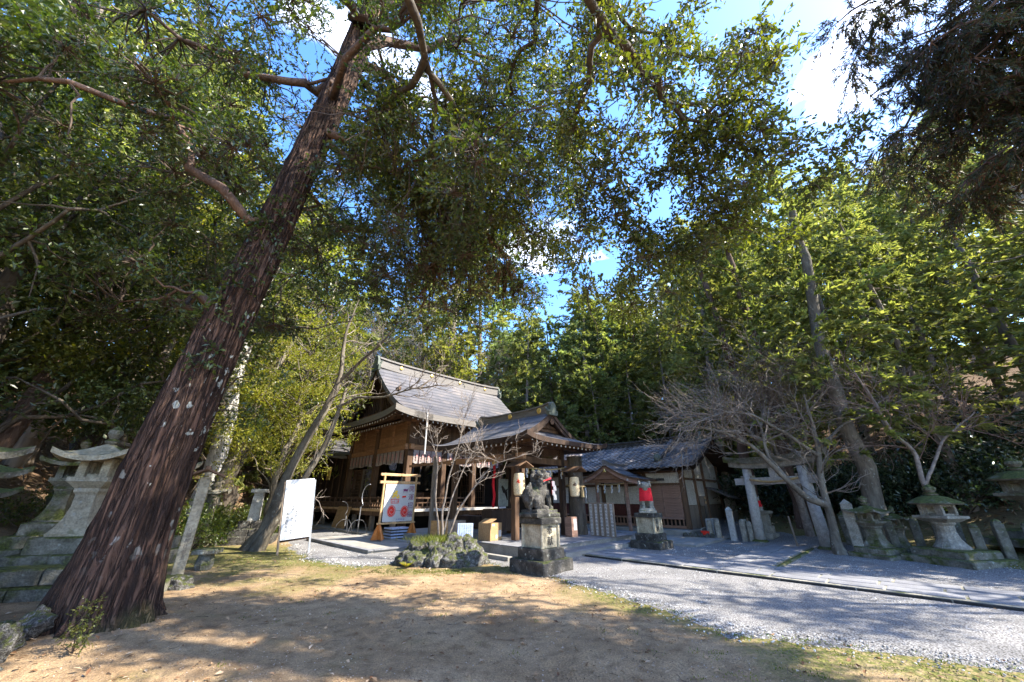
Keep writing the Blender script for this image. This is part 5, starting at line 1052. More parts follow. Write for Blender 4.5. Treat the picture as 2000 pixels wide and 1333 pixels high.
e = empty('meter_box', W(19.6, 6.98, 1.2), PI/4, 'small weathered meter box on the annex end wall', 'meter box'); mb = MB(); mb.bbox(-.14,.14,-.1,.1,0,.42,.01); mb.build('casing', MT['wood_grey'], e)
for z in (.1,.3): mb = MB(); mb.bbox(-.1,.1,-.11,-.10,z,z+.1,.004); mb.build('cover', MT['wood_light'], e)
mb = MB(); mb.tube([(0,-.02,0),(0,-.02,-1.0)], .02, 6); mb.build('conduit', MT['metal_dark'], e)
# ======== torii ========
TL, TR = Vector((9.15,15.4,0)), Vector((9.95,13.25,0)); d = (TR-TL); Lt = d.length; rz = math.atan2(d.y, d.x); c = (TL+TR)/2
tor = empty('stone_torii', (c.x, c.y, Z(c.x,c.y)-.05), rz, 'weathered stone shrine gateway with a moss-topped lintel under bare branches', 'torii gate')
for s in (-1,1):
    mb = MB(); mb.tube([(s*(Lt/2)+s*(-.0), 0, -.1), (s*(Lt/2)-s*.06, 0, 1.3), (s*(Lt/2)-s*.10, 0, 2.58)], [.185,.165,.15], 16); mb.build('pillar', MT['stone_clean'], tor, smooth=True); mb = MB(); mb.lathe([(.28,0),(.28,.14),(.22,.2)], 12, c=(s*Lt/2,0,-.05)); mb.build('pillar_base', MT['stone_mossy'], tor)
mb = MB(); mb.bbox(-Lt/2-.48, Lt/2+.48, -.075,.075, 2.02,2.26,.015); mb.build('tie_beam', MT['stone_clean'], tor)
for nm, z0, z1_, hw_, ex in (('lower_lintel',2.58,2.76,.15,.50),('top_lintel',2.765,2.98,.20,.66)):
    mb = MB(); mb.grid(lambda u, v: ((2*u-1)*(Lt/2+ex), -hw_ if v < .1 or v > .9 else hw_, 0), 1, 1); mb = MB(); n = 16; vs = []
    for i in range(n+1): u = 2*i/n-1; up = .13*abs(u)**3; x = u*(Lt/2+ex+(.05 if i in (0,n) else 0)); vs += [(x,-hw_,z0+up),(x,hw_,z0+up),(x,hw_*1.05,z1_+up),(x,-hw_*1.05,z1_+up)]
    mb.add(vs, [(i*4+j, i*4+(j+1)%4, i*4+4+(j+1)%4, i*4+4+j) for i in range(n) for j in range(4)]+[(3,2,1,0),(n*4,n*4+1,n*4+2,n*4+3)]); mb.build(nm, MT['stone_mossy'] if nm == 'top_lintel' else MT['stone'], tor)
mb = MB(); mb.bbox(-.11,.11,-.09,.09,2.26,2.58,.01); mb.build('name_strut', MT['stone_clean'], tor)
for s in (-1,1):
    for q in (-.2,.2): mb = MB(); mb.bbox(s*(Lt/2-.09)+q-.05, s*(Lt/2-.09)+q+.05, -.085,.085,2.265,2.34,.005); mb.build('wedge', MT['stone'], tor)
mb = MB(); mb.tube([(-.9+1.8*i/10, -.12-.02*math.sin(i), 2.2-.10*math.sin(PI*i/10)) for i in range(11)], .04, 6); mb.build('withered_rope', MT['rope'], tor, smooth=True)
# ======== stone fence posts ========
def fpost(x, y, h, w, label, pointed=False, m='stone', lean=0.):
    e = empty('stone_post', (x, y, Z(x,y)-.08), random.uniform(-.2,.2)+PI/4, label, 'stone post', 'stone fence posts'); e.rotation_euler[0] = lean
    mb = MB(); mb.bbox(-w/2,w/2,-w/2,w/2,0,h,.02); mb.build('shaft', MT[m], e); mb = MB()
    if pointed: mb.add([(-w/2-.005,-w/2-.005,h),(w/2+.005,-w/2-.005,h),(w/2+.005,w/2+.005,h),(-w/2-.005,w/2+.005,h),(0,0,h+w*.55)], [(0,3,2,1),(0,1,4),(1,2,4),(2,3,4),(3,0,4)])
    else: mb.lathe([(w*.48,0),(w*.5,.03),(w*.35,.07),(w*.1,.09)], 8, c=(0,0,h))
    mb.build('top', MT[m], e)
L_ = 'squat stone fence post in the row between the annex corner and the stone gateway'
for i, (x, y, h) in enumerate(((7.95,16.6,.72),(8.15,16.35,.74),(8.75,15.65,.78),(8.95,15.55,.7),(9.0,15.9,.74),(8.4,16.9,.7))): fpost(x, y, h, .17, L_)
fpost(8.5, 15.95, 1.18, .22, 'tall pointed stone post rising from the fence row left of the gateway', True, 'stone_clean')
L_ = 'mossy stone fence post in the row along the right bank'
for i in range(14):
    t = i/13; x = 9.75+2.9*t+random.uniform(-.05,.05); y = 12.9-4.4*t+.35+random.uniform(-.05,.05)
    if abs(x-10.25) < .3 or abs(x-11.15) < .35: x += .5; y += .35
    fpost(x+.35, y+.1, random.uniform(.75,.95), .19, L_, False, 'stone_mossy', random.uniform(-.05,.05))
fpost(9.95, 12.05, 1.45, .26, 'tall plain stone pillar just right of the white-barked tree', True, 'stone')
for i in range(6): x = 7.1+i*.16; o = obj('kerb_rock', ROCKS[i], None, (x*1.0, 17.0-i*.12, .08), (0,0,i), (.10,.09,.16)); tag(o, 'small mossy edging rock at the foot of the annex corner', 'rock', 'edging rocks by the annex')
# jizo with red bib on pedestal
e = empty('jizo_pedestal', (9.75, 15.95, Z(9.75,15.95)-.05), .6, 'stepped mossy pedestal behind the left gateway pillar', 'stone pedestal')
for w, h0, h1 in ((.34,0,.25),(.26,.25,.5),(.2,.5,.92),(.30,.92,1.02)): mb = MB(); mb.bbox(-w,w,-w,w,h0,h1,.02); mb.build('base_stone', MT['stone'], e)
e = empty('small_stone_fox', (9.75, 15.95, Z(9.75,15.95)+.97), PI+.9, 'small pale stone fox with red bib on a pedestal behind the gateway', 'stone fox')
mb = MB(); mb.tube([(-.1,0,.08),(-.02,0,.2),(.05,0,.34)], [.10,.09,.06], 8); ell(mb, (.09,0,.42), (.09,.06,.06)); mb.tube([(.12,0,.41),(.2,0,.39)], [.04,.015], 6)
for s in (-1,1): mb.tube([(.06,s*.04,.46),(.05,s*.05,.55)], [.03,.008], 5); mb.tube([(.06,s*.05,.28),(.1,s*.05,.02)], [.035,.03], 6)
mb.tube([(-.16,0,.06),(-.22,0,.25),(-.16,0,.4)], [.04,.06,.02], 6); mb.box(-.18,.16,-.1,.1,0,.04); obj('body', sculpt(mb, 'fox', MT['stone_clean'], .013, .003), e)
mb = MB(); mb.grid(lambda u, v: (.045+(.075+.03*v)*math.cos((u-.5)*2.8), (.08+.02*v)*math.sin((u-.5)*2.8), .36-.22*v), 10, 4); mb.grid(lambda u, v: (.045+(.07+.03*v)*math.cos((u-.5)*2.8), (.075+.02*v)*math.sin((u-.5)*2.8), .36-.22*v), 10, 4, flip=True); mb.build('red_bib', MT['red'], e, smooth=True)
# thin leaning stake and cords by the gateway
mb = MB(); mb.tube([(0,0,-.05),(-.05,.02,.95)], .03, 7); o = mb.build('wooden_stake', MT['wood_grey'], None, (9.45, 13.9, Z(9.45,13.9))); tag(o, 'thin pale wooden stake standing in the gateway opening', 'stake')
# stone wall at bottom left
e = empty('dry_stone_wall', (-4.8, 4.15, 0), 0, 'low dry stone edging of grey rocks at the bottom left corner', 'stone wall')
for i in range(16):
    t = i/15; x = -.95+.9*t; y = 1.05-1.5*t+.25*math.sin(i*2.1); obj('stone', ROCKS[i % 6], e, (x+random.uniform(-.06,.10), y, .03+.17*(i % 2)), (i, i*.7, i*1.9), (random.uniform(.13,.24), random.uniform(.12,.18), random.uniform(.10,.16)))
# big block terrace under the left lanterns
e = empty('block_terrace', (-9.2, 7.2, -.05), .35, 'rough stone block terrace edge in front of the left lanterns', 'stone terrace')
for r_ in range(2):
    x = -2.2
    while x < 2.6: w = random.uniform(.5,.9); mb = MB(); mb.bbox(x+.008, x+w-.008, -.35+.12*r_, .3, .26*r_, .26*r_+.25, .03); mb.build('stone_block', MT['stone_mossy'], e); x += w
# ---------------- vegetation ----------------
def strands(P, Q, r0, r1, bend=.12):
    """thin 3-sided two-piece twigs from P to Q, (n,3) each"""
    n = len(P); D = Q-P; Ld = np.linalg.norm(D, axis=1, keepdims=True)+1e-6; Mid = (P+Q)/2+RG.normal(0, 1, (n,3))*Ld*bend
    d = D/Ld; ref = np.where(np.abs(d[:,2:3]) > .9, np.array([[1.,0,0]]), np.array([[0,0,1.]])); a = np.cross(d, ref); a /= np.linalg.norm(a, axis=1, keepdims=True); b = np.cross(d, a)
    r0 = np.broadcast_to(r0, n)[:,None]; r1 = np.broadcast_to(r1, n)[:,None]; rings = []
    for C, r in ((P, r0), (Mid, (r0+r1)/2), (Q, r1)):
        for k in range(3): t = 2*PI*k/3; rings.append(C+(a*math.cos(t)+b*math.sin(t))*r)
    V = np.stack(rings, 1).reshape(-1,3); f = [(i*3+k, i*3+(k+1)%3, (i+1)*3+(k+1)%3, (i+1)*3+k) for i in range(2) for k in range(3)]
    return V, (np.arange(n)[:,None,None]*9+np.array(f)[None]).reshape(-1,4)
def tubes(polys, sides=None):
    """list of (pts (k,3), radii) -> V, F quads"""
    Vs = []; Fs = []; off = 0
    for pts, rad in polys:
        pts = np.asarray(pts, float); rad = np.asarray(rad, float); k = len(pts); n = 9 if rad[0] > .12 else (6 if rad[0] > .03 else (4 if rad[0] > .012 else 3))
        T = np.gradient(pts, axis=0); T /= np.linalg.norm(T, axis=1, keepdims=True)+1e-9; r = np.cross(T[0], (0.3,.2,.9)); r /= np.linalg.norm(r)+1e-9; R_ = []
        for i in range(k): r = r - T[i]*np.dot(r, T[i]); r /= np.linalg.norm(r)+1e-9; R_.append(r)
        R_ = np.array(R_); B = np.cross(T, R_); th = np.arange(n)*2*PI/n
        V = pts[:,None]+(R_[:,None]*np.cos(th)[None,:,None]+B[:,None]*np.sin(th)[None,:,None])*rad[:,None,None]
        i, j = np.meshgrid(np.arange(k-1), np.arange(n), indexing='ij'); i = i.ravel(); j = j.ravel(); jn = (j+1)%n
        Vs.append(V.reshape(-1,3)); Fs.append(np.stack([i*n+j, i*n+jn, (i+1)*n+jn, (i+1)*n+j], 1)+off); off += k*n
    return np.concatenate(Vs), np.concatenate(Fs)
def limb(p, q, r0, r1, k=9, wob=.06, sag=0., rng=RG):
    p = np.asarray(p, float); q = np.asarray(q, float); t = np.linspace(0,1,k)[:,None]; L = np.linalg.norm(q-p); w = rng.normal(0, 1, (k,3)); w = np.cumsum(w, 0); w -= w[0]+(w[-1]-w[0])*t
    pts = p+(q-p)*t+w*L*wob*.35; pts[:,2] += (sag*4*t*(1-t))[:,0]; return pts, np.linspace(r0, r1, k)
def clump_leaves(C, R, ntw, nl, Ln, Wd, up=.1, out=.8, rin=.35, droop=.0, hi=False, tw=.30, jit=.9):
    """C (m,3) centres, R (m,3) radii; ntw twigs per clump, nl leaves per twig"""
    m = len(C); c = np.repeat(C, ntw, 0); r = np.repeat(R, ntw, 0); n = len(c); d = rdir(n); rad = RG.uniform(rin**3, 1, (n,1))**(1/3)
    tip = c+d*r*rad; td = d*out+RG.normal(0,.45,(n,3)); td[:,2] += up; td /= np.linalg.norm(td, axis=1, keepdims=True); base = tip-td*tw*.5
    tt = np.linspace(0,1,nl); P = (base[:,None]+td[:,None]*tw*tt[None,:,None]); P[...,2] -= droop*tt[None]**2; P = P.reshape(-1,3); N_ = len(P)
    ld = np.repeat(td, nl, 0)+RG.normal(0, jit, (N_,3)); ld[:,2] -= droop*1.5; nr = RG.normal(0,.6,(N_,3)); nr[:,2] += 1
    V, F = leafcards(P, ld, nr, Ln*RG.uniform(.45,1.3,N_), Wd*RG.uniform(.55,1.25,N_), .3, hi)
    return V, F, c, base, base+td*tw
def join(parts):
    Vs, Fs, off = [], [], 0
    for V, F in parts: Vs.append(V); Fs.append(F+off); off += len(V)
    return np.concatenate(Vs), np.concatenate(Fs)

# ======== the big leaning cedar-like tree ========
TP = [(-5.50,5.9,-.25,1.00),(-5.46,5.9,.22,.72),(-5.42,5.9,1.00,.59),(-5.36,5.9,1.96,.54),(-5.22,5.9,3.06,.51),(-5.06,5.9,4.24,.46),(-4.85,5.9,5.62,.43),(-4.64,5.9,7.12,.40),(-4.43,5.9,8.88,.37),(-4.15,5.9,10.99,.35),(-3.98,5.9,13.34,.31),(-3.9,5.9,15.5,.27)]
TPa = np.array(TP)
zz = np.linspace(-.25, 15.5, 330); cxs = np.interp(zz, TPa[:,2], TPa[:,0]); rr = np.interp(zz, TPa[:,2], TPa[:,3])*np.interp(zz, [0,.8,2.0,6,10,16], [.80,.73,.70,.66,.72,.85]); na = 120; th = np.arange(na)*2*PI/na
TH, ZZ = np.meshgrid(th, zz); cx_, sx_ = np.cos(TH), np.sin(TH)
flute = .5*vnoise(cx_*1.6+9, sx_*1.6+3, ZZ*.12)+.5*vnoise(cx_*3.4, sx_*3.4, ZZ*.2)
ridg = np.abs(vnoise(cx_*9+TH*.0, sx_*9, ZZ*.55)); ridg2 = np.abs(vnoise(cx_*22, sx_*22, ZZ*1.3+5)); stri = vnoise(cx_*38, sx_*38, ZZ*2.2)
foot = np.exp(-np.clip(ZZ, 0, 9)/.45)
Rr = rr[:,None]*(1+.10*flute+foot*.42*vnoise(cx_*2.6+4, sx_*2.6+8, ZZ*.2+2)+np.exp(-np.clip(ZZ,0,9)/.16)*.30*np.clip(vnoise(cx_*3.6+1, sx_*3.6+5, 0*ZZ)+.1,0,1))+.075*(.5-ridg)+.040*(.5-ridg2)+.014*stri
Vt = np.stack([cxs[:,None]+Rr*cx_, 5.9+Rr*sx_, ZZ+.0*Rr], 2).reshape(-1,3); i, j = np.meshgrid(np.arange(len(zz)-1), np.arange(na), indexing='ij'); i = i.ravel(); j = j.ravel(); jn = (j+1)%na
Ft = np.stack([i*na+j, i*na+jn, (i+1)*na+jn, (i+1)*na+j], 1)
bk = mat('big_tree_bark', [(.045,.024,.016),(.10,.054,.036),(.18,.105,.07)], 4.5, .92, 1., 18, (1,1,.16), bdist=.05, detail=8)
N = bk.node_tree.nodes; L = bk.node_tree.links; b = N['Principled BSDF']; src = b.inputs['Base Color'].links[0].from_socket
tcn = N.new('ShaderNodeTexCoord'); vo = N.new('ShaderNodeTexVoronoi'); vo.inputs['Scale'].default_value = 7.5; vo.feature = 'F1'; mpn = N.new('ShaderNodeMapping'); mpn.inputs['Scale'].default_value = (1,1,.62); no_ = N.new('ShaderNodeTexNoise'); no_.inputs['Scale'].default_value = 1.1; no_.inputs['Detail'].default_value = 4
nd = N.new('ShaderNodeTexNoise'); nd.inputs['Scale'].default_value = 16; nd.inputs['Detail'].default_value = 6; mxv = N.new('ShaderNodeMix'); mxv.data_type = 'VECTOR'; mxv.inputs[0].default_value = .09
L.new(tcn.outputs['Object'], mpn.inputs[0]); L.new(tcn.outputs['Object'], nd.inputs['Vector']); L.new(mpn.outputs[0], mxv.inputs[4]); L.new(nd.outputs['Color'], mxv.inputs[5]); L.new(mxv.outputs[1], vo.inputs['Vector']); L.new(tcn.outputs['Object'], no_.inputs['Vector'])
def mathn(op, a, c, cl=False):
    x = N.new('ShaderNodeMath'); x.operation = op; x.use_clamp = cl
    for k, q in enumerate((a, c)):
        if hasattr(q, 'is_linked'): L.new(q, x.inputs[k])
        else: x.inputs[k].default_value = q
    return x.outputs[0]
spot = mathn('MULTIPLY', mathn('SUBTRACT', .052, vo.outputs['Distance']), 60, True); sxyz = N.new('ShaderNodeSeparateXYZ'); L.new(tcn.outputs['Object'], sxyz.inputs[0])
# lichen grows on the side towards the clearing (+x) between 1 m and 5 m
side = mathn('MULTIPLY', mathn('ADD', sxyz.outputs[0], 5.0), 3.0, True); hi_ = mathn('MULTIPLY', mathn('SUBTRACT', 6.2, sxyz.outputs[2]), .6, True); lo_ = mathn('MULTIPLY', mathn('SUBTRACT', sxyz.outputs[2], .6), .8, True)
th_ = mathn('ADD', mathn('MULTIPLY', mathn('MULTIPLY', side, hi_), .065), .015)
spot = mathn('MULTIPLY', mathn('SUBTRACT', mathn('MULTIPLY', mathn('ADD', no_.outputs['Fac'], .0), .19), mathn('ADD', vo.outputs['Distance'], .0)), 30, True)
lm = mathn('MULTIPLY', mathn('SUBTRACT', mathn('ADD', mathn('MULTIPLY', no_.outputs['Fac'], 1.0), mathn('MULTIPLY', vo.outputs['Distance'], -1.0)), .27), 14, True)
lm = mathn('MULTIPLY', lm, mathn('MULTIPLY', mathn('ADD', mathn('MULTIPLY', mathn('ADD', sxyz.outputs[0], 5.62), 2.4), .0, True), mathn('MULTIPLY', hi_, lo_)))
mc_ = N.new('ShaderNodeMapping'); mc_.inputs['Scale'].default_value = (15,15,1.1); L.new(tcn.outputs['Object'], mc_.inputs[0]); nc_ = N.new('ShaderNodeTexNoise'); nc_.inputs['Scale'].default_value = 1; nc_.inputs['Detail'].default_value = 5; nc_.inputs['Distortion'].default_value = .8; L.new(mc_.outputs[0], nc_.inputs['Vector'])
ck = mathn('MULTIPLY', mathn('ABSOLUTE', mathn('SUBTRACT', nc_.outputs['Fac'], .5), 0), 9, True); ckr = N.new('ShaderNodeMix'); ckr.data_type = 'RGBA'; L.new(ck, ckr.inputs[0]); ckr.inputs[6].default_value = (.020,.011,.008,1); L.new(src, ckr.inputs[7])
bmp = N.new('ShaderNodeBump'); bmp.inputs['Strength'].default_value = .9; bmp.inputs['Distance'].default_value = .05; L.new(ck, bmp.inputs['Height']); ob_ = b.inputs['Normal'].links[0].from_socket; L.new(ob_, bmp.inputs['Normal']); L.new(bmp.outputs[0], b.inputs['Normal'])
lc = N.new('ShaderNodeMix'); lc.data_type = 'RGBA'; L.new(lm, lc.inputs[0]); L.new(ckr.outputs[2], lc.inputs[6]); lc.inputs[7].default_value = (.42,.43,.38,1)
gw = N.new('ShaderNodeMix'); gw.data_type = 'RGBA'; L.new(mathn('MULTIPLY', mathn('SUBTRACT', mathn('ADD', mathn('MULTIPLY', no_.outputs['Fac'], 1.4), mathn('MULTIPLY', sxyz.outputs[2], -.9)), .62), 1.6, True), gw.inputs[0]); L.new(lc.outputs[2], gw.inputs[6]); gw.inputs[7].default_value = (.10,.105,.025,1)
L.new(gw.outputs[2], b.inputs['Base Color'])
big = empty('leaning_tree', (0,0,0), 0, 'massive leaning evergreen with reddish ridged bark and pale lichen spots in the left foreground', 'tree')
big.location = (-5.46, 5.9, 0); off = np.array([5.46,-5.9,0])
def rel(V): return V+off
# object coordinates of the bark material were written for world x, keep them by an unshifted mesh
tr = obj('trunk', npmesh('trunk', Vt, Ft, bk, True), big, (5.46,-5.9,0))
polys = []
for (z0, ang, ln, el, r) in ((5.0,2.6,4.5,.25,.10),(6.8,3.5,5,.3,.11),(8.2,2.0,5,.2,.12),(9.3,.2,3.6,.1,.10),(9.9,-.5,4.6,.25,.11),(11,3.3,5,.3,.14),(12.4,.5,5,.45,.15),(13,5.4,4.5,.4,.15),(12.8,1.2,5,.5,.16),(14,3.0,5,.5,.15),(15.3,.9,5,.9,.22),(15.3,4.2,5,.9,.18),(8.9,-.1,3.4,-.1,.07)):
    x0 = np.interp(z0, TPa[:,2], TPa[:,0]); p = (x0, 5.9, z0); q = (x0+ln*math.cos(ang)*math.cos(el), 5.9+ln*math.sin(ang)*math.cos(el), z0+ln*math.sin(el)); pl_ = limb(p, q, r, r*.25, 10, .16); polys.append(pl_)
    for s in range(4):
        i0 = RG.integers(3, 9); e = pl_[0][i0]; dv = RG.normal(0,1,3); dv[2] = abs(dv[2])*.5-.2; dv /= np.linalg.norm(dv); polys.append(limb(e, e+dv*RG.uniform(1,2), r*.35, r*.08, 7, .18))
V, F = tubes(polys); obj('limbs', npmesh('limbs', V, F, MT['bark'], True), big, (5.46,-5.9,0))
mb = MB(); mb.lathe([(.02,-.12),(.30,-.1),(.33,0),(.30,.05),(.02,.06)], 16); o = mb.build('cut_branch_collar', MT['wood_dark'], big, (1.55, -.32, 13.0)); o.rotation_euler = (.9, .25, 0)
ends = np.array([pl_[0][k] for pl_ in polys for k in (5, -1)])
mp_ = np.concatenate([pl_[0][3:] for pl_ in polys]); Cb = np.stack([RG.uniform(-12,2.4,620), RG.uniform(3.8,11.5,620), RG.uniform(6.2,14.0,620)], 1)
dep_ = Cb[:,1]*.9219+(Cb[:,2]-1.6)*.3875; Cb = Cb[(np.hypot(Cb[:,0]+4.6, Cb[:,1]-5.9) > .9) & (dep_ > 3.5) & (Cb[:,2] > 6.6+.28*np.clip(-Cb[:,0]-4,-4,0)) & (np.abs(Cb[:,0])<12.5) & ~((Cb[:,0] > 0) & (Cb[:,2] < 7.5))][:340]
nb_ = [];
for c0 in Cb: k0 = np.argmin(((mp_-c0)**2).sum(1)); nb_.append(limb(mp_[k0], c0, .022, .006, 7, .14))
polys2 = nb_; V, F = tubes(polys2); obj('branches', npmesh('branches', V, F, MT['twig_dark']), big, (5.46,-5.9,0))['kind'] = 'stuff'
Cm = np.stack([RG.uniform(-4.4,.6,75), RG.uniform(6.2,10.5,75), RG.uniform(6.6,10.5,75)], 1); Cb = np.concatenate([Cb, Cm])
def clear_of_trunk(C, w=1.0):
    k = 5.9/np.maximum(C[:,1], .5); xx = C[:,0]*k; z_ = 1.6+(C[:,2]-1.6)*k; tx = np.interp(z_, TPa[:,2], TPa[:,0]); return ~((C[:,1] < 6.0) & (np.abs(xx-tx) < w*k*.62+.15) & (z_ < 14))
Cb = Cb[clear_of_trunk(Cb)]; ends = ends[clear_of_trunk(ends, .8)]
Cc = np.concatenate([ends[RG.permutation(len(ends))][:110], Cb]); R_ = RG.uniform(.38,.85,(len(Cc),3))*np.array([1,1,.55])
V1, F1, c_, bs, tp = clump_leaves(Cc, R_, 30, 10, .10, .026, droop=.10, tw=.32, jit=.7)
V2, F2 = strands(c_, bs, .010, .004); V3, F3 = strands(bs, tp, .004, .002, .03)
o = obj('crown', npmesh('crown', V1, F1, MT['leaf_dark']), big, (5.46,-5.9,0)); tag(o, kind='stuff')
Vs, Fs = join([(V2,F2),(V3,F3)]); tag(obj('twigs', npmesh('twigs', Vs, Fs, MT['twig_dark']), big, (5.46,-5.9,0)), kind='stuff')
# epiphytic leaf tufts growing on the trunk
cl = []
for z, a in ((6.3,-1.2),(6.7,-.9),(6.5,-1.8),(4.9,-1.5),(5.2,-1.1),(4.6,-1.9),(5.6,-.4),(7.2,-.3),(8.0,-.1),(6.0,-2.3),(4.3,-.6),(3.6,-1.0)):
    x0 = np.interp(z, TPa[:,2], TPa[:,0]); r0 = np.interp(z, TPa[:,2], TPa[:,3])*.7; cl.append((x0+(r0+.08)*math.cos(a), 5.9+(r0+.08)*math.sin(a), z))
V, F, *_ = clump_leaves(np.array(cl), RG.uniform(.18,.40,(len(cl),3)), 16, 8, .095, .024, droop=.12, tw=.25); tag(obj('trunk_tufts', npmesh('trunk_tufts', V, F, MT['leaf_dark']), big, (5.46,-5.9,0)), kind='stuff')

# ======== broad evergreen whose boughs hang over the yard (its trunk stands behind the viewer) ========
oak = empty('overhanging_oak', (-1.8, -2.6, 0), 0, 'dark broadleaf evergreen boughs with pointed leaves hanging across the top of the view', 'tree'); oo = np.array([1.8, 2.6, 0.])
tk = (np.array([(-1.8,-2.6,-.2),(-1.8,-2.6,.5),(-1.7,-2.5,2),(-1.6,-2.3,4),(-1.5,-2.0,6.3),(-1.4,-1.8,9)]), np.array([.5,.36,.31,.28,.24,.18]))
polys = [tk]; cen = []
targets = [((-1.5,-2.0,6.0),(1.2,3.0,7.8),.13),((1.2,3.0,7.8),(3.0,4.6,8.3),.08),((3.0,4.6,8.3),(4.6,4.6,8.4),.05),((1.2,3.0,7.8),(1.0,4.9,7.5),.06),((1.0,4.9,7.5),(2.0,5.6,6.6),.04),((3.0,4.6,8.3),(3.5,5.2,7.0),.04),((2.0,5.6,6.6),(2.5,5.9,5.8),.025),
 ((-1.5,-2.0,6.3),(-1.5,4.0,8.6),.13),((-1.5,4.0,8.6),(-.4,6.3,8.8),.06),((-1.5,4.0,8.6),(-3.0,6,9.0),.07),((-.4,6.3,8.8),(.2,7.2,7.8),.04),((-1.4,-1.8,8.8),(0.5,3.5,10.5),.12),((.5,3.5,10.5),(3.5,5.2,11.0),.07),((.5,3.5,10.5),(0,6.5,11.4),.07),((3.5,5.2,11.0),(5.3,5.2,10.4),.04),((0,6.5,11.4),(1.6,7.8,11.2),.04),((-1.5,4,8.6),(-2.2,7.2,8.0),.05),((3.0,4.6,8.3),(4.7,5.0,7.2),.035),((3.5,5.2,7.0),(4.2,5.5,6.2),.025),((2.0,5.6,6.6),(3.2,6.0,6.0),.025),((.2,7.2,7.8),(1.3,7.6,7.2),.03)]
for p, q, r in targets: polys.append(limb(p, q, r, r*.45, 10, .10)); pts = polys[-1][0]; cen += [pts[k] for k in ((4,6,8,9) if r < .1 else ())]
cen = np.array(cen); extra = cen[RG.integers(0, len(cen), 130)]+RG.normal(0,.7,(130,3)); cen = np.concatenate([cen, extra])
cen = cen[cen[:,1] > 2.2]; cen = cen[clear_of_trunk(cen, .8)]
for c0 in cen[::3]: dv = RG.normal(0,.6,3); polys.append(limb(c0, c0+dv, .014, .004, 6, .2))
V, F = tubes(polys); obj('limbs', npmesh('limbs', V+oo, F, MT['bark_dim'], True), oak)
V1, F1, c_, bs, tp = clump_leaves(cen, RG.uniform(.30,.62,(len(cen),3))*np.array([1,1,.65]), 25, 8, .105, .026, droop=.10, hi=True, tw=.34, up=-.15)
tag(obj('crown', npmesh('crown', V1+oo, F1, MT['leaf_oak']), oak), kind='stuff')
Vs, Fs = join([strands(c_, bs, .006, .003), strands(bs, tp, .003, .0015, .03)]); tag(obj('twigs', npmesh('twigs', Vs+oo, Fs, MT['twig_dark']), oak), kind='stuff')

# ======== cedar to the right with hanging dark sprays ========
def sprays(P, D, nn, Ln, Wd, spread=.35, droop=.3):
    """needle sprays: at each P a fan of nn narrow blades around D"""
    n = len(P); p = np.repeat(P, nn, 0); d = np.repeat(D, nn, 0); t = RG.uniform(0, 1, (n*nn,1)); L_ = Ln*1.6
    base = p+d*t*L_; base[:,2] -= droop*(t[:,0]**2)*L_; dd = d+RG.normal(0, spread, (n*nn,3)); dd[:,2] -= droop*t[:,0]
    nr = RG.normal(0,1,(n*nn,3)); return leafcards(base, dd, nr, Ln*RG.uniform(.4,1.1,n*nn), Wd*RG.uniform(.6,1.2,n*nn), .15)
rc = empty('overhanging_cedar', (9.6, 2.6, 0), 0, 'dark cedar with drooping brown and green sprays filling the top right corner', 'tree'); ro = np.array([-9.6,-2.6,0.])
polys = [(np.array([(9.6,2.6,-.3),(9.6,2.6,1),(9.65,2.6,5),(9.7,2.6,10),(9.7,2.6,18)]), np.array([.6,.42,.36,.28,.08]))]; cp = []; cdv = []
for q in [(x_+.6, y_, z_+.5) for x_, y_, z_ in ((6.9,4.2,6.6),(6.6,3.6,7.4),(7.3,4.9,5.9),(7.0,5.2,7.0),(6.2,3.9,8.4),(7.6,4.2,7.4),(7.8,5.4,6.4),(6.3,3.2,9.3),(7.9,3.8,5.6),(7.2,4.4,8.8),(5.9,4.3,9.8),(7.4,6.0,7.8),(6.5,4.0,7.0),(6.9,4.8,7.6),(6.6,4.4,8.0),(7.0,3.7,6.2),(6.1,3.6,7.8),(7.3,5.4,6.9),(6.7,5.0,8.6),(7.6,5.0,6.0),(6.8,3.9,5.9),(6.5,4.9,9.4))]:
    pl_ = limb((9.65,2.6,q[2]+.9), q, .06, .012, 10, .12, .25); polys.append(pl_)
    for k in range(2, 10):
        for m_ in range(9):
            s = pl_[0][k]; dv = RG.normal(0,1,3); dv[2] = -abs(dv[2])*.6-.15; dv /= np.linalg.norm(dv); e = s+dv*RG.uniform(.25,.75); polys.append(limb(s, e, .008, .003, 5, .15)) if m_ < 3 else None; cp += [s+(e-s)*f for f in (.3,.55,.8,1.)]; cdv += [dv+np.array([0,0,-.3])]*4
V, F = tubes(polys); obj('trunk', npmesh('trunk', V+ro, F, MT['bark']), rc)
V, F = sprays(np.array(cp), np.array(cdv), 22, .14, .010, .55, .35); tag(obj('crown', npmesh('crown', V+ro, F, MT['needle_dk']), rc), kind='stuff')
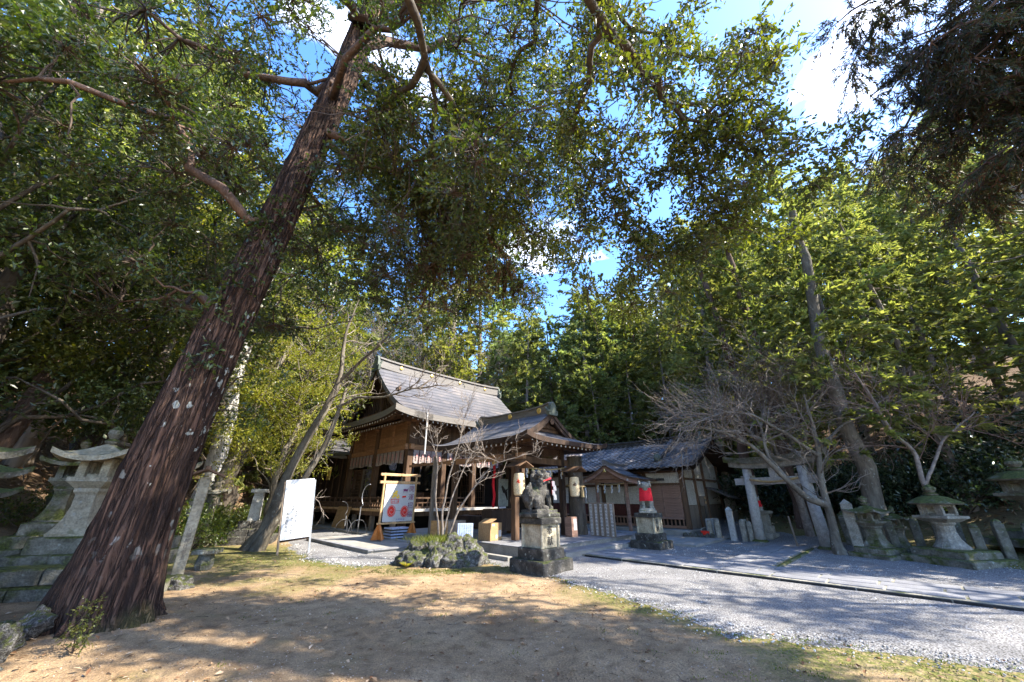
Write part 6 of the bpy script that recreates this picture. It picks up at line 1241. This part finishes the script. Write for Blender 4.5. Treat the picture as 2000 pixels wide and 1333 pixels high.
# brown hanging cedar sprays in the middle of the view, from a limb above the hall approach
bc = empty('withered_cedar_bough', (-1.9, 7.6, 8.0), 0, 'withered brown cedar sprays hanging in front of the sky above the hall', 'cedar bough'); bo = -np.array([-1.9,7.6,8.0])
polys = [limb((-4.0,6.0,11.6),(-1.9,7.4,10.0),.07,.05,8,.1), limb((-1.9,7.4,10.0),(-.6,7.9,7.9),.05,.02,8,.1), limb((-1.9,7.4,10.0),(-1.6,8.4,7.6),.05,.02,9,.12), limb((-1.9,7.4,10),(-2.6,8.2,8.0),.04,.02,8,.1), limb((-.6,7.9,7.9),(-.15,8.0,6.9),.02,.01,6,.1), limb((-2.0,7.4,10.2),(.2,7.2,9.0),.03,.01,8,.1), limb((-1.9,7.4,9.9),(-1.1,8.2,7.2),.03,.01,8,.1), limb((-1.9,7.4,9.8),(-2.2,8.6,7.0),.03,.01,8,.1), limb((-1.9,7.4,10.1),(.6,8.2,8.4),.03,.01,8,.1), limb((-1.9,7.4,10.),(-.9,7.0,8.6),.03,.01,8,.1)]
cp = []; cdv = []
for pl_ in polys[1:]:
    for k in range(3, len(pl_[0])):
        for m_ in range(7):
            s = pl_[0][k]; dv = RG.normal(0,1,3); dv[2] = -abs(dv[2])*1.2-.3; dv /= np.linalg.norm(dv); e = s+dv*RG.uniform(.3,.8); polys.append(limb(s, e, .007, .003, 5, .15)); cp += [s+(e-s)*f for f in (.4,.6,.8,1.)]; cdv += [dv+np.array([0,0,-.5])]*4
V, F = tubes(polys); obj('bough', npmesh('bough', V+bo, F, MT['twig_dark']), bc); V, F = sprays(np.array(cp), np.array(cdv), 22, .15, .009, .5, .4); tag(obj('sprays', npmesh('sprays', V+bo, F, MT['needle_brown']), bc), kind='stuff')

# ======== tree kinds for the woods ========
def cedar_proto(seed, h, spread, m, lean=0., start=.30, nb=54, ncl=9, npl=34, Ln=.36, Wd=.058, sway=.4):
    rng = np.random.default_rng(seed); tz = np.linspace(0,1,12); tr = np.stack([sway*np.sin(tz*3+seed)*tz, sway*np.cos(tz*2+seed)*tz-0, tz*h-.6], 1); rad = .21*h/18*(1-tz)**.8+.02; rad[0] *= 1.35
    polys = [(tr, rad)]; P = []; D = []
    for k in range(nb):
        t = start+(1-start)*((k+rng.random())/nb)**.9; p = np.array([np.interp(t, tz, tr[:,i]) for i in range(3)]); a = k*2.4+rng.random(); ln = spread*(1-t)**.55*rng.uniform(.55,1.15)+.4; up = .35*(1-t)+.1*rng.normal()
        q = p+np.array([math.cos(a)*ln, math.sin(a)*ln, ln*up*.5]); polys.append(limb(p, q, .05*(1.2-t), .012, 6, .12, -.12*ln, rng))
        pts = polys[-1][0]
        for j in range(ncl): s = pts[rng.integers(2,6)]; c = s+rng.normal(0,1,3)*np.array([.35,.35,.22])*(.6+ln*.25); P.append(c); dv = (c-p); dv[2] *= .4; D.append(dv/(np.linalg.norm(dv)+1e-6)+rng.normal(0,.35,3))
    # dead stubs on the bare trunk
    for k in range(14): t = start*rng.uniform(.35,1); p = np.array([np.interp(t, tz, tr[:,i]) for i in range(3)]); a = rng.uniform(0,6.28); ln = rng.uniform(.4,1.6); polys.append(limb(p, p+np.array([math.cos(a)*ln, math.sin(a)*ln, -.2*ln]), .02, .006, 5, .2, 0, rng))
    V, F = tubes(polys); tm_ = npmesh('trunk', V, F, MT['bark_far'], True); V, F = sprays(np.array(P), np.array(D), npl, Ln, Wd, .55, .15); return tm_, npmesh('crown', V, F, m)
def broad_proto(seed, h, spread, m, ncl=60, ntw=16, nl=8, Ln=.16, Wd=.04, r0=.28, base=.3, flat=.6, bark='bark_grey', cs=1.):
    rng = np.random.default_rng(seed); polys = [limb((0,0,-.6),(rng.normal(0,.6),rng.normal(0,.6),h*.6),r0*1.2,r0*.5,10,.08,0,rng)]; ends = []
    for k in range(14):
        s = polys[0][0][rng.integers(3,10)]; a = k*2.4+rng.random(); ln = spread*rng.uniform(.5,1); q = s+np.array([math.cos(a)*ln, math.sin(a)*ln, h*rng.uniform(.05,.40)]); pl_ = limb(s, q, r0*.22, .02, 8, .15, 0, rng); polys.append(pl_)
        for j in range(4): s2 = pl_[0][rng.integers(3,8)]; q2 = s2+rng.normal(0,1,3)*np.array([1,1,.6])*spread*.28; polys.append(limb(s2, q2, .03, .01, 5, .15, 0, rng)); ends += [q2, (s2+q2)/2]
    ends = np.array(ends); C = ends[rng.integers(0, len(ends), ncl)]+rng.normal(0,.3,(ncl,3)); C[:,2] = np.maximum(C[:,2], h*base); R_ = rng.uniform(.5,1.15,(ncl,3))*np.array([1,1,flat])*cs
    V1, F1, c_, bs, tp = clump_leaves(C, R_, ntw, nl, Ln, Wd, droop=.05, tw=.4*cs); V, F = tubes(polys); return npmesh('trunk', V, F, MT[bark], True), npmesh('crown', V1, F1, m)
KIND = {
 'cedarA': cedar_proto(11, 19, 2.6, MT['needle'], start=.20), 'cedarB': cedar_proto(12, 17, 3.1, MT['needle2'], start=.12, nb=56), 'cedarC': cedar_proto(13, 21, 2.6, MT['needle'], start=.36, nb=48), 'cedarD': cedar_proto(17, 15, 3.6, MT['needle'], start=.04, nb=64),
 'broadA': broad_proto(21, 13, 3.6, MT['leaf_oak'], 90, 18, 8, bark='bark_dim'), 'broadB': broad_proto(22, 11, 3.2, MT['leaf_yel'], 80, 18, 8, .13, .035, bark='bark_dim'), 'broadC': broad_proto(23, 12, 3.6, MT['leaf_dark'], 90, 19, 8, .15, .038, bark='bark_dim')}
LAB = {'cedarA': ('tall_cedar', 'tall feathery green cedar', 'cedar trees of the surrounding woods'), 'cedarB': ('cypress_tree', 'dense bluish green cypress', 'cypress trees of the surrounding woods'),
 'cedarC': ('slender_cedar', 'slender high-crowned cedar', 'slender cedars of the surrounding woods'), 'cedarD': ('young_cedar', 'bushy low-branched cedar', 'young cedars at the wood edge'),
 'broadA': ('evergreen_tree', 'broad green evergreen', 'evergreen trees on the wooded bank'), 'broadB': ('sunlit_tree', 'yellow green leafy tree', 'yellow green trees on the bank'), 'broadC': ('dark_evergreen', 'dark leaved evergreen', 'dark evergreens on the shaded bank')}
def zone(x, y):
    dep = y*.9219; u = x/dep if dep > .5 else (9 if x > 0 else -9); px = 1000+722*u
    if px < 0: w = 'outside the left edge of the view'
    elif px > 2000: w = 'outside the right edge of the view'
    else: w = next(t for lim, t in ((120,'at the left edge'),(350,'behind the leaning trunk'),(520,'beyond the inscribed post'),(700,'behind the two-stemmed tree'),(830,'above the left part of the hall ridge'),(960,'above the right part of the hall ridge'),(1080,'above the entrance porch roof'),(1200,'above the annex gate'),(1340,'above the annex roof'),(1460,'beyond the right end of the annex'),(1620,'above the stone gateway'),(1760,'above the small lantern'),(1900,'above the round-roofed lantern'),(2001,'at the right edge')) if px < lim)
    r = math.hypot(x, y-8); return ('front row' if r < 15 else 'second row' if r < 20 else 'third row' if r < 26 else 'fourth row' if r < 33 else 'back row')+' '+w
def plant(kind, x, y, s=1., dz=0., lean=0., label=None, group=None):
    nm, lb, gr = LAB[kind]; lb = lb+', '+zone(x, y); e = empty(nm, (x, y, Z(x, y)+dz), random.uniform(0, 6.28), label or lb, 'tree', None if label else gr); e.scale = (s*random.uniform(.9,1.1), s*random.uniform(.9,1.1), s); e.rotation_euler[0] = lean+random.uniform(-.04,.04); e.rotation_euler[1] = random.uniform(-.04,.04)
    obj('trunk', KIND[kind][0], e); o = obj('crown', KIND[kind][1], e); tag(o, kind='stuff'); return e
placed = []
def free(x, y, dmin): return all((x-a)**2+(y-b)**2 > dmin*dmin for a, b in placed)
def sector(n, x0, x1, y0, y1, kinds, dmin, smin, smax, cond=None, dz=0.):
    k = t = 0
    while k < n and t < 4000:
        t += 1; x = random.uniform(x0, x1); y = random.uniform(y0, y1)
        if cond and not cond(x, y): continue
        if not free(x, y, dmin): continue
        placed.append((x, y)); plant(random.choice(kinds), x, y, random.uniform(smin, smax), dz); k += 1
AQ = lambda x, y: ((x+y)*R2, (y-x)*R2)
behind = lambda x, y: AQ(x,y)[0] > 24.5
# behind the hall and annex, up the slope
sector(34, -8, 16, 24, 40, ['cedarA','cedarD','cedarC','cedarB','cedarD','cedarA'], 2.4, .62, .86, behind)
sector(34, -14, 36, 34, 62, ['cedarA','cedarB','cedarD'], 3.4, .8, 1.05, lambda x, y: AQ(x,y)[0] > 34)
# right: slope beyond the gateway
sector(20, 11.5, 24, 14, 26, ['cedarA','cedarB','cedarD','cedarA'], 2.7, .70, .96, lambda x, y: x > 12.6+(15-y)*.25 and AQ(x,y)[0] > 23)
sector(14, 22, 46, 22, 44, ['cedarA','cedarB','cedarA','cedarD'], 4.0, 1.0, 1.25); sector(4, 24, 38, 10, 22, ['cedarA','cedarB'], 5, .8, .95)
sector(7, 14.5, 24, 8, 14, ['cedarA','cedarD','broadC'], 3.2, .6, .8)
# right and behind the viewer: these shade the yard
sector(1, 22, 30, -8, 1, ['cedarC','broadA'], 4.6, .7, .85)
# left bank
for x, y, s, k, lb in ((-6,31,1.75,'cedarA','very tall cedar rising straight behind the hall ridge'),(-10.5,29.5,1.7,'broadB','very tall yellow green tree above the left end of the hall roof'),(-15,28,1.6,'cedarD','very tall bushy cedar left behind the rear wing'),(-2.6,35,1.7,'cedarB','very tall cypress behind the middle of the hall ridge'),(-19.5,23,1.7,'broadA','very tall evergreen behind the stone pillar'),(-8.5,36,1.9,'broadB','tallest yellow green tree behind the hall'),(1.0,30,.92,'cedarA','sunlit cedar behind the ridge of the entrance porch'),(3.4,31,1.0,'cedarB','cypress behind the front gable of the entrance porch'),(6.0,30,1.0,'cedarA','sunlit cedar behind the annex gate'),(8.6,31,1.12,'cedarD','bushy tall cedar behind the ridge of the annex')):
    placed.append((x,y)); plant(k, x, y, s, label=lb)
plant('broadC', 16.6, 5.4, 1.05, label='unseen dark evergreen added outside the right edge to shade the gravel'); placed += [(16.6,5.4),(15.5,-3.0)]  # unseen evergreen, added so that its shade falls on the gravel
sector(16, -22, 2, 26, 40, ['broadB','cedarD','broadA','cedarA','broadB'], 3.0, 1.25, 1.6, lambda x, y: AQ(x,y)[1] > 30 or AQ(x,y)[0] > 25)
sector(10, -30, -14, 9, 22, ['broadB','broadA','cedarA'], 3.4, 1.3, 1.7, lambda x, y: AQ(x,y)[0] < 6)
sector(9, -2, 24, 30, 44, ['cedarA','cedarB','cedarD'], 2.6, 1.05, 1.25, behind)
sector(14, -26, -13.5, 6, 24, ['broadA','broadC','broadB'], 3.0, .8, 1.15, lambda x, y: AQ(x,y)[0] < 8 or y < 14)
sector(16, -32, -12, 20, 44, ['broadB','broadA','cedarD','broadB'], 3.2, .8, 1.2, lambda x, y: AQ(x,y)[1] > 29.5)
sector(10, -46, -24, 14, 48, ['broadA','cedarA','broadC'], 4.5, 1.1, 1.4)
sector(5, -22, -12.5, -4, 6, ['broadC','broadA'], 3.6, .9, 1.1)
# near left evergreens making the dark leafy ceiling
for x, y, s, k in ((-10.4,4.6,1.0,'broadC'),(-12.8,8.4,1.15,'broadA'),(-13.5,12.5,1.1,'broadC'),(-10.6,10.8,.95,'broadC')): placed.append((x,y)); plant(k, x, y, s, 0, 0, {(-10.4,4.6):'dark evergreen shading the stone lanterns at the left edge', (-12.8,8.4):'broad evergreen behind the tall left lanterns', (-13.5,12.5):'dark evergreen on the bank behind the stone pillar', (-10.6,10.8):'evergreen between the inscribed post and the bank'}[(x,y)])
# individual trunks
def trunk_tree(name, x, y, r, h, label, m='bark_far', lean=(0,0), top='cedarC', s=None):
    e = empty(name, (x, y, Z(x,y)-.1), random.uniform(0,6), label, 'tree'); pts, rad = limb((0,0,0),(lean[0],lean[1],h), r, r*.4, 14, .02); rad = r*(1-.55*np.linspace(0,1,14)); rad[0] *= 1.35; na_ = 26
    V, F = tubes([(pts, rad)]); mb = MB(); mb.tube([tuple(p) for p in pts], list(rad), 20, cap=False); o = mb.build('trunk', MT[m], e, smooth=True)
    o2 = obj('crown', KIND[top][1], e, (lean[0]*.5, lean[1]*.5, 0), (0,0,0), (s or h/19.,)*3); tag(o2, kind='stuff'); return e
trunk_tree('cedar_tree', 11.65, 13.15, .27, 15, 'straight cedar trunk standing behind the small stone lantern', 'bark_grey', (-.5,.2), 'cedarA', s=.85)
trunk_tree('cedar_tree', 10.15, 17.1, .22, 15, 'cedar trunk right behind the left pillar of the stone gateway', 'bark', (0,.2), s=.8)
trunk_tree('cedar_tree', 11.6, 16.3, .24, 14, 'dark cedar trunk seen through the opening of the stone gateway', 'bark', (-.2,.2), s=.75)
trunk_tree('cedar_tree', -13.1, 17.2, .40, 17, 'pale sunlit trunk rising beyond the inscribed post', 'bark_pale', (0,0), 'cedarC', .9)
trunk_tree('leaning_trunk_tree', -10.9, 14.3, .19, 9, 'slim dark crooked trunk leaning over the narrow stone lantern', 'bark_grey', (2.4,-.5), 'broadB', .7)
trunk_tree('cedar_tree', -12.6, 9.2, .24, 12, 'dark trunk leaning right behind the left lanterns', 'bark', (2.2,.5), 'broadC', .85)

# ======== two-stemmed tree beside the white board ========
def bare(name, base, stems, label, m, seed, depth=4, twl=.9, r0=.06, up=.25, bias=(0,0,0), nch=4, parent_only=False, lat=1.):
    rng = np.random.default_rng(seed); polys = []; B = np.array(bias, float)
    def grow(p, d, L, r, k):
        n = 6; pts = [p]; q = p.copy(); dd = d.copy()
        for i in range(n): dd = dd+rng.normal(0,.16,3)+B*.05+np.array([0,0,up*.06]); dd /= np.linalg.norm(dd); q = q+dd*L/n; pts.append(q.copy())
        polys.append((np.array(pts), np.linspace(r, r*.45, n+1)))
        if k <= 0: return
        for c in range(nch):
            i = rng.integers(2, n+1); s = rng.choice([-1,1]); side = np.cross(dd, rng.normal(0,1,3)); side /= np.linalg.norm(side)+1e-6; side[2] *= lat; nd = dd*.75+side*.75+B*.3+np.array([0,0,up*.3]); nd /= np.linalg.norm(nd); grow(pts[i], nd, L*rng.uniform(.55,.85), r*.5, k-1)
    for pts, rad, tips in stems:
        pts = np.array(pts, float); k = 26; t0 = np.linspace(0,1,len(pts)); t = np.linspace(0,1,k); P_ = np.stack([np.interp(t, t0, pts[:,i]) for i in range(3)], 1)
        P_[1:-1] = (P_[:-2]+P_[1:-1]*2+P_[2:])/4; P_ += np.cumsum(rng.normal(0,.008,(k,3)),0); polys.append((P_, np.interp(t, t0, rad)))
        for j in range(tips): i = rng.integers(int(k*.45), k); d = P_[min(i+1,k-1)]-P_[max(i-1,0)]; d /= np.linalg.norm(d)+1e-6; d = d*.5+rng.normal(0,.6,3)*np.array([1,1,.6])+B+np.array([0,0,up]); d /= np.linalg.norm(d); grow(P_[i], d, twl*rng.uniform(.7,1.3), max(.008, r0*.5), depth-1)
    e = empty(name, tuple(base), 0, label, 'tree'); bb = -np.array(base, float)
    thick = [p for p in polys if p[1][0] > .03]; thin = [(p[0], np.maximum(p[1], .0045)) for p in polys if p[1][0] <= .03]
    V, F = tubes(thick); obj('trunk', npmesh('trunk', V+bb, F, m[0], True), e)
    if thin: V, F = tubes(thin); tag(obj('twigs', npmesh('twigs', V+bb, F, m[1]), e), kind='stuff')
    return e
two = bare('two_stemmed_tree', (-8.3,13.8,0), [
 ([(-8.5,13.8,-.1),(-8.12,13.7,.5),(-7.85,13.7,2.26),(-7.35,13.7,3.66),(-6.89,13.7,4.69),(-6.55,13.7,5.79),(-6.66,13.7,6.85),(-6.69,13.7,7.97),(-6.4,13.7,9.4)], [.40,.22,.15,.135,.125,.10,.07,.05,.02], 8),
 ([(-8.2,13.5,-.1),(-7.9,13.4,.5),(-7.51,13.4,1.29),(-7.03,13.4,2.25),(-6.55,13.4,3.36),(-6.31,13.4,4.55),(-6.25,13.5,5.3)], [.25,.15,.12,.10,.09,.07,.05], 3),
 ([(-6.6,13.7,5.7),(-6.0,13.6,6.3),(-5.1,13.4,7.2),(-4.4,13.3,8.2),(-3.3,13.2,8.8)], [.08,.06,.045,.03,.015], 8),
 ([(-6.4,13.4,4.6),(-5.6,13.2,4.95),(-4.6,13.0,4.9),(-3.6,12.8,5.2),(-2.6,12.6,5.3)], [.06,.045,.035,.025,.01], 9),
 ([(-8.9,14.0,-.1),(-8.4,13.9,.5),(-7.9,13.8,1.2)], [.2,.12,.08], 0)], 'slanting two-stemmed tree with bare light branches reaching over the hall roof', (MT['bark_grey'], MT['twig']), 31, 3, .9, .05, .2, (.25,0,.05), 3)
# leafy yellow green tree around it
e = empty('yellow_green_tree', (-9.4, 15.6, Z(-9.4,15.6)), 0, 'bright yellow green small-leaved tree between the pale trunk and the hall roof', 'tree')
C = np.array([(RG.uniform(-11.4,-6.7), RG.uniform(14.2,17.2), RG.uniform(2.5,9.3)) for _ in range(105)]); C = C[(C[:,0] < -6.3-.28*(C[:,2]-3.2)+RG.normal(0,.3,len(C))+.8) | (C[:,2] > 5.3)]; C[:,0] = np.where(C[:,2] < 4, np.minimum(C[:,0], -7.8), C[:,0])
polys = [limb((-9.4,15.6,-.2),(-9.2,15.6,5.5),.16,.07,12,.06)]+[limb(polys_p, c, .03, .008, 7, .12) for c in C[::2] for polys_p in [(-9.4+.03*c[2], 15.6, max(1.2, c[2]-1.6))]]
V, F = tubes(polys); eo = -np.array([-9.4,15.6,Z(-9.4,15.6)]); obj('trunk', npmesh('trunk', V+eo, F, MT['bark_grey'], True), e)
V, F, *_ = clump_leaves(C, RG.uniform(.35,.85,(len(C),3))*np.array([1,1,.45]), 22, 9, .085, .024, tw=.35); tag(obj('crown', npmesh('crown', V+eo, F, MT['leaf_yel']), e), kind='stuff')
# white-barked bare tree at the gateway
wt = bare('white_barked_tree', (9.57,12.4,0), [
 ([(9.62,12.3,-.12),(9.57,12.4,.25),(9.60,12.4,.6),(9.66,12.4,1.03),(9.72,12.4,2.05),(9.95,12.4,2.98),(10.1,12.5,3.9),(10.2,12.6,4.9)], [.24,.15,.12,.105,.09,.075,.05,.03], 14),
 ([(9.70,12.4,1.35),(9.2,12.5,1.55),(8.6,12.6,2.3),(8.0,12.6,3.1),(7.2,12.6,3.5),(6.3,12.5,3.7)], [.12,.10,.08,.06,.04,.02], 14),
 ([(8.9,12.5,1.9),(8.5,12.8,2.8),(8.6,12.9,3.8),(8.3,13.0,4.8)], [.06,.05,.04,.02], 10),
 ([(9.9,12.4,2.8),(9.0,12.3,3.5),(8.0,12.2,4.1),(7.0,12.1,4.2),(6.0,12,3.9)], [.06,.05,.04,.03,.012], 14),
 ([(9.9,12.4,3.0),(10.8,12.2,3.8),(11.8,12.0,4.2),(12.8,11.8,4.3)], [.06,.04,.03,.012], 12)], 'pale mottled bare tree with wide tangled twigs in front of the stone gateway', (MT['bark_grey'], MT['twig_mid']), 41, 3, 1.25, .05, .12, (0,0,.04), 4, lat=.6)
bare('bare_maple', (10.9,15.2,Z(10.9,15.2)), [([(10.9,15.2,0),(10.8,15.1,1.6),(10.2,15,3),(9.2,14.9,4.2),(8.2,14.6,4.8)], [.16,.12,.09,.06,.02], 14), ([(10.8,15.1,1.8),(11.4,15,3.2),(11.8,14.8,4.6),(12.6,14.6,5.6)], [.1,.08,.05,.02], 14), ([(10.4,15,2.6),(9.9,14.6,4.4),(9.9,14.2,6)], [.06,.05,.02], 10)], 'leafless maple with reddish twigs spreading behind the gateway', (MT['twig'], MT['twig_mid']), 43, 4, 1.3, .045, .15, (0,0,.05), 4, lat=.6)
bare('crooked_bare_tree', (12.4,11.6,Z(12.4,11.6)), [([(12.4,11.6,0),(12.3,11.6,.8),(11.95,11.5,1.9),(12.15,11.5,2.8),(11.5,11.4,3.4),(11.3,11.3,4.4),(11.0,11.2,5.2)], [.09,.075,.065,.06,.05,.035,.02], 12), ([(11.95,11.5,1.9),(12.9,11.3,3.2),(13.9,11,4.0)], [.05,.035,.015], 10)], 'thin crooked pale tree behind the round-roofed lantern', (MT['twig'], MT['twig_red']), 44, 3, 1.0, .03, .15, (0,0,.05), 4, lat=.7)
bare('multi_stemmed_shrub', (-1.95,11.4,.5), [([(-1.9,11.4,.45),(-1.95,11.4,1.2),(-1.8,11.4,2.2),(-1.55,11.3,3.2),(-1.45,11.3,4.0)], [.035,.03,.024,.016,.008], 9), ([(-1.8,11.4,.45),(-1.5,11.4,1.3),(-1.0,11.4,2.0),(-.5,11.3,2.5),(.3,11.2,2.7)], [.035,.03,.024,.016,.008], 9), ([(-2.0,11.4,.45),(-2.15,11.4,1.5),(-2.1,11.4,2.4),(-2.4,11.3,3.4)], [.03,.024,.018,.008], 8), ([(-1.9,11.4,.45),(-1.7,11.4,1.6),(-1.3,11.4,2.7),(-.9,11.3,3.3)], [.03,.024,.018,.008], 8)], 'leafless multi-stemmed shrub with pinkish twigs growing from the rock planter', (MT['twig'], MT['twig']), 45, 3, .55, .016, .35, (.1,0,.15), 3)
# sunlit bare trees behind the hall
for i, (x, y, s) in enumerate(((-11.6,28.8,2.1),(-8.4,31.5,2.1),(-5.0,31.8,1.9),(-14,26.5,1.8),(-2,34,1.7))):
    z0 = Z(x,y); bare('bare_tree', (x,y,z0), [([(x,y,z0-.2),(x+.2,y,z0+2.5*s),(x+.1,y,z0+5*s),(x-.2,y,z0+7*s)], [.14,.11,.07,.02], 13), ([(x+.2,y,z0+2.5*s),(x+1.2*s,y,z0+4.5*s),(x+2*s,y,z0+6*s)], [.08,.05,.02], 10), ([(x+.2,y,z0+2*s),(x-1.2*s,y,z0+4*s),(x-1.7*s,y,z0+6*s)], [.08,.05,.02], 10)], 'bare pale-twigged tree, '+zone(x, y), (MT['twig'], MT['twig']), 50+i, 4, 1.7, .06, .3, (0,0,.1), 4)['group'] = 'bare trees behind the hall'
# ======== shrubs ========
def shrub_proto(seed, r, m, Ln=.12, Wd=.03, ncl=16, ntw=20, nl=8):
    rng = np.random.default_rng(seed); C = rng.normal(0,.45,(ncl,3))*r; C[:,2] = np.abs(C[:,2])*.9+.35*r; V, F, c_, bs, tp = clump_leaves(C, rng.uniform(.3,.6,(ncl,3))*r, ntw, nl, Ln, Wd, tw=.3); V2, F2 = strands(np.zeros((ncl,3)), C, .02, .006); return npmesh('leaves', V, F, m), npmesh('stems', V2, F2, MT['twig_dark'])
SH = [shrub_proto(71, 1.5, MT['leaf_glossy']), shrub_proto(72, 1.3, MT['leaf_glossy'], .14, .035), shrub_proto(73, 1.2, MT['leaf_oak'])]
def shrub(k, x, y, s, label='dark glossy evergreen shrub', group='shrubs on the right bank'):
    lz_ = zone(x, y)
    if 'outside' in lz_: return
    label = label+', '+lz_
    e = empty('evergreen_shrub', (x, y, Z(x,y)-.05), random.uniform(0,6), label, 'shrub', group); e.scale = (s,s,s*.95); o = obj('leaves', SH[k][0], e); tag(o, kind='stuff'); obj('stems', SH[k][1], e)
for i in range(30):
    t = i/29; x = 10.9+4.6*t+random.uniform(-.5,1.2); y = 18.5-9.5*t+random.uniform(-.3,1.0); shrub(i % 2, x+1.0, y+.6, random.uniform(.8,1.5))
for i in range(16): shrub(i % 2, random.uniform(14,19), random.uniform(6,17), random.uniform(1.2,2.0))
for i in range(9): shrub(2, -10.8+random.uniform(-1.5,.6), 13.0+i*.75, random.uniform(.6,1.1), 'leafy green shrub below the left bank', 'shrubs below the left bank')
for i in range(8): shrub(2, random.uniform(-16,-12), random.uniform(6,13), random.uniform(.7,1.2), 'leafy shrub on the litter-covered left bank', 'shrubs on the left bank')
for i in range(18): a = random.uniform(24,27); q = random.uniform(4,26); x, y, _ = W(a, q); shrub(random.choice((0,2)), x, y, random.uniform(.9,1.5), 'dark shrub at the wood edge', 'shrubs behind the buildings')
e = empty('broadleaf_sapling', (-4.72, 4.95, .05), 0, 'small bright leafy sapling at the foot of the leaning trunk', 'sapling'); C = np.array([(.0,0,.18),(.08,.05,.32),(-.08,.02,.42),(.04,-.03,.55),(.13,-.04,.14),(-.12,0,.25)])
V, F, *_ = clump_leaves(C, np.full((6,3), .11), 12, 6, .042, .013, tw=.12, hi=True); e.scale = (.8,.8,.8); tag(obj('leaves', npmesh('leaves', V, F, MT['leaf_oak']), e), kind='stuff'); V, F = strands(np.zeros((6,3)), C, .006, .003); obj('stem', npmesh('stem', V, F, MT['twig_dark']), e)
e = empty('small_fern_plant', (-2.55, 10.35, .02), 0, 'small pale broad-leaved plant at the left foot of the rock planter', 'plant'); n = 14; an = np.linspace(0,6.28,n); d = np.stack([np.cos(an),np.sin(an),np.full(n,.8)],1); V, F = leafcards(np.zeros((n,3)), d, np.tile([0,0,1.],(n,1)), .22, .05, .3, True); obj('leaves', npmesh('leaves', V, F, MT['leaf_yel']), e)
e = empty('planter_moss', (-1.9, 11.15, .50), 0, 'bright green ferny tuft covering the soil of the rock planter', 'moss tuft'); n = 1600; P = np.stack([RG.normal(0,.33,n), RG.normal(0,.2,n), RG.uniform(-.02,.05,n)],1); d = RG.normal(0,.7,(n,3)); d[:,2] = 1; V, F = leafcards(P, d, rdir(n), RG.uniform(.06,.2,n), .006, .1); tag(obj('blades', npmesh('blades', V, F, MT['grass']), e), kind='stuff')

# fallen twigs on the bare earth
n = 260; px = RG.uniform(-6.5, 5.5, n); py = 2.8+9*RG.random(n)**1.3; ok = ~inside(px, py); px, py = px[ok], py[ok]; P = np.stack([px, py, terrain(px, py)+.012], 1); a = RG.uniform(0, 6.28, len(px)); ln = RG.uniform(.04,.22,len(px)); Q = P+np.stack([np.cos(a)*ln, np.sin(a)*ln, np.full(len(px), .004)], 1)
V, F = strands(P, Q, .0035, .0015, .10); tag(obj('fallen_twigs', npmesh('fallen_twigs', V, F, MT['twig_dark'])), kind='stuff')
